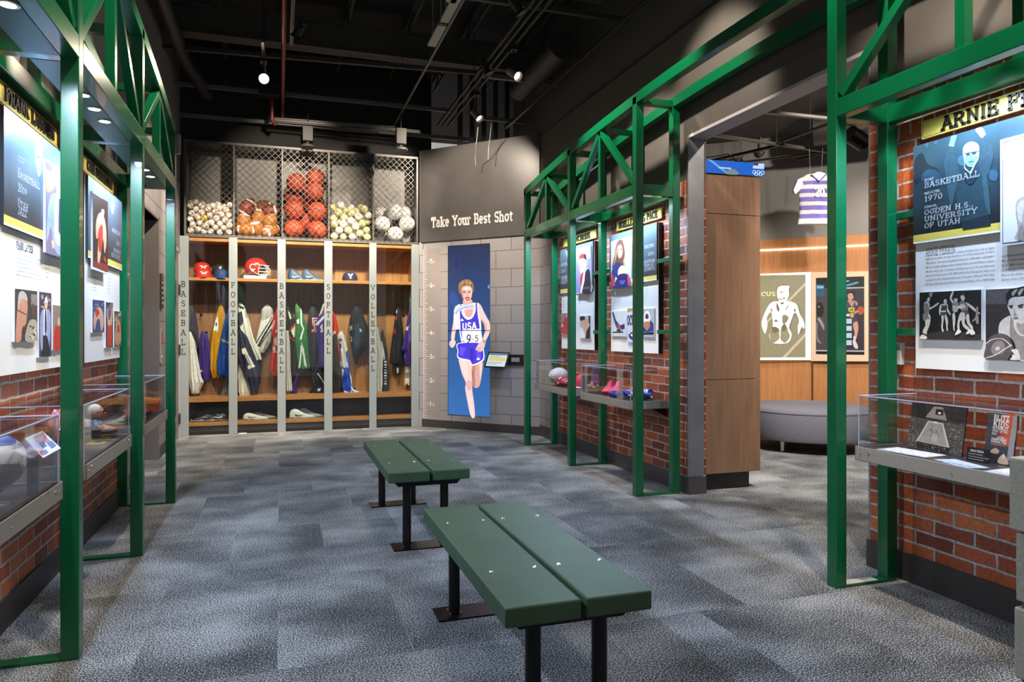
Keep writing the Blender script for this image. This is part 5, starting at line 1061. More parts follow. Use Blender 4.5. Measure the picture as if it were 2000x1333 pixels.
def make_football(c='#7d3a22'):
    r = thing('football', 'x', 'ball', world=False); R = .086; Lh = .142; k = 16
    prof = [(max(1e-4, R*(1-(abs(-1+2*i/k))**2.1)**.92), Lh*(-1+2*i/k)) for i in range(k+1)]
    MB().rev(prof, None, 24).build('cover', mat(c, .5, 0, 0, 0, 'football_leather', .12, 12, .2, 300), r, smooth='all')
    def rad(z): return R*(1-abs(z/Lh)**2.1)**.92
    st = MB()
    for z in (-.085, .085): st.rev([(rad(z-.011)+.0008, z-.011), (rad(z)+.0014, z), (rad(z+.011)+.0008, z+.011)], None, 24)
    st.build('stripe', mat('#eee8df', .5), r, smooth=True)
    la = MB(); la.box(-.003, .003, rad(0)-.002, rad(0)+.003, -.05, .05)
    for i in range(8): z = -.045+i*.0128; la.box(-.016, .016, rad(z)-.003, rad(z)+.004, z-.0025, z+.0025)
    la.build('laces', mat('#efeae2', .5), r); return r
def make_volley():
    R = .104; r = thing('volleyball', 'x', 'ball', world=False); MB().sph((0, 0, 0), R, None, 28, 18).build('cover', mat('#e8e8e2', .45), r, smooth='all')
    m = MB(); q = 28
    for ax in range(3):
        for s in (-.34, .34, 0):
            pts = []
            for i in range(q):
                t = 2*pi*i/q; v = [cos(t), sin(t), s]; v = v[-ax:]+v[:-ax]; pts.append(Vector(v).normalized()*R)
            m.tube(pts, .0012, None, 4, True)
    m.build('seam', mat('#9fa09a', .6), r); return r
def pack(x0, x1, y0, y1, z0, R, n, zmax, seed, jit=.0):
    Rn = random.Random(seed); B_ = []
    for i in range(n):
        best = None
        for t in range(260):
            rr = R*Rn.uniform(1-jit, 1); x = Rn.uniform(x0+R, x1-R); y = Rn.uniform(y0+R, max(y0+R+1e-4, y1-R)); z = z0+R
            for (a, b, c, q) in B_:
                d2 = (a-x)**2+(b-y)**2; s = (R+q)**2
                if d2 < s: z = max(z, c+math.sqrt(s-d2))
            if best is None or z < best[2]-1e-4: best = (x, y, z, R)
        if best[2]+R > zmax: break
        B_.append(best)
    return B_
def rr3(R): return Euler((R.uniform(0, 6.28), R.uniform(0, 6.28), R.uniform(0, 6.28)))
Rr = random.Random(3)
BINS = [(DIV[k]+.024, DIV[k+1]-.002) for k in range(5)]
def where(x, z, k, zt):
    lo, hi = BINS[k]; f = (x-lo)/(hi-lo)
    return ('left' if f < .34 else 'middle' if f < .67 else 'right'), ('top' if z > zt*.72+CZ0 else 'bottom' if z < CZ0+zt*.33 else 'middle height')
# baseballs
proto = make_small('baseball', .037, ballmat('#c9bda6', '#efe8dc', 'baseball_hide'), mat('#b7684f', .6)); yb = ballmat('#c9b23a', '#d8c452', 'yellow_baseball')
P_ = pack(*BINS[0], CYF+.004, CYF+.165, CZ0, .037, 68, 3.0, 11)
yel = min(range(len(P_)), key=lambda i: (P_[i][0]-(-.86))**2+(P_[i][2]-2.56)**2+(P_[i][1]-CYF)**2*3)
if yel == 0: yel = 1
for i, (x, y, z, q) in enumerate(P_):
    if i == yel:
        o = make_small('baseball', .037, yb, mat('#a98f2c', .6)); o['label'] = 'the single yellow ball among the white baseballs in the leftmost bin'
    else:
        o = proto if i == 0 else dup(proto); o['label'] = 'scuffed white baseball in the leftmost bin of the cage'; o['group'] = 'white baseballs in the cage'
    o.location = (x, y, z); o.rotation_euler = rr3(Rr)
# footballs
cols = ['#7d3a22', '#a3672a', '#a8641f', '#8a3f24', '#b0702a', '#9c5f28', '#7b3a25', '#a86a2c', '#9a5a22', '#a5652a']
FB = [(-.385, 2.745, 30, 20, '#7d3420', 'dark brown football with white stripes, top left of its bin'), (-.13, 2.715, 75, -15, '#7d3420', 'dark brown football with white laces, top right of its bin'), (-.245, 2.635, 10, 10, '#a3662a', 'tan football lodged under the two dark ones in its bin'),
      (-.115, 2.60, 5, -10, '#a5672a', 'tan football with a white stripe at the right side of its bin'), (-.42, 2.575, 5, 15, '#a56428', 'tan football standing at the left side of its bin'), (-.27, 2.50, -25, 35, '#a06024', 'tan football with a curved white stripe near the bin floor'),
      (-.395, 2.478, 90, 0, '#a8651f', 'orange tan football lying flat at the lower left of its bin'), (-.105, 2.478, 60, 60, '#9c5c20', 'tan football lying at the lower right corner of its bin'), (-.2, 2.79, 80, 0, '#8b4a28', 'brown football peeping out behind the top right one')]
for i, (x, z, ry, rz, c, lab) in enumerate(FB):
    o = make_football(c); o.location = (x, CYF+.095+(.15 if i in (8,) else .012*(i % 3)), z); o.rotation_euler = (radians(rz*.3), radians(ry), radians(rz)); o['label'] = lab; o['group'] = 'footballs in the cage'
# basketballs: placed as in the bin
proto = make_basketball(); D1 = .119
BBS = [(.163, .120, 0, 'basketball at the lower left of its bin, on the shelf'), (.449, .120, 0, 'basketball at the lower right of its bin, on the shelf'), (.306, .24, .17, 'basketball set back between the two lowest ones'),
       (.449, .359, 0, 'basketball with bold lettering at the right, second from the shelf'), (.163, .359, 0, 'basketball at the left, second from the shelf'), (.40, .49, .22, 'basketball set back in the middle of the pile'), (.165, .53, .19, 'basketball set back at the left, under the upper left one'),
       (.412, .605, 0, 'basketball at the right, just under the topmost one'), (.19, .70, 0, 'basketball at the upper left of the tall pile'), (.435, .80, .135, 'topmost basketball, at the upper right of the tall pile')]
BBS = [(a, CZ0+b, c, d) for a, b, c, d in BBS]
for i, (x, z, dy, lab) in enumerate(BBS):
    o = proto if i == 0 else dup(proto); o.location = (x, CYF+.122+dy, z); o.rotation_euler = (Rr.uniform(-.5, .5), Rr.uniform(-.8, .8), Rr.uniform(-.6, .6)); o['label'] = lab; o['group'] = 'basketballs in the cage'
# softballs
pw = make_small('softball', .0485, ballmat('#dedacb', '#f0ede2', 'white_softball'), mat('#b8a58e', .6)); pyl = make_small('softball', .0485, ballmat('#c6c284', '#d9d6a4', 'yellow_softball'), mat('#a99a58', .6))
P_ = pack(*BINS[3], CYF+.004, CYF+.215, CZ0, .0485, 42, 2.98, 5); print('softballs', len(P_)); used = {'w': 0, 'y': 0}
for i, (x, y, z, q) in enumerate(P_):
    k = 'y' if i == 1 or (i > 1 and Rr.random() < .6) else 'w'; pr_ = pyl if k == 'y' else pw
    o = pr_ if not used[k] else dup(pr_); used[k] += 1; o.location = (x, y, z); o.rotation_euler = rr3(Rr)
    o['label'] = 'pale yellow softball in the fourth bin of the cage' if k == 'y' else 'white softball in the fourth bin of the cage'; o['group'] = 'yellow softballs in the cage' if k == 'y' else 'white softballs in the cage'
# volleyballs
proto = make_volley(); R_ = .104
VB = [(1.256, .106, .21), (1.425, .106, 0), (1.578, .106, .21), (1.256, .232, 0), (1.577, .252, 0), (1.418, .40, .0), (1.262, .385, .20), (1.577, .41, .20)]
VL = ['volleyball set back at the lower left of its bin', 'volleyball front and centre on its bin floor', 'volleyball set back at the lower right of its bin', 'volleyball at the left front, above the floor layer', 'volleyball at the right front, above the floor layer', 'volleyball in the middle front at the top of the pile', 'volleyball behind at the upper left of its bin', 'volleyball behind at the upper right of its bin']
for i, (x, z, dy) in enumerate(VB):
    o = proto if i == 0 else dup(proto); o.location = (x, CYF+.107+dy, CZ0+z); o.rotation_euler = rr3(Rr); o['label'] = VL[i]; o['group'] = 'volleyballs in the cage'
# ================================================================== CLOTHES IN THE LOCKERS
def inpoly(x, y, p):
    c = False; j = len(p)-1
    for i in range(len(p)):
        if (p[i][1] > y) != (p[j][1] > y) and x < (p[j][0]-p[i][0])*(y-p[i][1])/(p[j][1]-p[i][1]+1e-9)+p[i][0]: c = not c
        j = i
    return c
GY = 9.45
def cloth_mat(c): return mat(c, .7, 0, 0, 0, 'jersey_cloth', .10, 25, .2, 60)
def garment(name, lab, cat, crop, rows, color, y=GY, patches=(), folds=3, deep=.30, grp='clothes hanging in the lockers', amp=1.):
    org, sc = crop; R = random.Random(len(lab)*7+int(rows[0][0])); pl = PY(y); n = 96; nr = 84
    col = cloth_mat(color); pm = [(cloth_mat(c), p) for c, p in patches]
    ys = [q[0] for q in rows]; vs = []; cc = []
    def interp(v):
        for a, b in zip(rows[:-1], rows[1:]):
            if v <= b[0]:
                f = (v-a[0])/(b[0]-a[0]+1e-9); return a[1]+(b[1]-a[1])*f, a[2]+(b[2]-a[2])*f
        return rows[-1][1:]
    p1, p2, p3 = R.uniform(0, 6), R.uniform(0, 6), R.uniform(0, 6)
    xm = pl.at(org[0]+sum(q[1]+q[2] for q in rows)/len(rows)/2/sc, 600).x; bi = max(k for k in range(5) if UC[k] < xm or k == 0)
    for i in range(nr+1):
        f = i/nr; v = ys[0]+(ys[-1]-ys[0])*f; xl, xr = interp(v)
        a = pl.at(org[0]+xl/sc, org[1]+v/sc); b = pl.at(org[0]+xr/sc, org[1]+v/sc); w_ = max(.006, b.x-a.x)
        d = min(.10, max(.012, w_*deep)); A_ = amp*min(1, f*3+.25)
        for k in range(n):
            t = 2*pi*k/n
            u = (1+cos(t))/2
            fold = (sin(folds*2*pi*u+p1+f*1.2)*.5+sin((folds*1.7)*2*pi*u+p2-f*2+sin(f*5+p1))*.30+sin(f*9+u*5+p3)*.32)*A_
            yy = y - sin(t)*d*(.75) - (fold*d*.62 if sin(t) > 0 else 0)
            xx = (a.x+b.x)/2+cos(t)*w_/2*(1+.02*sin(f*14+p2))
            xx = min(max(xx, UC[bi]+.024), UC[bi+1]-.024); yy = min(yy, YB-.016); yy = max(yy, YF+.025)
            vs.append((xx, yy, a.z+.012*sin(k*.5+p1)*(f > .97))); cc.append((xl+(xr-xl)*u, v))
    m = MB(); m.v = [Vector(q) for q in vs]; m.mi(col)
    for i in range(nr):
        for k in range(n):
            k2 = (k+1) % n; f = [i*n+k, i*n+k2, (i+1)*n+k2, (i+1)*n+k]; m.f.append(f)
            cx = (cc[f[0]][0]+cc[f[1]][0])/2; cy = (cc[f[0]][1]+cc[f[2]][1])/2; mi = 0
            if k < n/2:
                for q, pp in pm:
                    if inpoly(cx, cy, pp): mi = m.mi(q)
            m.m.append(mi)
    m.f.append(list(range(n-1, -1, -1))); m.m.append(0); m.f.append([nr*n+k for k in range(n)]); m.m.append(0)
    o = m.build(name, None, None, smooth='all'); tag(o, lab, cat, grp); return o
C7 = ((370, 580), 6.347); C8 = ((550, 580), 6.346)
G = garment
G('shirt', 'dark slate shirt at the far left of the BASEBALL locker', 'shirt', C7, [(90, -8, 22), (200, -8, 80), (400, -8, 105), (640, 60, 130)], '#3b3a4e', 9.50)
G('jersey', 'white jersey hanging at the lower left of the BASEBALL locker', 'jersey', C7, [(435, -8, 18), (560, -8, 70), (800, -8, 110), (1000, -8, 150), (1060, 0, 178), (1195, 25, 112)], '#e6e2dc', 9.40)
G('jersey', 'purple jersey hanging in the middle of the BASEBALL locker', 'jersey', C7, [(425, 150, 185), (480, 130, 225), (600, 118, 250), (800, 118, 262), (950, 130, 262), (1050, 165, 245)], '#43297e', 9.47, [('#d8cfc0', [(125, 905), (160, 905), (165, 930), (130, 930)])])
G('jersey', 'yellow jersey with white letter patch', 'jersey', C7, [(80, 378, 400), (200, 345, 440), (400, 290, 460), (600, 265, 440), (880, 258, 400), (1005, 295, 395)], '#d69a12', 9.50, [('#e8e6e2', [(300, 420), (325, 300), (355, 240), (365, 430)]), ('#20242e', [(325, 330), (345, 320), (345, 360), (330, 370)])], folds=3)
G('jersey', 'royal blue jersey with tan stripe beside the yellow one', 'jersey', C7, [(90, 488, 530), (150, 480, 545), (300, 430, 555), (520, 385, 555), (800, 335, 555), (940, 345, 555), (1000, 400, 540)], '#12489c', 9.40, [('#c9a27a', [(398, 522), (490, 560), (545, 570), (545, 590), (485, 582), (398, 542)])])
G('trousers', 'grey trouser leg below the royal blue jersey', 'trousers', C7, [(930, 458, 520), (1100, 420, 520), (1245, 388, 520)], '#8e8a86', 9.49)
G('jersey', 'white and navy football jersey at the left of the FOOTBALL locker', 'jersey', C7, [(70, 612, 640), (120, 600, 680), (300, 600, 745), (500, 650, 790), (700, 740, 880), (780, 800, 895)], '#e6e2da', 9.48, [('#2b2a3c', [(600, 100), (680, 130), (675, 160), (620, 140)]), ('#3b3a4c', [(600, 200), (650, 180), (670, 300), (640, 370), (600, 330)]), ('#b9b4ad', [(680, 160), (720, 200), (720, 270), (690, 260)])])
G('jersey', 'navy football jersey with large white numeral 1', 'jersey', C7, [(410, 604, 640), (500, 600, 720), (700, 592, 800), (820, 640, 850), (1050, 720, 882), (1195, 760, 850)], '#2f2c48', 9.38, [('#e8e5df', [(650, 650), (690, 628), (790, 825), (815, 865), (725, 905), (715, 862), (745, 850), (685, 712), (655, 712)])])
G('trousers', 'white football trousers hanging low behind the navy jersey', 'trousers', C7, [(840, 604, 650), (1000, 604, 720), (1180, 610, 755), (1235, 630, 745)], '#dcd8d0', 9.44)
G('shorts', 'black shorts behind the navy football jersey', 'shorts', C7, [(690, 850, 915), (850, 840, 905), (1000, 850, 880)], '#26242e', 9.53)
G('trousers', 'white football trousers with dark side stripes', 'trousers', C7, [(85, 955, 980), (160, 895, 1035), (260, 885, 1050), (400, 860, 1040), (560, 820, 1010), (640, 828, 960), (690, 870, 915)], '#e3dfd9', 9.50, [('#b3aeac', [(860, 70), (1060, 70), (1060, 200), (1000, 260), (900, 300), (870, 260)]), ('#232228', [(1040, 262), (1052, 290), (862, 622), (838, 608)]), ('#232228', [(1020, 248), (1032, 252), (828, 588), (815, 580)]), ('#232228', [(1048, 340), (1050, 360), (872, 628), (864, 616)])], folds=2, amp=.5)
G('jersey', 'red jersey with white letters at the right of the FOOTBALL locker', 'jersey', C7, [(130, 1085, 1115), (250, 1040, 1125), (400, 1010, 1125), (520, 1035, 1125), (700, 1020, 1125), (900, 990, 1125), (975, 1050, 1125)], '#cf2e1c', 9.42, [('#eee7e2', [(1048, 520), (1085, 490), (1088, 600), (1052, 600)]), ('#eee7e2', [(1035, 630), (1060, 610), (1080, 690), (1050, 700)]), ('#eee7e2', [(1010, 390), (1050, 290), (1062, 300), (1030, 400)]), ('#eee7e2', [(1065, 415), (1085, 415), (1085, 440), (1065, 440)])])
G('jersey', 'black jersey with orange and white trim in the BASKETBALL locker', 'jersey', C8, [(120, 62, 85), (250, 60, 150), (340, 60, 180), (500, 95, 218), (700, 100, 222), (960, 140, 205), (1000, 150, 190)], '#2a2a28', 9.46, [('#e8e2da', [(112, 425), (160, 345), (190, 470), (150, 510)]), ('#d0592e', [(90, 420), (165, 325), (175, 345), (105, 440)]), ('#c8432c', [(92, 480), (150, 530), (215, 515), (215, 540), (145, 552), (92, 505)]), ('#d8d2ca', [(75, 170), (100, 200), (130, 270), (100, 275)])])
G('trousers', 'white warm-up trousers at the far left of the BASKETBALL locker', 'trousers', C8, [(420, 55, 85), (600, 55, 105), (900, 55, 112), (1165, 60, 135)], '#e2ded8', 9.38)
G('jersey', 'green sleeveless jersey with white side panels', 'jersey', C8, [(85, 175, 188), (150, 165, 240), (300, 175, 298), (550, 160, 330), (880, 200, 353), (890, 230, 350)], '#23713c', 9.42, [('#ece8e0', [(230, 130), (246, 150), (252, 330), (278, 400), (242, 540), (225, 520), (262, 400), (232, 330)]), ('#ece8e0', [(242, 560), (272, 640), (312, 885), (286, 888), (255, 660)]), ('#ece8e0', [(238, 580), (222, 800), (205, 885), (228, 885), (250, 660)]), ('#c8402c', [(182, 158), (215, 158), (215, 182), (182, 182)]), ('#e0e6e0', [(180, 290), (215, 270), (215, 330), (190, 330)])], folds=2, amp=.5)
G('trousers', 'small purple garment hanging lowest in the BASKETBALL locker', 'shorts', C8, [(950, 188, 215), (1100, 130, 190), (1200, 110, 185)], '#3c2275', 9.42)
G('jersey', 'black jersey with red and white numeral 5', 'jersey', C8, [(80, 378, 392), (150, 345, 430), (300, 325, 470), (500, 312, 470), (900, 300, 450), (970, 240, 395)], '#28252f', 9.50, [('#d5cfd0', [(380, 262), (445, 258), (445, 300), (410, 305), (408, 335), (432, 350), (432, 445), (372, 445), (372, 412), (398, 405), (398, 370), (380, 352)]), ('#c23a48', [(388, 270), (438, 266), (438, 292), (402, 297), (400, 342), (425, 360), (424, 436), (380, 436), (380, 420), (406, 412), (406, 366), (388, 350)])], folds=3, amp=.6)
G('jersey', 'violet jersey with white diagonal lettering', 'jersey', C8, [(85, 515, 570), (180, 480, 575), (330, 425, 575), (500, 432, 575), (700, 455, 575), (830, 450, 575), (870, 480, 560)], '#3a2a86', 9.38, [('#dcd6e2', [(425, 335), (525, 232), (540, 250), (440, 362)]), ('#cdbba6', [(515, 85), (532, 90), (500, 205), (465, 245), (480, 190)]), ('#dcd6e2', [(470, 380), (502, 335), (512, 442), (478, 442), (490, 400)])], folds=3, amp=.6)
G('trousers', 'black trousers with white piping in the BASKETBALL locker', 'trousers', C8, [(840, 450, 560), (970, 360, 560), (1100, 385, 560), (1190, 335, 560)], '#1f2129', 9.46, [('#d8d8dc', [(438, 950), (450, 946), (542, 1082), (530, 1088)]), ('#d8d8dc', [(440, 1140), (480, 1132), (472, 1170), (447, 1172)])], folds=2, amp=.5)
G('shirt', 'bright red shirt at the left of the SOFTBALL locker', 'shirt', C8, [(180, 600, 642), (250, 600, 675), (400, 600, 705), (470, 600, 690)], '#cf2a1a', 9.50, [('#e8e0da', [(632, 425), (665, 425), (665, 475), (632, 475)])])
G('trousers', 'charcoal trousers at the left of the SOFTBALL locker', 'trousers', C8, [(480, 605, 688), (700, 605, 702), (900, 605, 738), (1080, 605, 745), (1190, 620, 725)], '#38342f', 9.42)
G('jersey', 'white jersey with blue letters and blue side', 'jersey', C8, [(425, 730, 750), (480, 692, 780), (650, 705, 820), (700, 715, 838), (860, 730, 855), (888, 750, 825)], '#e6e3de', 9.48, [('#3a52a8', [(792, 690), (822, 655), (870, 840), (825, 885)]), ('#cf2e2a', [(700, 520), (716, 520), (738, 800), (720, 805)]), ('#2f3f88', [(720, 518), (742, 520), (742, 560), (720, 560)]), ('#2f3f88', [(720, 580), (742, 580), (740, 640), (718, 640)])])
G('trousers', 'blue and white trousers hanging down to the shelf of the SOFTBALL locker', 'trousers', C8, [(880, 740, 830), (1000, 750, 865), (1120, 745, 875), (1180, 770, 965), (1198, 775, 970)], '#1b48b0', 9.44, [('#e8e6e4', [(840, 900), (870, 900), (880, 1150), (975, 1178), (975, 1200), (760, 1200), (770, 1162), (850, 1186), (862, 1100)]), ('#e8e6e4', [(740, 890), (770, 900), (750, 1010), (740, 1010)])])
G('jacket', 'black jacket with outlined numerals', 'jacket', C8, [(85, 920, 935), (150, 880, 985), (280, 842, 1035), (400, 832, 1080), (600, 860, 1100), (720, 880, 985), (770, 890, 950), (830, 912, 942)], '#1a1c25', 9.48, [('#c9c9cc', [(838, 370), (868, 360), (870, 410), (838, 422)]), ('#1a1c25', [(848, 380), (860, 376), (860, 402), (848, 406)]), ('#c9c9cc', [(830, 485), (875, 505), (872, 555), (840, 545)]), ('#1a1c25', [(842, 500), (862, 512), (860, 540), (848, 535)]), ('#2c3f5c', [(895, 330), (960, 330), (965, 740), (930, 770), (890, 700)]), ('#b8bcc6', [(960, 400), (975, 395), (990, 430), (965, 440)])], folds=7, amp=1.3)
G('cap', 'small dark blue cap hanging beside the black jacket', 'cap', C8, [(430, 1065, 1090), (480, 1040, 1110), (560, 1030, 1115), (650, 1040, 1110)], '#20253a', 9.40)
G('trousers', 'cream trousers at the far left of the VOLLEYBALL locker', 'trousers', C8, [(380, 1160, 1198), (700, 1160, 1258), (900, 1160, 1250), (1080, 1160, 1250), (1193, 1170, 1238)], '#ddd8cc', 9.40)
G('trousers', 'dark tracksuit trousers with dashed white side stripe', 'trousers', C8, [(405, 1245, 1256), (520, 1215, 1285), (700, 1240, 1310), (1000, 1250, 1340), (1170, 1245, 1330)], '#23262f', 9.48, [('#e6e4de', [(1218, 560), (1242, 555), (1272, 700), (1278, 780), (1262, 780), (1240, 640)])]+[('#e6e4de', [(1268, 800+k*34), (1296, 800+k*34), (1299, 815+k*34), (1272, 815+k*34)]) for k in range(9)], folds=2, amp=.4)
G('dress', 'navy sleeveless uniform with red badges hanging from its hook', 'uniform', C8, [(90, 1435, 1450), (250, 1405, 1490), (450, 1380, 1512), (700, 1350, 1510), (833, 1335, 1508), (842, 1405, 1470), (965, 1412, 1466)], '#20222d', 9.48, [('#c9303c', [(1380, 398), (1408, 392), (1412, 452), (1382, 450)]), ('#c9303c', [(1402, 248), (1428, 246), (1428, 292), (1406, 290)]), ('#d8d6d2', [(1425, 882), (1450, 882), (1450, 942), (1426, 942)]), ('#d8d6d2', [(1420, 170), (1432, 165), (1428, 200), (1420, 205)]), ('#d8d6d2', [(1485, 265), (1500, 285), (1510, 310), (1495, 310)])], folds=4)
G('jersey', 'purple long-sleeved jersey at the right end of the lockers', 'jersey', C8, [(90, 1605, 1650), (250, 1560, 1650), (400, 1540, 1650), (650, 1490, 1650), (700, 1520, 1650), (850, 1530, 1650)], '#4b2a94', 9.42, [('#e6e0ee', [(1535, 415), (1548, 375), (1582, 358), (1565, 422)]), ('#e6e0ee', [(1582, 205), (1640, 190), (1640, 212), (1605, 240)]), ('#8f7fc0', [(1575, 520), (1590, 520), (1610, 640), (1600, 645)])])
G('shorts', 'white shorts with grey band under the purple jersey', 'shorts', C8, [(850, 1535, 1640), (1090, 1520, 1640)], '#e6e2dc', 9.48, [('#9c9894', [(1515, 940), (1645, 940), (1645, 1010), (1515, 1010)])])

# ---- caps, helmet, shoes
def cap(lab, c, brim, loc, rz, emblem=None, s=1., tilt=0):
    r = thing('baseball_hat', lab, 'cap', loc, rz, group='caps on the upper locker shelf', world=False); r.rotation_euler = (tilt, 0, rz)
    prof = [(.092, 0), (.093, .02), (.088, .055), (.07, .09), (.04, .108), (.0001, .114)]
    MB().rev([(a*s, b*s) for a, b in prof], None, 28, sx=1, sy=1.08).rev([(.007*s, .112*s), (.006*s, .118*s), (.0001, .12*s)], None, 10).build('crown', cloth_mat(c), r, smooth='all')
    b = MB(); n = 14; vs = []
    for j in range(5):
        f = j/4
        for i in range(n+1):
            t = pi*i/n; x = -.085*cos(t)*s*(1-.05*f); y = -(.055+.02*sin(t)+f*.075*max(0,sin(t))**.6)*s*(1 if f else .9); vs.append((x, y, (.012-.018*f-.022*(abs(cos(t)))**2)*s))
    top = len(vs); vs += [(x, y, z-.004) for x, y, z in vs]
    fs = [(j*(n+1)+i, j*(n+1)+i+1, (j+1)*(n+1)+i+1, (j+1)*(n+1)+i) for j in range(4) for i in range(n)]
    b.add(vs, fs+[tuple(top+q for q in f[::-1]) for f in fs]); b.build('brim', cloth_mat(brim), r, smooth='all')
    if emblem: emblem(r, s)
    return r
def onface(mb, pts, m, s=1., R=.0955, h0=.02):     # bend a flat figure onto the front of the crown
    mb.poly([(sin(x/.09)*R*s, -cos(x/.09)*R*1.08*s*(1-.35*max(0, (z-.03)/.08)**2), z*s) for x, z in pts], m)
def emb_bird(r, s):
    m = MB(); w_ = mat('#e8e0d0', .6)
    for k in (-1, 1):
        onface(m, [(0, .05), (k*.012, .062), (k*.038, .070), (k*.040, .060), (k*.016, .048), (0, .040)], w_, s)
        onface(m, [(k*.004, .038), (k*.022, .046), (k*.026, .038), (k*.006, .030)], w_, s)
    m.build('emblem', None, r)
def emb_Y(r, s):
    m = MB(); w_ = mat('#eceae4', .6); onface(m, [(-.032, .085), (-.012, .085), (0, .062), (.012, .085), (.032, .085), (.008, .046), (.008, .026), (.02, .022), (-.02, .022), (-.008, .026), (-.008, .046)], w_, s); m.build('emblem', None, r)
def emb_S(r, s):
    m = MB(); w_ = mat('#c9b489', .6); onface(m, [(-.01, .08), (.012, .08), (.014, .068), (-.002, .066), (.012, .05), (.01, .034), (-.014, .034), (-.012, .046), (.002, .046), (-.012, .062)], w_, s); m.build('emblem', None, r)
SH = 1.878
cap('red baseball cap with dark brim and bird emblem, stacked behind another', '#c4261f', '#2a2624', (-.905, 9.43, SH+.085), .25, emb_bird, 1.05)
cap('bright red baseball cap with bird emblem, front of the pair', '#cf2a22', '#cf2a22', (-.88, 9.32, SH+.006), .15, emb_bird, 1.0)
cap('black baseball cap with tan letter emblem', '#1b1b1e', '#1b1b1e', (-.70, 9.42, SH+.06), .1, emb_S, 1.08)
cap('dark blue cap with marbled front, below the black cap', '#23386a', '#2b4a86', (-.67, 9.30, SH+.006), -.1, None, .95)
cap('navy cap with white letter Y alone on the SOFTBALL shelf', '#262b48', '#262b48', (.855, 9.36, SH+.006), .0, emb_Y, 1.05)
# small boxes / stands
o = MB().box(-.83+.1, -.60, 9.36, 9.5, SH, SH+.05).build('cap_stand', mat('#2b3c5c', .3)); tag(o, 'low dark blue stand under the black cap', 'stand')
o = MB().box(-.98, -.82, 9.37, 9.5, SH, SH+.08).build('cap_stand', mat('#7d1f1c', .3)); tag(o, 'low dark red stand under the rear red cap', 'stand')
# helmet, facing right
r = thing('football_helmet', 'red football helmet with white face mask', 'helmet', (-.285, 9.38, SH+.045), world=False); r.rotation_euler = (0, 0, radians(-18))
m = MB(); R = .122; nn = 30; kk = 22; vs = []; fs = []
for j in range(kk+1):
    ph = pi*j/kk*.78
    for i in range(nn): t = 2*pi*i/nn; vs.append((R*1.12*sin(ph)*cos(t), R*.98*sin(ph)*sin(t), R*1.0*cos(ph)+.105))
for j in range(kk):
    for i in range(nn):
        a = [j*nn+i, j*nn+(i+1) % nn, (j+1)*nn+(i+1) % nn, (j+1)*nn+i]; c = sum((Vector(vs[q]) for q in a), Vector())/4
        if c.x > .062 and c.z < .135 and abs(c.y) < .085: continue
        fs.append(a)
m.add(vs, fs); o = m.build('shell', mat('#b8261c', .25, 0, 0, .6, 'helmet_red'), r, smooth='all'); sd = o.modifiers.new('thick', 'SOLIDIFY'); sd.thickness = .006
MB().sph((0, 0, .10), .108, None, 20, 12).build('padding', mat('#3a3230', .8), r, smooth='all')
m = MB(); wt = .0042
def arcp(z, x0, w_, bul, k=12): return [(x0+bul*sin(pi*i/k), -w_*cos(pi*i/k), z) for i in range(k+1)]
for z, x0, w_, bul in ((.125, .085, .105, .075), (.085, .07, .108, .105), (.045, .065, .10, .11), (.012, .06, .085, .10)): m.tube(arcp(z, x0, w_, bul), wt, None, 8)
for y in (-.045, .045): m.tube([(.12, y*1.1, .125), (.155, y, .085), (.160, y, .045), (.145, y*.9, .012)], wt, None, 8)
for y in (-1, 1): m.tube([(.04, y*.112, .15), (.085, y*.105, .125), (.07, y*.108, .085), (.065, y*.10, .045), (.06, y*.085, .012)], wt, None, 8)
m.build('face_mask', mat('#eceae4', .3), r, smooth=True)
m = MB()
for y in (-1, 1): m.tube([(.005+.036*cos(t), y*(.1195-.0), .10+.034*sin(t)) for t in [.6+k*.42 for k in range(13)]], .006, None, 6)
m.build('side_emblem', mat('#eceae4', .4), r)
m = MB(); m.cyl((0, -.118, .062), (0, -.126, .062), .016, None, 16).tube([(0, -.12, .06), (.05, -.115, .02), (.11, -.06, -.005)], .004, None, 6); m.build('chin_strap', mat('#d9d6d0', .5), r)
tag(MB().box(-.42, -.16, 9.28, 9.45, SH, SH+.045).build('helmet_stand', mat('#b9c9d8', .15, 0, 0, 0, 'pale_block')), 'pale translucent block under the red helmet', 'stand')

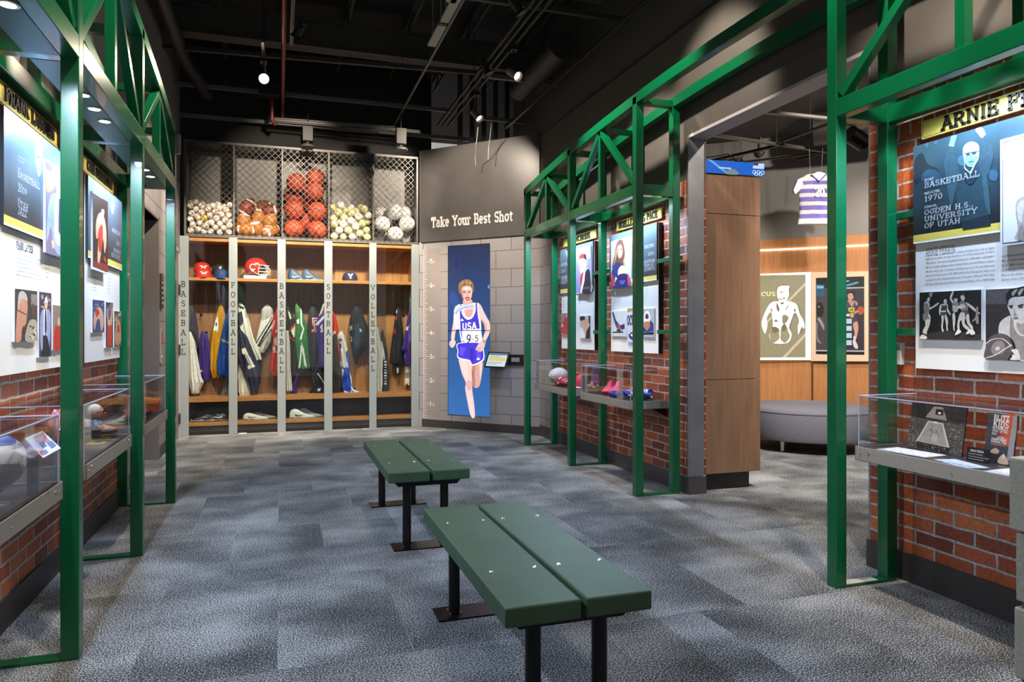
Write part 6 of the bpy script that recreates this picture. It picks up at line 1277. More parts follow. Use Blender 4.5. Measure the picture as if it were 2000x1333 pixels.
def shoe(name, lab, c, sole, logo, loc, rz, high=0., L_=.29, grp='shoes in the lockers', laces='#d8d8d8', spikes=False):
    r = thing(name, lab, 'shoe', loc, rz, group=grp, world=False)
    st = [(0.0, .024, .055+high*.6), (.03, .034, .085+high), (.07, .037, .088+high), (.105, .038, .078+high*.75), (.14, .040, .068+high*.25), (.18, .044, .055), (.22, .046, .044), (.26, .038, .036), (.285, .020, .026)]
    k = L_/.29; n = 14; vs = []
    for x, hw, ht in st:
        for i in range(n):
            t = pi*i/(n-1); cs = cos(t); sn = sin(t); vs.append((x*k, hw*cs*(1 if abs(cs) > .5 else 1)*(1-.35*sn*sn*(ht > .06)), .016+(ht-.016)*max(0,sn)**.7))
    fs = [(j*n+i, j*n+i+1, (j+1)*n+i+1, (j+1)*n+i) for j in range(len(st)-1) for i in range(n-1)]+[tuple(range(n)), tuple((len(st)-1)*n+q for q in range(n))]
    o = MB().add(vs, fs).build('upper', mat(c, .5, 0, 0, 0, 'shoe_upper', .1, 40, .3, 120), r, smooth='all'); sb = o.modifiers.new('s', 'SUBSURF'); sb.levels = sb.render_levels = 1
    s_ = MB(); out = []
    for i in range(28):
        t = 2*pi*i/28; x = .145+.148*cos(t); hw = .046 if x > .12 else .038; hw = hw-(.008 if .09 < x < .15 else 0); out.append((x*k, hw*sin(t)*(1 if abs(cos(t)) < .8 else 1), 0))
    s_.prism([(x, y, .0+(.008 if x > .25*k else 0)*0) for x, y, z in out], (0, 0, .022)); s_.build('sole', mat(sole, .5), r, bevel=.004)
    l = MB()
    for q in range(5): x = (.115+.02*q)*k; z = .070-.0075*q+high*(.35-.1*q if q < 3 else 0); l.tube([(x, -.022, z-.006), (x+.004, 0, z+.006), (x, .022, z-.006)], .0025, None, 5)
    l.build('laces', mat(laces, .6), r)
    g = MB()
    for y in (-1, 1):
        pts = [(.06, .045), (.085, .030), (.12, .032), (.18, .052), (.125, .042), (.09, .042), (.075, .055)]
        g.poly([(x*k, y*(.0425 if x < .15 else .0435), z) for x, z in pts])
    g.build('side_mark', mat(logo, .4), r)
    if spikes:
        m = MB()
        for x, y in ((.04, .02), (.04, -.02), (.1, .02), (.18, -.025), (.18, .025), (.23, .02), (.23, -.02)): m.cyl((x*k, y, -.008), (x*k, y, 0), .005, None, 8)
        m.build('spikes', mat('#c9c9cc', .4), r)
    return r
Z3 = .152
shoe('cleat', 'black baseball cleat with white mark, left one of the pair', '#1c1a1b', '#b9b4ae', '#e2e0dc', (-.66-.08, 9.34, Z3+.009), radians(200), grp='black cleats', spikes=True)
shoe('cleat', 'black baseball cleat with white mark, right one of the pair', '#1c1a1b', '#b9b4ae', '#e2e0dc', (-.60+.02, 9.27, Z3+.009), radians(186), grp='black cleats', spikes=True).location.x = -.60
shoe('sneaker', 'white football shoe, front one in the FOOTBALL locker', '#d3cec8', '#c9c4be', '#8e8a86', (-.43, 9.27, Z3), radians(-8))
shoe('sneaker', 'grey football shoe, behind the white one in the FOOTBALL locker', '#9a9691', '#8b8782', '#6c6864', (-.33, 9.37, Z3), radians(-12))
shoe('sneaker', 'white high-top basketball shoe, front one in the BASKETBALL locker', '#cfcac4', '#c4bfb8', '#3c3836', (.11, 9.27, Z3), radians(-6), .035, .31)
shoe('sneaker', 'grey high-top basketball shoe behind the white one', '#8b908f', '#9a9791', '#5a5c60', (.22, 9.36, Z3), radians(-14), .035, .31)
shoe('sneaker', 'dark blue high-top basketball shoe, left of the pair on the upper shelf', '#35506e', '#7f95a8', '#d5dbe2', (.06+.03, 9.36, SH), radians(-14), .055, .28, laces='#22344a')
shoe('sneaker', 'dark blue high-top basketball shoe, right of the pair on the upper shelf', '#304866', '#7f95a8', '#d5dbe2', (.26, 9.30, SH), radians(-14), .055, .26, laces='#22344a')
# ================================================================== THINGS IN THE DISPLAY CASES
DZ = .682
def lump(name, lab, cat, loc, size, cols, seed, kids_=0, grp=None):
    R = random.Random(seed); m = MB(); n, k = 40, 22; vs = []; ph = [R.uniform(0, 6) for _ in range(8)]
    for j in range(k+1):
        a = pi*j/k
        for i in range(n):
            t = 2*pi*i/n; q = 1+.16*sin(3*t+ph[0])*sin(a)+.1*sin(5*t+ph[1]+a*3)+.07*sin(9*t+a*7+ph[2])+.05*sin(a*11+t*4+ph[3])
            vs.append((loc[0]+size[0]*q*sin(a)*cos(t), loc[1]+size[1]*q*sin(a)*sin(t), loc[2]+max(0, size[2]*(.5-.5*cos(a))*1.0*(1+.25*sin(4*t+ph[4])*sin(a)+.15*sin(7*t+ph[5]+a*5)))))
    m.v = [Vector(q) for q in vs]; ms = [cloth_mat(c) for c in cols]; [m.mi(q) for q in ms]
    for j in range(k):
        for i in range(n):
            m.f.append([j*n+i, j*n+(i+1) % n, (j+1)*n+(i+1) % n, (j+1)*n+i]); v = sin(i*.5+ph[6]+j*.3)+sin(j*.9+ph[7])
            m.m.append(0 if v < .6 or len(ms) < 2 else (1 if v < 1.3 or len(ms) < 3 else 2))
    o = m.build(name, None, None, smooth='all'); return tag(o, lab, cat, grp)
# --- right near case: leaning arena photograph, book, caption, second photograph
def board(name, lab, cat, y0, y1, x, lean, h, color='#1d1c1c', z=DZ, dx=0.):
    """board leaning back on the wall; returns mapping f(u,v,e) with u from the left edge (far) to the right"""
    r = thing(name, lab, cat, (x, (y0+y1)/2, z)); a = Vector((x, y1, z)); du = Vector((dx, y0-y1, 0)); dv = Vector((sin(lean), 0, cos(lean)))*h; n = du.cross(dv).normalized(); n = n if n.x < 0 else -n
    m = MB(); m.prism([a, a+du, a+du+dv, a+dv], -n*.006); m.build('board', mat(color, .4), r)
    return r, (lambda u, v, e=.0005: a+du*u+dv*v+n*e)
r, f = board('arena_photograph', 'black and white photograph of a packed basketball arena in the near right case', 'photograph', 2.22+.10, 2.60, 2.80, .16, .215)
m = MB()
def q4(m, f, pts, c, e): m.poly([f(x, y, e) for x, y in pts], mat(c, .3) if isinstance(c, str) else c)
q4(m, f, [(0, 0), (1, 0), (1, 1), (0, 1)], mat('#4b4844', .3, 0, 0, 0, None, .5, 200), .0003)
q4(m, f, [(0, .68), (1, .62), (1, 1), (0, 1)], '#2a2725', .0006)
q4(m, f, [(.28, .70), (.68, .68), (.58, .95), (.42, .95)], '#8a857c', .0008)
q4(m, f, [(.16, .16), (.78, .14), (.62, .62), (.34, .63)], '#bdb8b0', .0010); q4(m, f, [(.20, .18), (.74, .16), (.60, .60), (.36, .61)], '#8e8a84', .0012)
q4(m, f, [(.46, .78), (.60, .78), (.60, .90), (.46, .90)], '#26231f', .0013); q4(m, f, [(.51, .80), (.56, .80), (.56, .84), (.51, .84)], '#e0dbd0', .0015)
q4(m, f, [(.44, .60), (.52, .60), (.52, .63), (.44, .63)], '#d8d4cc', .0016); q4(m, f, [(.44, .20), (.56, .20), (.54, .38), (.46, .38)], '#a29d95', .0014)
q4(m, f, [(.20, .04), (.80, .02), (.80, .14), (.18, .17)], '#22201e', .0015)
R = random.Random(4)
for k in range(420):
    x, y = R.random(), R.uniform(.02, .66)
    if .17+.3*y*.5 < x < .80-.25*y*.6 and y > .16: continue
    s = .006; q4(m, f, [(x-s, y-s), (min(1, x+s), y-s), (min(1, x+s), y+s*1.6), (x-s, y+s*1.6)], R.choice(['#8d8982', '#b8b3aa', '#1a1816', '#6d6963']), .0018)
for k in range(14):
    x, y = R.uniform(.3, .65), R.uniform(.24, .54); q4(m, f, [(x, y), (x+.01, y), (x+.008, y+.05), (x+.002, y+.05)], '#3c3935', .0019)
m.build('print', None, r)
r, f = board('basketball_book', 'standing paperback titled BLITZ KIDS with basketball on its cover', 'book', 2.09, 2.215, 2.795, .14, .205, '#2b2c34'); a = f(0, 0)
m = MB(); q4(m, f, [(0, 0), (1, 0), (1, 1), (0, 1)], '#373b46', .0004); m.poly([f(x, y, .0008) for x, y in crs([(.55, .45), (.48, .7), (.55, .98), (.98, .99), (.98, .4), (.75, .38)])], mat('#b5512f', .4))
m.poly([f(x, y, .0009) for x, y in ((.78, .1), (.99, .1), (.99, .99), (.86, .99))], mat('#8a8d94', .4))
du = (f(1, 0, 0)-f(0, 0, 0)).normalized(); dv = (f(0, 1, 0)-f(0, 0, 0)).normalized(); Wd = (f(1, 0, 0)-f(0, 0, 0)).length
def bt(t, u, v, h, w_, c, wt=.2):
    tw = text_width(t, 1)*h; slab(m, t, f(u, v, .0014), du, dv, h, mat(c, .5), wt, 0, sx=w_*Wd/tw, serif=.12 if h > .012 else 0)
bt('BLITZ', .22, .87, .020, .52, '#ece8e0'); bt('KIDS', .22, .73, .025, .52, '#ece8e0'); bt('THE CINDERELLA', .2, .675, .008, .52, '#d8d4cc'); bt('STORY OF THE', .2, .62, .008, .52, '#d8d4cc'); bt('1944', .2, .565, .008, .15, '#d8d4cc'); bt('UTAH UTES', .36, .565, .008, .3, '#b8342c'); bt('NATIONAL', .4, .51, .007, .25, '#d8d4cc'); bt('CHAMPIONSHIP', .2, .455, .010, .52, '#ece8e0'); bt('BASKETBALL TEAM', .2, .41, .007, .52, '#ece8e0'); bt('JOSH FERRIN AND TRES FERRIN', .2, .36, .006, .5, '#c98a5a')
m.poly([f(x, y, .0012) for x, y in crs([(.2, .22), (.35, .3), (.5, .27), (.48, .2), (.3, .19)])], mat('#b9a58f', .5)); m.poly([f(x, y, .0012) for x, y in crs([(.5, .02), (.55, .15), (.68, .2), (.8, .12), (.85, .02)])], mat('#c0ad96', .5)); m.poly([f(x, y, .0016) for x, y in crs([(.62, .15), (.68, .12), (.72, .17), (.67, .22)])], mat('#e0cdb6', .5))
m.build('cover_print', None, r)
r, f = board('caption_block', 'small black caption block leaning at the foot of the book', 'caption', 2.165, 2.262, 2.757, .10, .058, '#121214'); m = MB(); du = (f(1, 0, 0)-f(0, 0, 0)).normalized(); dv = (f(0, 1, 0)-f(0, 0, 0)).normalized()
slab(m, 'ARNIE FERRIN', f(.16, .68, .0012), du, dv, .008, mat('#e6e4de', .5), .16, 0, sx=.8); body(m, ['basketball collectibles,', 'book and tournament program', 'on loan from his family'], f(.1, .48, .0012), du, .0072, .0105, mat('#e6e4de', .5), dv=dv); m.build('lettering', None, r)
r, f = board('player_photograph', 'tinted photograph of a basketball player from behind, right of the book', 'photograph', 1.72, 2.055, 2.80, .14, .215, '#141417'); m = MB()
q4(m, f, [(0, 0), (1, 0), (1, .2), (0, .22)], '#8a5a44', .0004); 
for c, p in (('#c9b79a', [(.10, .95), (.16, 1.), (.2, .93), (.26, .86), (.27, .66), (.22, .60), (.10, .60), (.04, .68), (.06, .84)]), ('#d8cfc0', [(.08, .60), (.26, .60), (.26, .45), (.2, .40), (.08, .44)]), ('#c0a98c', [(.10, .43), (.2, .42), (.2, .3), (.17, .12), (.12, .1), (.13, .25)]), ('#c0a98c', [(.19, .42), (.26, .44), (.24, .25), (.27, .16), (.22, .14), (.2, .28)]), ('#a08d74', [(.26, .62), (.36, .68), (.42, .56), (.40, .42), (.3, .40), (.26, .5)]), ('#8a7a66', [(.34, .72), (.4, .74), (.4, .66), (.34, .66)])): m.poly([f(x, y, .001) for x, y in crs(p)], mat(c, .4))
m.build('print', None, r)
for i, (y0, y1, x0, x1, c) in enumerate(((2.36, 2.60, 2.62, 2.76, '#dfe3ea'), (2.10, 2.30, 2.60, 2.70, '#bcd2e6'), (1.80, 2.06, 2.60, 2.76, '#dfe3ea'))):
    o = MB().box(x0, x1, y0, y1, DZ, DZ+.0015).build('glare_sheet', mat(c, .35, 0, 0, 0, 'painted_glare', .35, 60)); o.data.transform(Matrix.Translation((-(x0+x1)/2, -(y0+y1)/2, 0))); o.location = ((x0+x1)/2, (y0+y1)/2, 0); o.rotation_euler.z = (.1, -.25, .05)[i]  # lamp glare on the deck, painted as thin pale mottled sheets
    tag(o, ('printed white sheet on the deck under the arena photograph', 'pale blue sheet on the deck before the book', 'printed white sheet at the near end of the deck')[i], 'paper')
# --- right middle case
shoe('running_shoe', 'bright pink running shoe, left of the pair, toe towards the room', '#d93a6c', '#8c2746', '#f0dfe6', (2.85, 5.82, DZ), radians(228), .03, .24, grp='pink running shoes', laces='#e9e2e6')
shoe('running_shoe', 'bright pink running shoe, right of the pair, with dark laces', '#d93a6c', '#8c2746', '#f0dfe6', (2.86, 5.68, DZ), radians(224), .03, .24, grp='pink running shoes', laces='#222228')
lump('racing_suit', 'crumpled blue and white racing suit in the middle right case', 'clothing', (2.76, 5.16, DZ), (.10, .17, .075), ['#2344a8', '#c9d3ea', '#b8324a'], 3)
lump('racing_glove', 'blue glove lying at the left of the racing suit', 'glove', (2.66, 5.38, DZ), (.05, .05, .045), ['#1f3f9c', '#2a56c0'], 8)
r = thing('tin_can', 'plain grey metal can at the near end of the far right case', 'can', (2.78, 6.23, DZ)); MB().cyl((2.78, 6.23, DZ), (2.78, 6.23, DZ+.13), .055, None, 28).build('can_body', mat('#8f979a', .35, .5), r, smooth=True); MB().tube([(2.78+.055*cos(2*pi*i/24), 6.23+.055*sin(2*pi*i/24), DZ+.13) for i in range(24)], .003, None, 6, True).build('rim', STEEL, r)
# --- right far case
o = make_football('#5f2a1c'); o.location = (2.745, 6.86, DZ+.088); o.rotation_euler = (0, radians(90), radians(22)); o['label'] = 'signed white and brown football in the far right case'; o['category'] = 'ball'
m = MB(); n = 24
def rad_(z): return .0875*(1-abs(z/.142)**2.1)**.92
vs = []; 
for j in range(15):
    z = -.135+.27*j/14
    for i in range(13): t = radians(118)+radians(195)*i/12; vs.append((rad_(z)*cos(t), rad_(z)*sin(t), z))
m.add(vs, [(j*13+i, j*13+i+1, (j+1)*13+i+1, (j+1)*13+i) for j in range(14) for i in range(12)]); m.build('white_panel', mat('#e2dfe2', .45, 0, 0, 0, 'signed_leather', .25, 60), o, smooth='all')
lump('folded_jersey', 'red and white patterned jersey beside the football', 'clothing', (2.70, 6.57, DZ), (.08, .13, .085), ['#b8283a', '#e0dcdc', '#c23a48'], 12)
lump('leather_strap', 'small brown leather strap lying before the football', 'strap', (2.64, 6.74, DZ), (.03, .07, .02), ['#5a4a3a', '#b0a490'], 15)
r = thing('red_hat', 'red cap standing behind the jersey in the far right case', 'cap', (2.83, 6.42, DZ)); m = MB(); m.rev([(.085, 0), (.086, .05), (.07, .10), (.03, .13), (.0001, .135)], None, 24, (2.83, 6.42, DZ)); m.build('crown', cloth_mat('#c22f42'), r, smooth='all'); MB().rev([(.075, .004), (.115, .0)], None, 24, (2.82, 6.40, DZ+.005)).build('brim', cloth_mat('#e6e2e2'), r)
# --- left near case: signed ball on a stand, leaflets, dark frames
r = thing('signed_ball', 'signed white, blue and grey basketball lettered Super on its band', 'ball', (-.86, 2.60, DZ)); cb = Vector((-.845, 2.59, .818))
m = MB(); R_ = .088; n, k = 96, 64; vs = []
for j in range(k+1):
    a = pi*j/k
    for i in range(n): t = 2*pi*i/n; vs.append(cb+Vector((R_*sin(a)*cos(t), R_*sin(a)*sin(t), R_*cos(a))))
cm = [mat('#8c8a88', .4), mat('#e6e4e2', .4), mat('#3f5fae', .4)]; [m.mi(q) for q in cm]; m.v = vs; ax = Vector((.75, .5, .45)).normalized()
for j in range(k):
    for i in range(n):
        q = [j*n+i, j*n+(i+1) % n, (j+1)*n+(i+1) % n, (j+1)*n+i]; m.f.append(q); c = (sum((vs[w_] for w_ in q), Vector())/4-cb).normalized(); d = c.dot(Vector((.3, -.2, .93)).normalized()); e = c.dot(ax)
        m.m.append(2 if d > .86 else 1 if d > .38 else (2 if e > .80 and e < .9 else 1 if e >= .50 and e <= .8 else 0))
m.build('cover', None, r, smooth='all')
t = MB(); slab(t, 'Super', (0, 0, 0), (1, 0, 0), (0, 0, 1), .022, None, .09, 0, serif=0); t2 = []
for v in t.v:
    lo = -.55+(v.x)/R_*1.1; la = .62+(v.z-.01)/R_; 
    d = Vector((cos(lo)*cos(la)*.95, sin(lo)*cos(la)-.0, sin(la))); t2.append(cb+d.normalized()*R_*1.008)
t.v = t2; t.build('lettering', mat('#26262c', .5), r)
MB().rev([(.045, 0), (.045, .006), (.014, .010), (.014, .03), (.03, .052)], None, 24, (cb.x, cb.y, DZ)).build('stand', mat('#c9ccd0', .1, .6), r, smooth=True)
def leaf(lab, c, pts, cols, seed, name='leaflet'):
    r = thing(name, lab, 'leaflet', tuple(Vector(pts[0])*.5+Vector(pts[2])*.5)); a, b, c_, d = [Vector(p) for p in pts]; n = (b-a).cross(d-a).normalized(); n = n if n.z > 0 else -n
    m = MB(); m.prism([a, b, c_, d], -n*.003); m.build('sheet', mat(c, .35), r); R = random.Random(seed); m = MB()
    g = lambda u, v, e: a+(b-a)*u+(d-a)*v+n*e
    for k in range(len(cols)*3):
        u, v = R.uniform(.05, .7), R.uniform(.05, .7); w_, h = R.uniform(.15, .3), R.uniform(.15, .3); m.poly([g(u, v, .0004+k*.0001), g(u+w_, v+.02, .0004+k*.0001), g(u+w_, v+h, .0004+k*.0001), g(u, v+h, .0004+k*.0001)], mat(cols[k % len(cols)], .4))
    m.build('print', None, r); return r
leaf('colourful leaflet with blue and pink pictures propped in the nearest left case', '#d5d8e0', [PY(2.70).at(84, 895), PY(2.70).at(119, 876), PY(2.80).at(83, 842), PY(2.80).at(48, 857)], ['#8f8fc0', '#b87a90', '#c9a284', '#6f86b8'], 2)
q = PY(2.75).at(86, 880); tag(MB().prism([(q.x-.045, 2.735, DZ), (q.x-.02, 2.735, DZ), (q.x-.02, 2.765, DZ), (q.x-.045, 2.765, DZ)], (0, 0, q.z-DZ-.004)).build('leaflet_stand', mat('#55565c', .4)), 'low dark stand under the colourful leaflet', 'stand')
for k, (y, lab) in enumerate(((2.50, 'dark framed picture leaning at the back of the nearest left case'), (2.74, 'second dark framed picture leaning farther along the back of the nearest left case'))):
    r = thing('small_frame', lab, 'picture frame', (-1.03, y, DZ)); m = MB(); a = Vector((-1.0, y-.09, DZ)); m.prism([a, a+Vector((0, .19, 0)), a+Vector((-.05, .19, .19)), a+Vector((-.05, 0, .19))], (-.008, 0, -.002)); m.build('frame', mat('#17161c', .3), r)
    m = MB(); m.poly([a+Vector((.0015, .02, .02)), a+Vector((.0015, .17, .02)), a+Vector((-.0405, .17, .17)), a+Vector((-.0405, .02, .17))]); m.build('picture', mat(('#4b3f6b', '#8a8f6a')[k], .3, 0, 0, 0, None, .3, 30), r)
# --- left middle case: bobblehead, big shoe on wooden block, scarves
r = thing('bobblehead_figurine', 'bobblehead figurine of white-haired man in pale blue shirt', 'figurine', (-.838, 3.86, DZ)); c = Vector((-.838, 3.86, DZ))
MB().rev([(.0001, 0), (.042, 0), (.044, .004), (.044, .009), (.040, .012), (.0001, .012)], None, 28, c).build('base', mat('#c7a648', .3, .2), r, smooth=True)
m = MB(); sx = c+Vector((0, 0, .012))
m.rev([(.0001, .018), (.019, .02), (.020, .05), (.019, .062)], mat('#27262c', .4), 20, sx, 1.1, .8); m.rev([(.019, .058), (.022, .07), (.024, .088), (.021, .104), (.010, .112), (.008, .116)], mat('#9db8dd', .4), 20, sx, 1.1, .85)
for s in (-1, 1): m.sph(sx+Vector((.012, s*.012, .008)), .011, mat('#27262c', .4), 12, 8, 1.5, .9, .7); m.tube([sx+Vector((0, s*.022, .104)), sx+Vector((.006, s*.033, .086)), sx+Vector((.020, s*.024, .072))], .0075, mat('#9db8dd', .4), 8, taper=[1, 1, .8]); m.sph(sx+Vector((.024, s*.022, .070)), .007, mat('#dba98c', .4), 10, 8)
m.build('body', None, r, smooth=True)
h = sx+Vector((.004, 0, .142)); m = MB(); sk_ = mat('#d9a586', .4); m.sph(h, .030, sk_, 22, 16, 1, .92, 1.12); m.sph(h+Vector((.031, 0, -.004)), .006, sk_, 10, 8, 1.1, .8, 1)
for s in (-1, 1): m.sph(h+Vector((0, s*.028, -.002)), .007, sk_, 10, 8, .6, .5, 1); m.sph(h+Vector((.0265, s*.011, .004)), .0035, mat('#1b1b1e', .2), 8, 6)
m.box(h.x+.027, h.x+.030, h.y-.008, h.y+.008, h.z-.0155, h.z-.0135, mat('#a2544a', .5))
o = m.build('head', None, r, smooth=True)
m = MB(); m.sph(h+Vector((-.009, 0, .012)), .0305, mat('#e9e6de', .7), 22, 14, 1, .93, .98)
m.build('hair', None, o, smooth='all')
m = MB()
for s in (-1, 1): m.tube([h+Vector((.030, s*.011+.008*cos(t), .004+.008*sin(t))) for t in [2*pi*i/14 for i in range(14)]], .0011, None, 5, True); m.tube([h+Vector((.029, s*.019, .006)), h+Vector((.002, s*.030, .004))], .001, None, 5)
m.build('glasses', mat('#2a2320', .3, .3), o)
o = MB().box(-.985, -.80, 3.96, 4.12, DZ, DZ+.018).box(-.975, -.81, 3.97, 4.11, DZ+.018, DZ+.03).build('wooden_plinth', wood('#6b4426', '#8a5c34', .4, 20, 20), bevel=.002); tag(o, 'brown wooden plinth carrying the big worn shoe', 'plinth')
shoe('worn_shoe', 'large worn grey shoe with dark mark on a wooden plinth', '#a08a7c', '#3a2a20', '#4a3226', (-1.0+.02, 4.0, DZ+.03), radians(12), .0, .20, grp=None, laces='#7a685c')
lump('striped_scarf', 'pink and white scarf folded at the back of the middle left case', 'scarf', (-1.03, 3.98, DZ), (.03, .11, .14), ['#c9625a', '#d9cfe0', '#8b86b8'], 21)
lump('blue_hat', 'crumpled blue cap at the far end of the middle left case', 'cap', (-1.0, 4.13, DZ+.001), (.045, .03, .18), ['#2b4a9c', '#2a6a8c'], 25)
MB
# --- left far case: orange box and dark things
r = thing('shoe_box', 'orange shoe box with green and brown end label', 'box', (-.88, 5.16, DZ)); m = MB(); m.M = Matrix.Translation((-.875, 5.20, DZ+.05)) @ Matrix.Rotation(.35, 4, 'Z') @ Matrix.Rotation(.18, 4, 'Y'); m.box(-.10, .10, -.06, .06, -.02, .055); m.build('carton', mat('#cf5420', .5), r, bevel=.002)
m = MB(); m.M = Matrix.Translation((-.875, 5.20, DZ+.05)) @ Matrix.Rotation(.35, 4, 'Z') @ Matrix.Rotation(.18, 4, 'Y'); m.box(-.106, .106, -.066, .066, .045, .064); m.build('lid', mat('#e0642a', .5), r, bevel=.002)
m = MB(); m.M = Matrix.Translation((-.875, 5.20, DZ+.05)) @ Matrix.Rotation(.35, 4, 'Z') @ Matrix.Rotation(.18, 4, 'Y'); m.box(-.03, .03, -.0612, -.06, -.01, .035, mat('#6f8a3c', .5)); m.box(-.004, .018, -.0616, -.0612, -.006, .03, mat('#8a4a2a', .5)); m.build('end_label', None, r)
lump('wrestling_shoes', 'red and dark wrestling shoes bundled under the orange box', 'shoes', (-.86, 4.93, DZ), (.08, .12, .06), ['#8c2a24', '#3a2430', '#5a4258'], 31)
# ================================================================== CEILING STEEL, TRACKS AND LAMPS
DK = mat('#1e1d1c', .6, .2, 0, 0, 'dark_steel'); DK2 = mat('#3d3a37', .5, .3, 0, 0, 'dark_channel'); CH = mat('#6d6a66', .45, .5, 0, 0, 'galvanised_channel'); COP = mat('#7a4433', .4, .6, 0, 0, 'copper')
def bar(name, lab, cat, p, q, w_, h, m, grp=None, side=None):
    r = MB().beam(p, q, w_, h, None, side).build(name, m, None, bevel=.003); return tag(r, lab, cat, grp)
for i, (y, z, lab) in enumerate(((7.9, 4.25, 'dark roof beam farthest back, above the copper pipe'), (6.2, 4.40, 'dark roof beam across the middle of the ceiling'), (4.6, 4.5, 'dark roof beam nearest overhead'))):
    m = MB(); m.box(-3.9, 2.94, y-.09, y+.09, z, z+.015).box(-3.9, 2.94, y-.006, y+.006, z, z+.3).box(-3.9, 2.94, y-.09, y+.09, z+.285, z+.3)
    tag(m.build('roof_beam', mat('#4a4642', .6, .1), bevel=.002), lab, 'beam')
for i in range(9):
    x = -2.6+i*.66; m = MB(); m.beam((x, 3, 4.68), (x, 9.7, 4.68), .05, .05); m.beam((x, 3, 4.55), (x, 9.7, 4.55), .03, .03)
    for k in range(12): m.beam((x, 3+k*.55, 4.55), (x, 3.28+k*.55, 4.68), .018, .018); m.beam((x, 3.28+k*.55, 4.68), (x, 3.55+k*.55, 4.55), .018, .018)
    tag(m.build('roof_joist', mat('#35322f', .7)), 'dark lattice roof joist running towards the back wall', 'joist', 'lattice roof joists')
# cross channels
for p, q, lab in (((-1.25, 8.77, 4.02), (2.05, 8.77, 4.02), 'perforated grey channel crossing over the lockers, upper one'), ((-1.3, 9.15, 3.78), (2.5, 9.15, 3.78), 'plain grey channel just above the cage front'), ((-1.2, 7.9, 4.10), (2.9, 7.4, 4.05), 'dark cross channel in the middle of the ceiling'),
                  ((2.35, 8.43, 3.86), (2.92, 8.43, 3.86), 'short channel ending at the right wall, nearer the corner'), ((2.0, 7.27, 3.95), (2.92, 7.27, 3.95), 'short channel ending at the right wall, farther from the corner'), ((1.3, 5.7, 4.0), (2.94, 5.7, 4.0), 'dark channel reaching the right wall overhead')):
    bar('strut_channel', lab, 'channel', p, q, .045, .045, CH if 'grey' in lab or 'short' in lab else DK2)
def along(name, lab, cat, u0, v0, z, y1, w_, h, m):
    a = floor_at(u0, v0, z); return bar(name, lab, cat, (a.x, y1, z), (a.x, a.y, z), w_, h, m)
along('conduit_pipe', 'thin grey conduit running from the cage towards the camera overhead', 'pipe', 745, 290, 3.92, 3.6, .022, .022, CH)
for k, (dx, lab) in enumerate(((-.06, 'left rail of the triple lighting track'), (0, 'middle rail of the triple lighting track'), (.07, 'right rail of the triple lighting track'))): bar('lighting_track', lab, 'track', (1.97+dx, 1.0, 3.86), (1.97+dx, 8.9, 3.86), .022, .03, DK2)
bar('lighting_track', 'bronze coloured lighting track nearest the right wall', 'track', (2.72, 2.2, 3.82), (2.72, 8.6, 3.82), .03, .035, mat('#4f4a3f', .35, .6))
bar('lighting_track', 'lighting track above the left truss', 'track', (.1, 1.0, 3.86), (.1, 6.8, 3.86), .03, .035, DK2)
o = MB().tube([(.03, 1.5, 3.92), (.03, 9.05, 3.92), (.03, 9.1, 3.88), (.03, 9.1, 3.78)], .022, None, 14).build('copper_pipe', COP, smooth=True); tag(o, 'long copper coloured pipe running overhead to the lockers', 'pipe')
o = MB().tube([(-.09, 8.82, 4.0), (-.09, 8.82, 3.72), (-.05, 8.86, 3.68)], .025, None, 14).build('copper_pipe', COP, smooth=True); tag(o, 'short upright copper pipe under the black junction box', 'pipe')
o = MB().box(-.24, .06, 8.70, 8.84, 3.98, 4.12).build('junction_box', BLACK, bevel=.004); tag(o, 'black junction box on the channel above the copper pipes', 'box')
for k in range(3): bar('cable_tray_rail', ('upper thin rail of the grey rack above the cage', 'middle thin rail of the grey rack above the cage', 'lowest dark rail of the rack above the cage')[k], 'rail', (-.12, 8.95-.05*k, 3.78-.035*k), (1.35+.3*(k > 0), 8.80-.05*k, 3.76-.035*k), .022, .02, CH if k < 2 else DK2)
for i, (u, v) in enumerate(((880, 22), (853, 72), (893, -20))):
    a = floor_at(u, v, 4.2); o = MB().box(a.x-.045, a.x+.045, a.y-.26, a.y+.26, 4.2, 4.225).cyl((a.x, a.y-.2, 4.22), (a.x, a.y-.2, 4.75), .004, None, 6).cyl((a.x, a.y+.2, 4.22), (a.x, a.y+.2, 4.75), .004, None, 6).build('batten_light', mat('#b9b4a8', .5), bevel=.003); tag(o, ('middle pale unlit batten on the ceiling', 'farther pale unlit batten on the ceiling', 'nearest pale unlit batten at the top edge')[i], 'batten')
for (x, y, z0, z1, lab) in ((-.15, 7.0, 3.87, 4.76, 'single'), (-.15, 7.7, 3.87, 4.76, 'farther single'), (1.15, 7.0, 3.9, 4.7, 'left'), (2.04, 7.6, 3.87, 4.7, 'middle'), (2.72, 6.3, 3.85, 4.7, 'right'), (2.72, 7.9, 3.85, 4.7, 'far right')):
    tag(MB().cyl((x, y, z0), (x, y, z1), .004, None, 6).build('hanger_rod', DK), 'thin %s hanger rod between track and roof' % lab, 'rod')
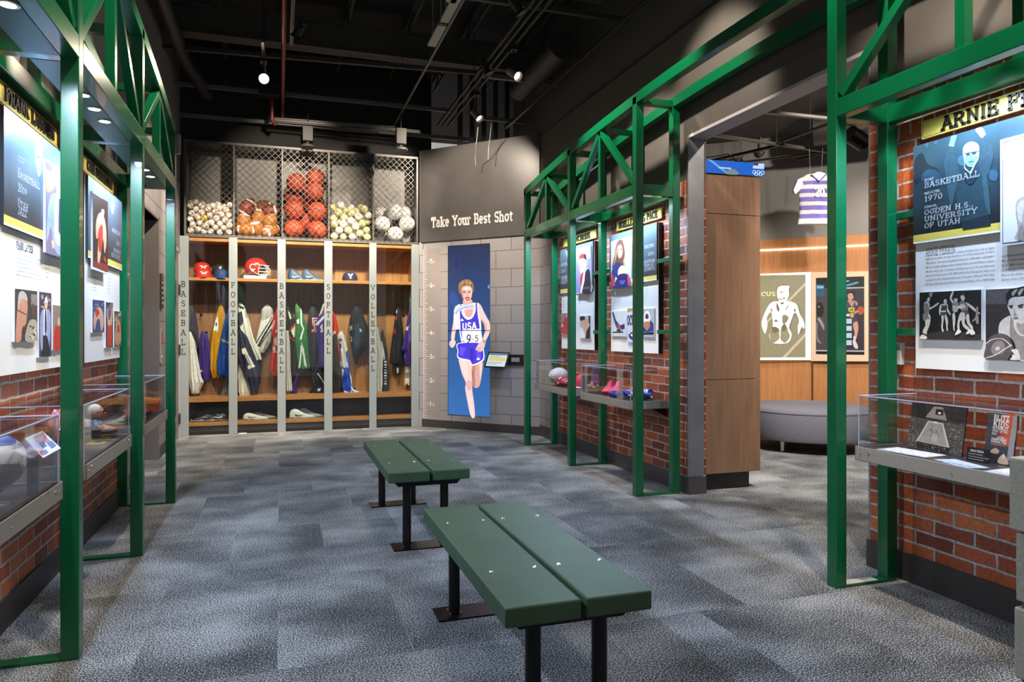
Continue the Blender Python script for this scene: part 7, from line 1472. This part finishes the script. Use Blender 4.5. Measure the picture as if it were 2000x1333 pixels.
# left big duct and bracing behind the left truss
o = MB().tube([(-1.0, 5.5, 4.14), (-.97, 8.2, 4.12), (-.8, 9.0, 4.0)], .07, None, 16).build('sloping_pipe', mat('#2b2927', .5), smooth=True); tag(o, 'dark sloping pipe at the upper left of the ceiling', 'pipe')
o = MB().cyl((2.6, 6.4, 4.0), (2.6, 7.7, 4.0), .13, None, 28).build('air_duct', mat('#33302e', .5, .3), smooth=True); tag(o, 'round dark air duct near the right wall', 'duct')
for k in range(5): tag(MB().box(2.2+.16*k, 2.26+.16*k, 9.0, 9.04, 3.6, 4.7).build('wall_stud', mat('#3f3c39', .6, .3)), 'upright metal stud in the dark gap above the angled wall', 'stud', 'metal studs above the angled wall')
def track_head(loc, aim, lab, lit=0, body='#1c1b1a'):
    r = thing('track_light', lab, 'lamp', (loc[0], loc[1], 3.84)); L0 = Vector(loc); d = (Vector(aim)-L0).normalized()
    MB().cyl((L0.x, L0.y, 3.845), (L0.x, L0.y, L0.z+.02), .008, None, 8).box(L0.x-.03, L0.x+.03, L0.y-.05, L0.y+.05, 3.81, 3.845).build('mount', BLACK, r)
    o = MB().cyl(L0-d*.07, L0+d*.05, .034, None, 20).cyl(L0+d*.05, L0+d*.075, .034, None, 20, .046, False).build('lamp_body', mat(body, .4, .3), r, smooth=True)
    MB().cyl(L0+d*.046, L0+d*.052, .033, None, 20).build('lens', mat('#fff3dc', .3, 0, lit) if lit else mat('#b5ab98', .2), r); return r
LAB = ['nearest lamp on the triple track', 'second lamp on the triple track', 'third lamp on the triple track, over the opening', 'fourth lamp on the triple track', 'farthest lamp on the triple track', 'nearest lamp on the left track', 'second lamp on the left track', 'third lamp on the left track', 'farthest lamp on the left track']
for i, lb in enumerate(LAB): track_head(Vector(TR[i][0])-(Vector(TR[i][1])-Vector(TR[i][0])).normalized()*.12, TR[i][1], 'black track spotlight, '+lb, 12)
bar('lighting_track', 'short lighting track carrying the bright spotlight', 'track', (-.15, 6.8, 3.86), (-.15, 7.9, 3.86), .03, .035, DK2)
track_head((-.15, 7.23, 3.66), (.2, 1.5, 1.6), 'brightly shining spotlight facing the camera below the ceiling', 60); spot('track_beam', (-.147, 7.13, 3.62), (.2, 1.5, 1.0), 45, 50, .6, WARM, .03)
track_head((2.04, 6.21, 3.60), (2.5, 5.3, 2.9), 'spotlight with pale hood on the triple track, facing the truss', 3, '#8a8074')
track_head((2.04, 7.52, 3.60), (2.6, 6.7, 2.6), 'spotlight with pale hood hanging above the angled wall', 3, '#8a8074')
tag(MB().tube([(2.18, 7.95, 3.6), (2.2, 8.1, 3.45), (2.24, 8.3, 3.35), (2.26, 8.35, 3.25)], .004, None, 6).build('loose_cable', mat('#b5b1a8', .5)), 'thin white cable dangling left of the corner above the angled wall', 'cable')
tag(MB().tube([(2.34, 7.95, 3.66), (2.37, 8.1, 3.55), (2.38, 8.2, 3.45), (2.38, 8.22, 3.3)], .004, None, 6).build('loose_cable', mat('#b5b1a8', .5)), 'second white cable dangling nearer the corner above the angled wall', 'cable')
for (u, v, lab) in ((601, 262, 'grey wall-wash projector above the football bin'), (783, 268, 'grey wall-wash projector above the right end of the cage')):
    a = at_depth(u, v, 8.55); r = thing('wall_washer', lab, 'lamp', tuple(a)); MB().box(a.x-.06, a.x+.06, a.y-.05, a.y+.05, a.z-.09, a.z+.10).cyl((a.x, a.y, a.z+.1), (a.x, a.y, 3.86), .008, None, 8).build('lamp_housing', mat('#2f2d2b', .5, .2), r, bevel=.004)
    MB().cyl((a.x, a.y, a.z-.09), (a.x, a.y, a.z-.13), .012, None, 10).rev([(.02, .02), (.07, .0), (.085, -.02), (.085, -.03), (.0001, -.03)], None, 24, (a.x, a.y, a.z-.13)).build('reflector', mat('#5d5a56', .5, .2), r, smooth=True)
tag(MB().box(-.735, -.69, 5.655, 5.69, 2.52, 2.66).build('wall_sensor', mat('#9a9590', .4)), 'small pale device on the far end of the left truss', 'sensor')

# ================================================================== OPENING AND GALLERY
r = thing('wooden_cabinet_end', 'tall wooden panelled cabinet end standing in the opening on a black plinth', 'cabinet', (3.36, 4.9, 0))
wm = wood('#82634b', '#967359', .33, 9., .8, 'brown_veneer')
MB().box(3.095, 3.62, 4.75, 5.30, .125, .852).build('lower_panel', wm, r, bevel=.002); MB().box(3.095, 3.62, 4.75, 5.30, .856, 2.14).build('middle_panel', wm, r, bevel=.002); MB().box(3.095, 3.62, 4.75, 5.30, 2.144, 2.445).build('upper_panel', wm, r, bevel=.002)
MB().box(3.095, 3.525, 4.765, 5.25, 0, .125).build('plinth', mat('#171615', .3, 0, 0, 0, 'black_stone', .3, 200), r)
r = thing('banner_screen', 'blue lit banner screen with flag and rings on top of the wooden cabinet end', 'screen', (3.36, 4.78, 2.445))
a = Vector((3.085, 4.735, 2.450)); du = Vector((.55, 0, .008)); dv = Vector((.012, -.012, .098)); n = Vector((0, -1, 0)); f = lambda u, v, e=.0005: a+du*u+dv*v+n*e
m = MB(); m.prism([a, a+du, a+du+dv, a+dv], (0, .03, 0)); m.build('casing', BLACK, r); m = MB(); bl = mat('#0e55b0', .3, 0, .9)
m.poly([f(0, 0), f(1, 0), f(1, 1), f(0, 1)], bl); m.poly([f(x, y, .001) for x, y in ((.04, 1), (.10, 1), (.4, .12), (.36, .1))], mat('#6f9bd8', .3, 0, .8)); m.poly([f(x, y, .001) for x, y in crs([(.36, 0), (.38, .25), (.45, .42), (.54, .3), (.58, 0)])], mat('#7d8f94', .3, 0, .6))
slab(m, 'TEAMUSA.ORG', f(.23, .42, .0014), (1, 0, 0), (0, 0, 1), .020, mat('#e8eef8', .4, 0, 1), .2, 0, sx=.62, serif=0)
for k in range(6): m.poly([f(.80, .58+k*.07, .0014), f(.985, .58+k*.07, .0014), f(.985, .615+k*.07, .0014), f(.80, .615+k*.07, .0014)], mat('#e8eef8', .4, 0, 1))
m.poly([f(x, y, .0018) for x, y in ((.80, .80), (.88, .80), (.88, 1), (.80, 1))], mat('#12326e', .3, 0, .9))
for k in range(5):
    c = f(.835+.036*k, .28 if k % 2 == 0 else .14, .002); m.tube([c+Vector((.014*cos(t), 0, .014*sin(t))) for t in [2*pi*i/16 for i in range(16)]], .0016, mat('#e8eef8', .4, 0, 1), 4, True)
m.build('lit_face', None, r)
# ottoman
c = at_depth(1579, 830, 7.6); r = thing('round_ottoman', 'round grey upholstered ottoman on short chrome legs', 'ottoman', (c.x, c.y, 0)); c = Vector((c.x, c.y, 0)); Ro = .62
MB().rev([(.0001, .115), (Ro-.04, .115), (Ro-.01, .125), (Ro, .16), (Ro, .39), (Ro-.012, .425), (Ro-.045, .445), (Ro-.3, .457), (.0001, .46)], None, 72, c).build('cushion', mat('#74757f', .95, 0, 0, 0, 'grey_felt', .22, 120, .4, 200), r, smooth=True)
MB().tube([c+Vector(((Ro-.004)*cos(2*pi*i/60), (Ro-.004)*sin(2*pi*i/60), .40)) for i in range(60)], .006, None, 6, True).build('piping', mat('#4d4e57', .9), r)
for a_ in (-100, -40, 20, 80, 140, 200):
    q = c+Vector((.50*cos(radians(a_)), .50*sin(radians(a_)), 0)); MB().cyl(q, q+Vector((0, 0, .118)), .022, None, 16).build('leg', mat('#c4c4c6', .2, .9), r, smooth=True)
# backlit gymnast poster, players poster with touch screen
def wall_pt(u, D): return Vector((*PD(u, D), 0))
pa, pb_ = wall_pt(1440, 9.73), wall_pt(1583.5, 9.385); GP = PL(pa.xy, pb_.xy)
def slabrect(pl, u0, v0t, v0b, u1, v1t, v1b, off, th, m, name, root):
    q = [pl.at(u0, v0b, off), pl.at(u1, v1b, off), pl.at(u1, v1t, off), pl.at(u0, v0t, off)]; return MB().prism(q, -pl.n*th).build(name, m, root)
r = thing('lightbox_poster', 'backlit poster of a diving gymnast in a white frame', 'poster', tuple(GP.at(1530, 703)))
slabrect(GP, 1445, 538, 703, 1583.5, 533, 703, .10, .05, mat('#fff8ea', .4, 0, 1.25), 'frame', r)
H5 = ((1480, 520), 6.667); P = Pic(GP, *H5, .102, .85)
P.rect('#878064', -130, 128, 622, 1188) if False else P.pg('#878064', [(-180, 132), (621, 120), (621, 1188), (-180, 1190)], False)
P.pg('#bba88c', [(318, 1188), (620, 870), (620, 918), (368, 1188)], False).pg('#bba88c', [(130, 740), (60, 820), (60, 770), (180, 660), (400, 440), (620, 215), (620, 262), (410, 470)], False)
P.pg('#6d674c', [(150, 880), (190, 800), (170, 600), (60, 760), (50, 700), (130, 560), (170, 480), (250, 460), (250, 380), (245, 300), (290, 258), (420, 258), (412, 380), (392, 460), (520, 500), (560, 620), (600, 700), (618, 790), (528, 900), (515, 780), (540, 720), (480, 640), (430, 790), (442, 900), (400, 990), (300, 1018), (200, 1005)])
wc = '#fbf8ee'
P.pg(wc, [(258, 300), (290, 268), (340, 262), (415, 266), (405, 310), (408, 380), (385, 440), (370, 490), (330, 506), (300, 480), (270, 440), (254, 380)])
P.pg(wc, [(270, 462), (385, 460), (470, 480), (518, 520), (545, 620), (590, 700), (612, 780), (590, 820), (572, 790), (528, 895), (520, 780), (538, 730), (520, 660), (480, 610), (440, 700), (410, 800), (440, 880), (425, 960), (370, 1005), (220, 1008), (165, 950), (155, 870), (195, 800), (195, 700), (175, 600), (120, 680), (130, 770), (98, 882), (60, 790), (55, 720), (100, 600), (150, 510), (200, 470)])
P.pg('#8b8568', [(160, 830), (215, 800), (280, 820), (290, 900), (270, 960), (200, 1000), (165, 940)]).pg('#8b8568', [(300, 850), (340, 780), (385, 800), (400, 860), (420, 920), (360, 1000), (300, 960)]).pg('#69644c', [(190, 800), (240, 795), (275, 830), (240, 870), (200, 860)]).pg('#69644c', [(310, 800), (350, 750), (375, 800), (350, 850), (310, 840)])
P.pg('#7f795c', [(325, 650), (365, 640), (402, 670), (385, 720), (355, 750), (325, 745)]).pg('#8b8568', [(205, 715), (240, 695), (275, 715), (240, 738)]).pg('#6d6850', [(245, 500), (258, 490), (285, 560), (275, 595), (250, 570)]).pg('#7d7860', [(465, 575), (485, 555), (500, 585), (480, 605)]).pg('#7d7860', [(170, 570), (185, 545), (195, 590), (182, 605)])
P.pg('#8a8468', [(275, 420), (310, 428), (305, 445), (280, 440)]).pg('#8a8468', [(325, 418), (358, 412), (355, 435), (330, 440)]).pg('#67634c', [(295, 480), (345, 478), (335, 500), (305, 502)]).pg('#a29c82', [(285, 340), (330, 335), (340, 352), (290, 358)]).pg('#b5b096', [(315, 440), (325, 440), (330, 462), (310, 462)])
P.pg(wc, [(280, 860), (295, 855), (300, 900), (285, 920)]).pg(wc, [(225, 1008), (285, 945), (350, 1008)], False).pg('#8a8468', [(358, 575), (395, 505), (402, 520), (370, 580)])
a, b = P.w(-130, 398, .006), P.w(232, 398, .006); b.z = a.z; slab_fit(P.mb, 'AMICUS', a, b, (P.w(0, 350)-P.w(0, 398)).length, mat('#d8cd92', .4, 0, 1), .17, 0)
P.build('picture', r)
pa, pb_ = wall_pt(1586, 9.375), wall_pt(1700, 9.05); KP = PL(pa.xy, pb_.xy)
r = thing('touch_screen_panel', 'pale framed screen showing basketball players and answer buttons', 'screen', tuple(KP.at(1640, 705)))
slabrect(KP, 1586, 533, 705, 1701, 531, 706, .10, .05, mat('#c2aa90', .5), 'frame', r)
K6 = ((1590, 530), 7.017); P = Pic(KP, *K6, .102, .55)
P.pg('#161417', [(36, 100), (692, 78), (692, 1144), (36, 1134)], False).pg('#4b4347', [(36, 240), (690, 225), (690, 1105), (36, 1095)], False).pg('#2c5a78', [(40, 185), (150, 190), (150, 345), (40, 350)], False).pg('#87b9d0', [(45, 205), (140, 210), (140, 240), (50, 245)], False)
P.pg('#3a3236', [(420, 250), (685, 245), (685, 1085), (420, 1090)], False).pg('#b9b2b6', [(420, 228), (690, 222), (690, 238), (420, 250)], False).pg('#b9b2b6', [(36, 1078), (690, 1085), (690, 1104), (36, 1096)], False)
P.pg('#57a0c0', [(440, 195), (520, 170), (600, 150), (610, 170), (520, 200), (450, 212)]).pg('#8cc0d4', [(425, 145), (470, 130), (500, 145), (440, 155)])
P.pg('#241f22', [(50, 450), (90, 430), (130, 460), (145, 540), (120, 620), (60, 620), (45, 540)]).pg('#9a9092', [(55, 660), (90, 640), (145, 740), (145, 810), (90, 720)]).pg('#8a8084', [(45, 720), (62, 730), (55, 880), (90, 960), (115, 995), (60, 970), (42, 900)]).pg('#c9c2c4', [(65, 490), (80, 478), (84, 492), (70, 505)])
P.pg('#c0907a', [(415, 430), (450, 410), (465, 450), (440, 520), (415, 530)]).pg('#4a3f6a', [(440, 430), (470, 405), (545, 480), (560, 410), (590, 430), (580, 520), (575, 640), (480, 650), (470, 560)]).pg('#c0907a', [(465, 400), (500, 400), (540, 410), (560, 402), (545, 470), (515, 485)]).pg('#c0907a', [(560, 405), (600, 430), (600, 470), (580, 480)])
P.pg('#cf9c84', [(468, 330), (500, 300), (545, 315), (550, 360), (530, 390), (500, 405), (478, 385)]).pg('#252024', [(465, 330), (485, 290), (530, 270), (570, 300), (562, 350), (545, 360), (535, 320), (500, 305), (475, 322)]).pg('#c9b93a', [(475, 510), (550, 500), (560, 540), (545, 565), (490, 560)]).pg('#c9b93a', [(500, 580), (550, 575), (545, 635), (510, 640)]).pg('#221c22', [(500, 525), (515, 520), (518, 548), (505, 550)]).pg('#221c22', [(528, 520), (540, 518), (540, 548), (530, 548)])
P.pg('#b9553a', [(595, 545), (605, 505), (640, 485), (678, 500), (688, 545), (670, 590), (625, 598)]).pg('#c0907a', [(555, 560), (600, 540), (620, 555), (590, 575), (560, 585)]).pg('#5a3a4c', [(540, 650), (580, 645), (600, 690), (560, 730), (535, 720)])
P.pg('#cf9c84', [(540, 725), (595, 690), (612, 780), (600, 860), (580, 930), (550, 930), (560, 850), (548, 790)]).pg('#d9d2d2', [(545, 890), (582, 900), (575, 950), (545, 945)]).pg('#dcd6d4', [(535, 950), (565, 945), (600, 1010), (605, 1055), (575, 1060), (545, 1020)])
for k in range(4): P.pg('#26242a', [(300, 650+k*97), (532, 650+k*97), (532, 735+k*97), (300, 735+k*97)], False).pg('#bcd0e2', [(305, 655+k*97), (522, 655+k*97), (522, 722+k*97), (305, 722+k*97)], False)
P.pg('#e6e2e4', [(300, 590), (495, 590), (495, 620), (300, 620)], False); P.build('screen_picture', r)
# hanging striped jersey with numeral 20
c = at_depth(1600, 395, 8.3); uu = Vector((RT[0], RT[1], 0)); ww = Vector((FW[0], FW[1], 0)); sc_ = 8.3/FPX
r = thing('hanging_jersey', 'purple and grey striped jersey with numeral 20 hanging on wires', 'jersey', tuple(c)); S8 = 4.76
def J(x, y, d=0): return c+uu*((1440+x/S8-1600)*sc_)+Vector((0, 0, -(200+y/S8-395)*sc_))-ww*d
def shell(outline, cols, name, dmax=.05, root=r):
    """two bulging faces, striped by height"""
    m = MB(); n = 48; ys = [o[0] for o in outline]; rows = 130
    def it(v):
        for a, b in zip(outline[:-1], outline[1:]):
            if v <= b[0]: f = (v-a[0])/(b[0]-a[0]+1e-9); return a[1]+(b[1]-a[1])*f, a[2]+(b[2]-a[2])*f
        return outline[-1][1:]
    vs = []; cl = []
    for i in range(rows+1):
        v = ys[0]+(ys[-1]-ys[0])*i/rows; xl, xr = it(v)
        for k in range(n): t = 2*pi*k/n; u = (1+cos(t))/2; vs.append(J(xl+(xr-xl)*u, v, sin(t)*dmax*(1+.15*sin(u*17+v*.02)))); cl.append((xl+(xr-xl)*u, v))
    m.v = vs; [m.mi(cloth_mat(q)) for q in ('#c9c6c2', '#6a5cae', '#e9e7ea')]
    for i in range(rows):
        for k in range(n):
            f = [i*n+k, i*n+(k+1) % n, (i+1)*n+(k+1) % n, (i+1)*n+k]; m.f.append(f); m.m.append(cols((cl[f[0]][0]+cl[f[1]][0])/2, (cl[f[0]][1]+cl[f[3]][1])/2))
    m.f.append(list(range(n))); m.m.append(0); m.f.append([rows*n+k for k in range(n)]); m.m.append(0)
    return m.build(name, None, root, smooth='all')
shell([(672, 640, 840), (700, 600, 880), (740, 575, 905), (800, 555, 915), (840, 572, 910), (1000, 580, 905), (1135, 562, 915)], lambda x, y: 1 if (735 < y < 772 and 600 < x < 900) or 812 < y < 850 or 885 < y < 928 or 965 < y < 1008 or 1042 < y < 1085 else 0, 'shirt_body')
for s in (0, 1):
    g = (lambda x: x) if not s else (lambda x: 1480-x)
    m = MB(); q = [(600, 700), (555, 722), (515, 820), (530, 862), (560, 838), (590, 800), (640, 760)]
    m.prism([J(g(x), y, .025) for x, y in q], ww*.05); m.build('sleeve', cloth_mat('#dcdadb'), r, bevel=.006)
m = MB(); m.prism([J(x, y, .056) for x, y in ((670, 685), (725, 657), (755, 657), (810, 675), (740, 742))], ww*.004); m.build('white_neck', mat('#efedf0', .6), r)
m = MB(); m.tube([J(668, 682, .058), J(738, 746, .066), J(812, 672, .058)], .008, cloth_mat('#6a5cae'), 8); m.build('collar', None, r)
m = MB(); a = J(702, 880, .062); slab(m, '20', a, uu, (0, 0, 1), 72/S8*sc_, mat('#f0eef2', .6), .26, .002, sx=.82, serif=0); m.poly([J(720, 800, .06), J(757, 800, .06), J(738, 778, .06)], mat('#f0eef2', .6)); m.build('numeral', None, r)
m = MB(); 
for x, x2 in ((680, 668), (780, 795)): m.cyl(J(x, 668), J(x2, 430), .0025, None, 6)
m.build('hanging_wire', mat('#8d8a86', .4, .5), r)
m = MB(); m.tube([J(610, 705), J(740, 655), J(870, 700)], .006, None, 8); m.build('hanger', mat('#b9b6b2', .4), r)
# gallery ceiling rails, lamp, camera dome, cables
def gl(u, v, z=3.45): return floor_at(u, v, z)
for p, q, w_, m_, nm, lab in (((1380, 262), (1640, 300), .05, CH, 'strut_channel', 'grey channel crossing the gallery ceiling, nearest the header'), ((1430, 212), (1620, 232), .05, CH, 'strut_channel', 'grey channel high in the gallery above the others'), ((1440, 318), (1600, 298), .02, CH, 'conduit_pipe', 'thin bright conduit under the gallery ceiling'),
                      ((1372, 318), (1530, 282), .045, BLACK, 'lighting_track', 'black lighting track beside the camera dome'), ((1530, 275), (1640, 235), .045, BLACK, 'lighting_track', 'black lighting track behind the hanging jersey'), ((1560, 312), (1640, 290), .03, DK2, 'lighting_track', 'dark lighting track farthest into the gallery')):
    a, b = gl(*p), gl(*q); MBR = MB().cyl((a+b)/2, Vector((((a+b)/2).x, ((a+b)/2).y, 3.86)), .004, None, 6); tag(MBR.build('hanger_rod', DK), 'thin rod holding up the '+lab, 'rod'); bar(nm, lab, 'channel' if 'channel' in nm else 'track' if 'track' in nm else 'pipe', a, b, w_, .03, m_)
a = gl(1486, 296, 3.66); r = thing('camera_dome', 'small grey dome camera under the gallery ceiling', 'camera', tuple(a)); MB().cyl(a+Vector((0, 0, .19)), a+Vector((0, 0, .02)), .01, None, 8).cyl(a+Vector((0, 0, .03)), a-Vector((0, 0, .01)), .06, None, 24).build('mount', mat('#77736f', .4), r, smooth=True); MB().sph(a-Vector((0, 0, .02)), .05, None, 20, 12).build('dome', mat('#57544f', .15, .3), r, smooth=True)
a = gl(1590, 232, 3.75); o = MB().cyl(a-Vector((0, 0, .12)), a+Vector((.5, -.5, -.12)), .20, None, 24).build('air_duct', mat('#2d2b2a', .4, .3), smooth=True); tag(o, 'dark round duct in the gallery behind the near truss', 'duct')
R = random.Random(9); a = Vector((3.42, 5.05, 2.455)); pts = []
for k in range(60): t = k*.4; pts.append(a+Vector((.20*sin(t*.9)+R.uniform(-.02, .02)+.05*sin(t*.21), .08*cos(t*1.3), .20*abs(sin(t*.5+.4))+R.uniform(0, .03))))
o = MB().tube(crs([(p.x, p.z) for p in pts][:3]) and pts, .0045, None, 5).build('cable_bundle', mat('#151515', .5)); tag(o, 'tangle of black cables above the blue banner screen', 'cables')
# spot lamp under the near truss seen against the gallery
a = at_depth(1672, 272, 4.2); r = thing('gallery_spotlight', 'black gallery spotlight seen beside the near truss post', 'lamp', tuple(a)); MB().cyl(a+Vector((-.05, 0, .03)), a+Vector((.06, 0, -.02)), .05, None, 20).tube([a+Vector((.0, 0, .06)), a+Vector((.06, 0, .05)), a+Vector((.075, 0, -.03)), a+Vector((.04, 0, -.06))], .006, None, 6).build('lamp_body', mat('#24221f', .3, .5), r, smooth=True)
MB().box(a.x-.09, a.x+.07, a.y-.03, a.y+.03, a.z+.075, a.z+.10).cyl(a+Vector((0, 0, .1)), Vector((a.x, a.y, 3.85)), .006, None, 6).build('mount', mat('#a09a92', .4, .4), r)
# ================================================================== SMALL THINGS ON THE WALLS
# thermostat
r = thing('thermostat', 'white wall thermostat with grey display beside the large right panel', 'thermostat', (2.93, 2.77, 1.06)); TX = 2.90
MB().box(2.932, 2.903, 2.735, 2.815, 1.060, 1.168).build('housing', mat('#d9d8d4', .4), r, bevel=.004); MB().box(2.903, 2.901, 2.755, 2.795, 1.118, 1.150).build('display', mat('#5e6a5c', .25), r)
m = MB()
for i in range(3):
    for j in range(2): m.box(2.903, 2.9008, 2.758+j*.022, 2.772+j*.022, 1.072+i*.013, 1.080+i*.013)
m.build('button', mat('#a9a8a4', .4), r)
# lift call panel, fire notice
r = thing('lift_intercom', 'dark engraved lift instruction plate on the block wall left of the far truss post', 'plate', (-1.11, 7.73, 1.45)); MB().box(-1.12, -1.10, 7.66, 7.80, 1.46, 1.80).build('plate', mat('#4d4844', .3, .5), r, bevel=.002)
m = MB(); [m.box(-1.10, -1.098, 7.69, 7.77, 1.50+.05*k, 1.52+.05*k) for k in range(5)]; m.build('engraved_lines', mat('#b5b0a8', .4), r)
r = thing('call_button', 'steel call button plate with small red sticker below the instruction plate', 'button', (-1.11, 7.73, 1.0)); MB().box(-1.12, -1.105, 7.68, 7.78, .92, 1.26).build('plate', STEEL, r, bevel=.002); MB().box(-1.105, -1.103, 7.70, 7.76, 1.10, 1.22).build('sticker', mat('#b5302a', .5), r); MB().cyl((-1.105, 7.73, .98), (-1.10, 7.73, .98), .015, None, 14).build('push_button', mat('#d8d4c8', .3), r)
# floor outlet cap near the lockers, white strip on truss base
r = floor_at(474, 847, 0); o = MB().rev([(.0001, .006), (.045, .006), (.05, 0)], None, 24, r).build('floor_outlet', mat('#c9c5ba', .35), smooth=True); tag(o, 'small round pale cap on the carpet in front of the lockers', 'cap')
o = MB().box(2.58, 2.77, 2.741, 2.789, .0125, .0145).build('tape_strip', mat('#cfd0c4', .5)); tag(o, 'pale strip of tape on the base plate of the near right truss post', 'tape')
# concrete plinth at the right edge
a = Vector((*PD(1983, 2.2), 0)); r = thing('concrete_plinth', 'pale speckled concrete plinth of stacked blocks at the right edge', 'plinth', tuple(a))
cm_ = mat('#9a9d8f', .7, 0, 0, 0, 'speckled_concrete', .16, 120, .3, 90); dx, dy = Vector((.62, .0, 0)), Vector((0, -.62, 0))
for k, (z0, z1, o_) in enumerate(((.0, .135, .0), (.155, .372, .003), (.392, .603, .0), (.610, .835, .012))):
    p0 = a+Vector((-o_+.0, o_, 0)); MB().box(p0.x, p0.x+.28, p0.y-.6, p0.y, z0, z1).build('concrete_block', cm_, r, bevel=.006)
MB().box(a.x+.012, a.x+.27, a.y-.59, a.y-.012, 0, .80).build('core', mat('#5a5c54', .8), r)
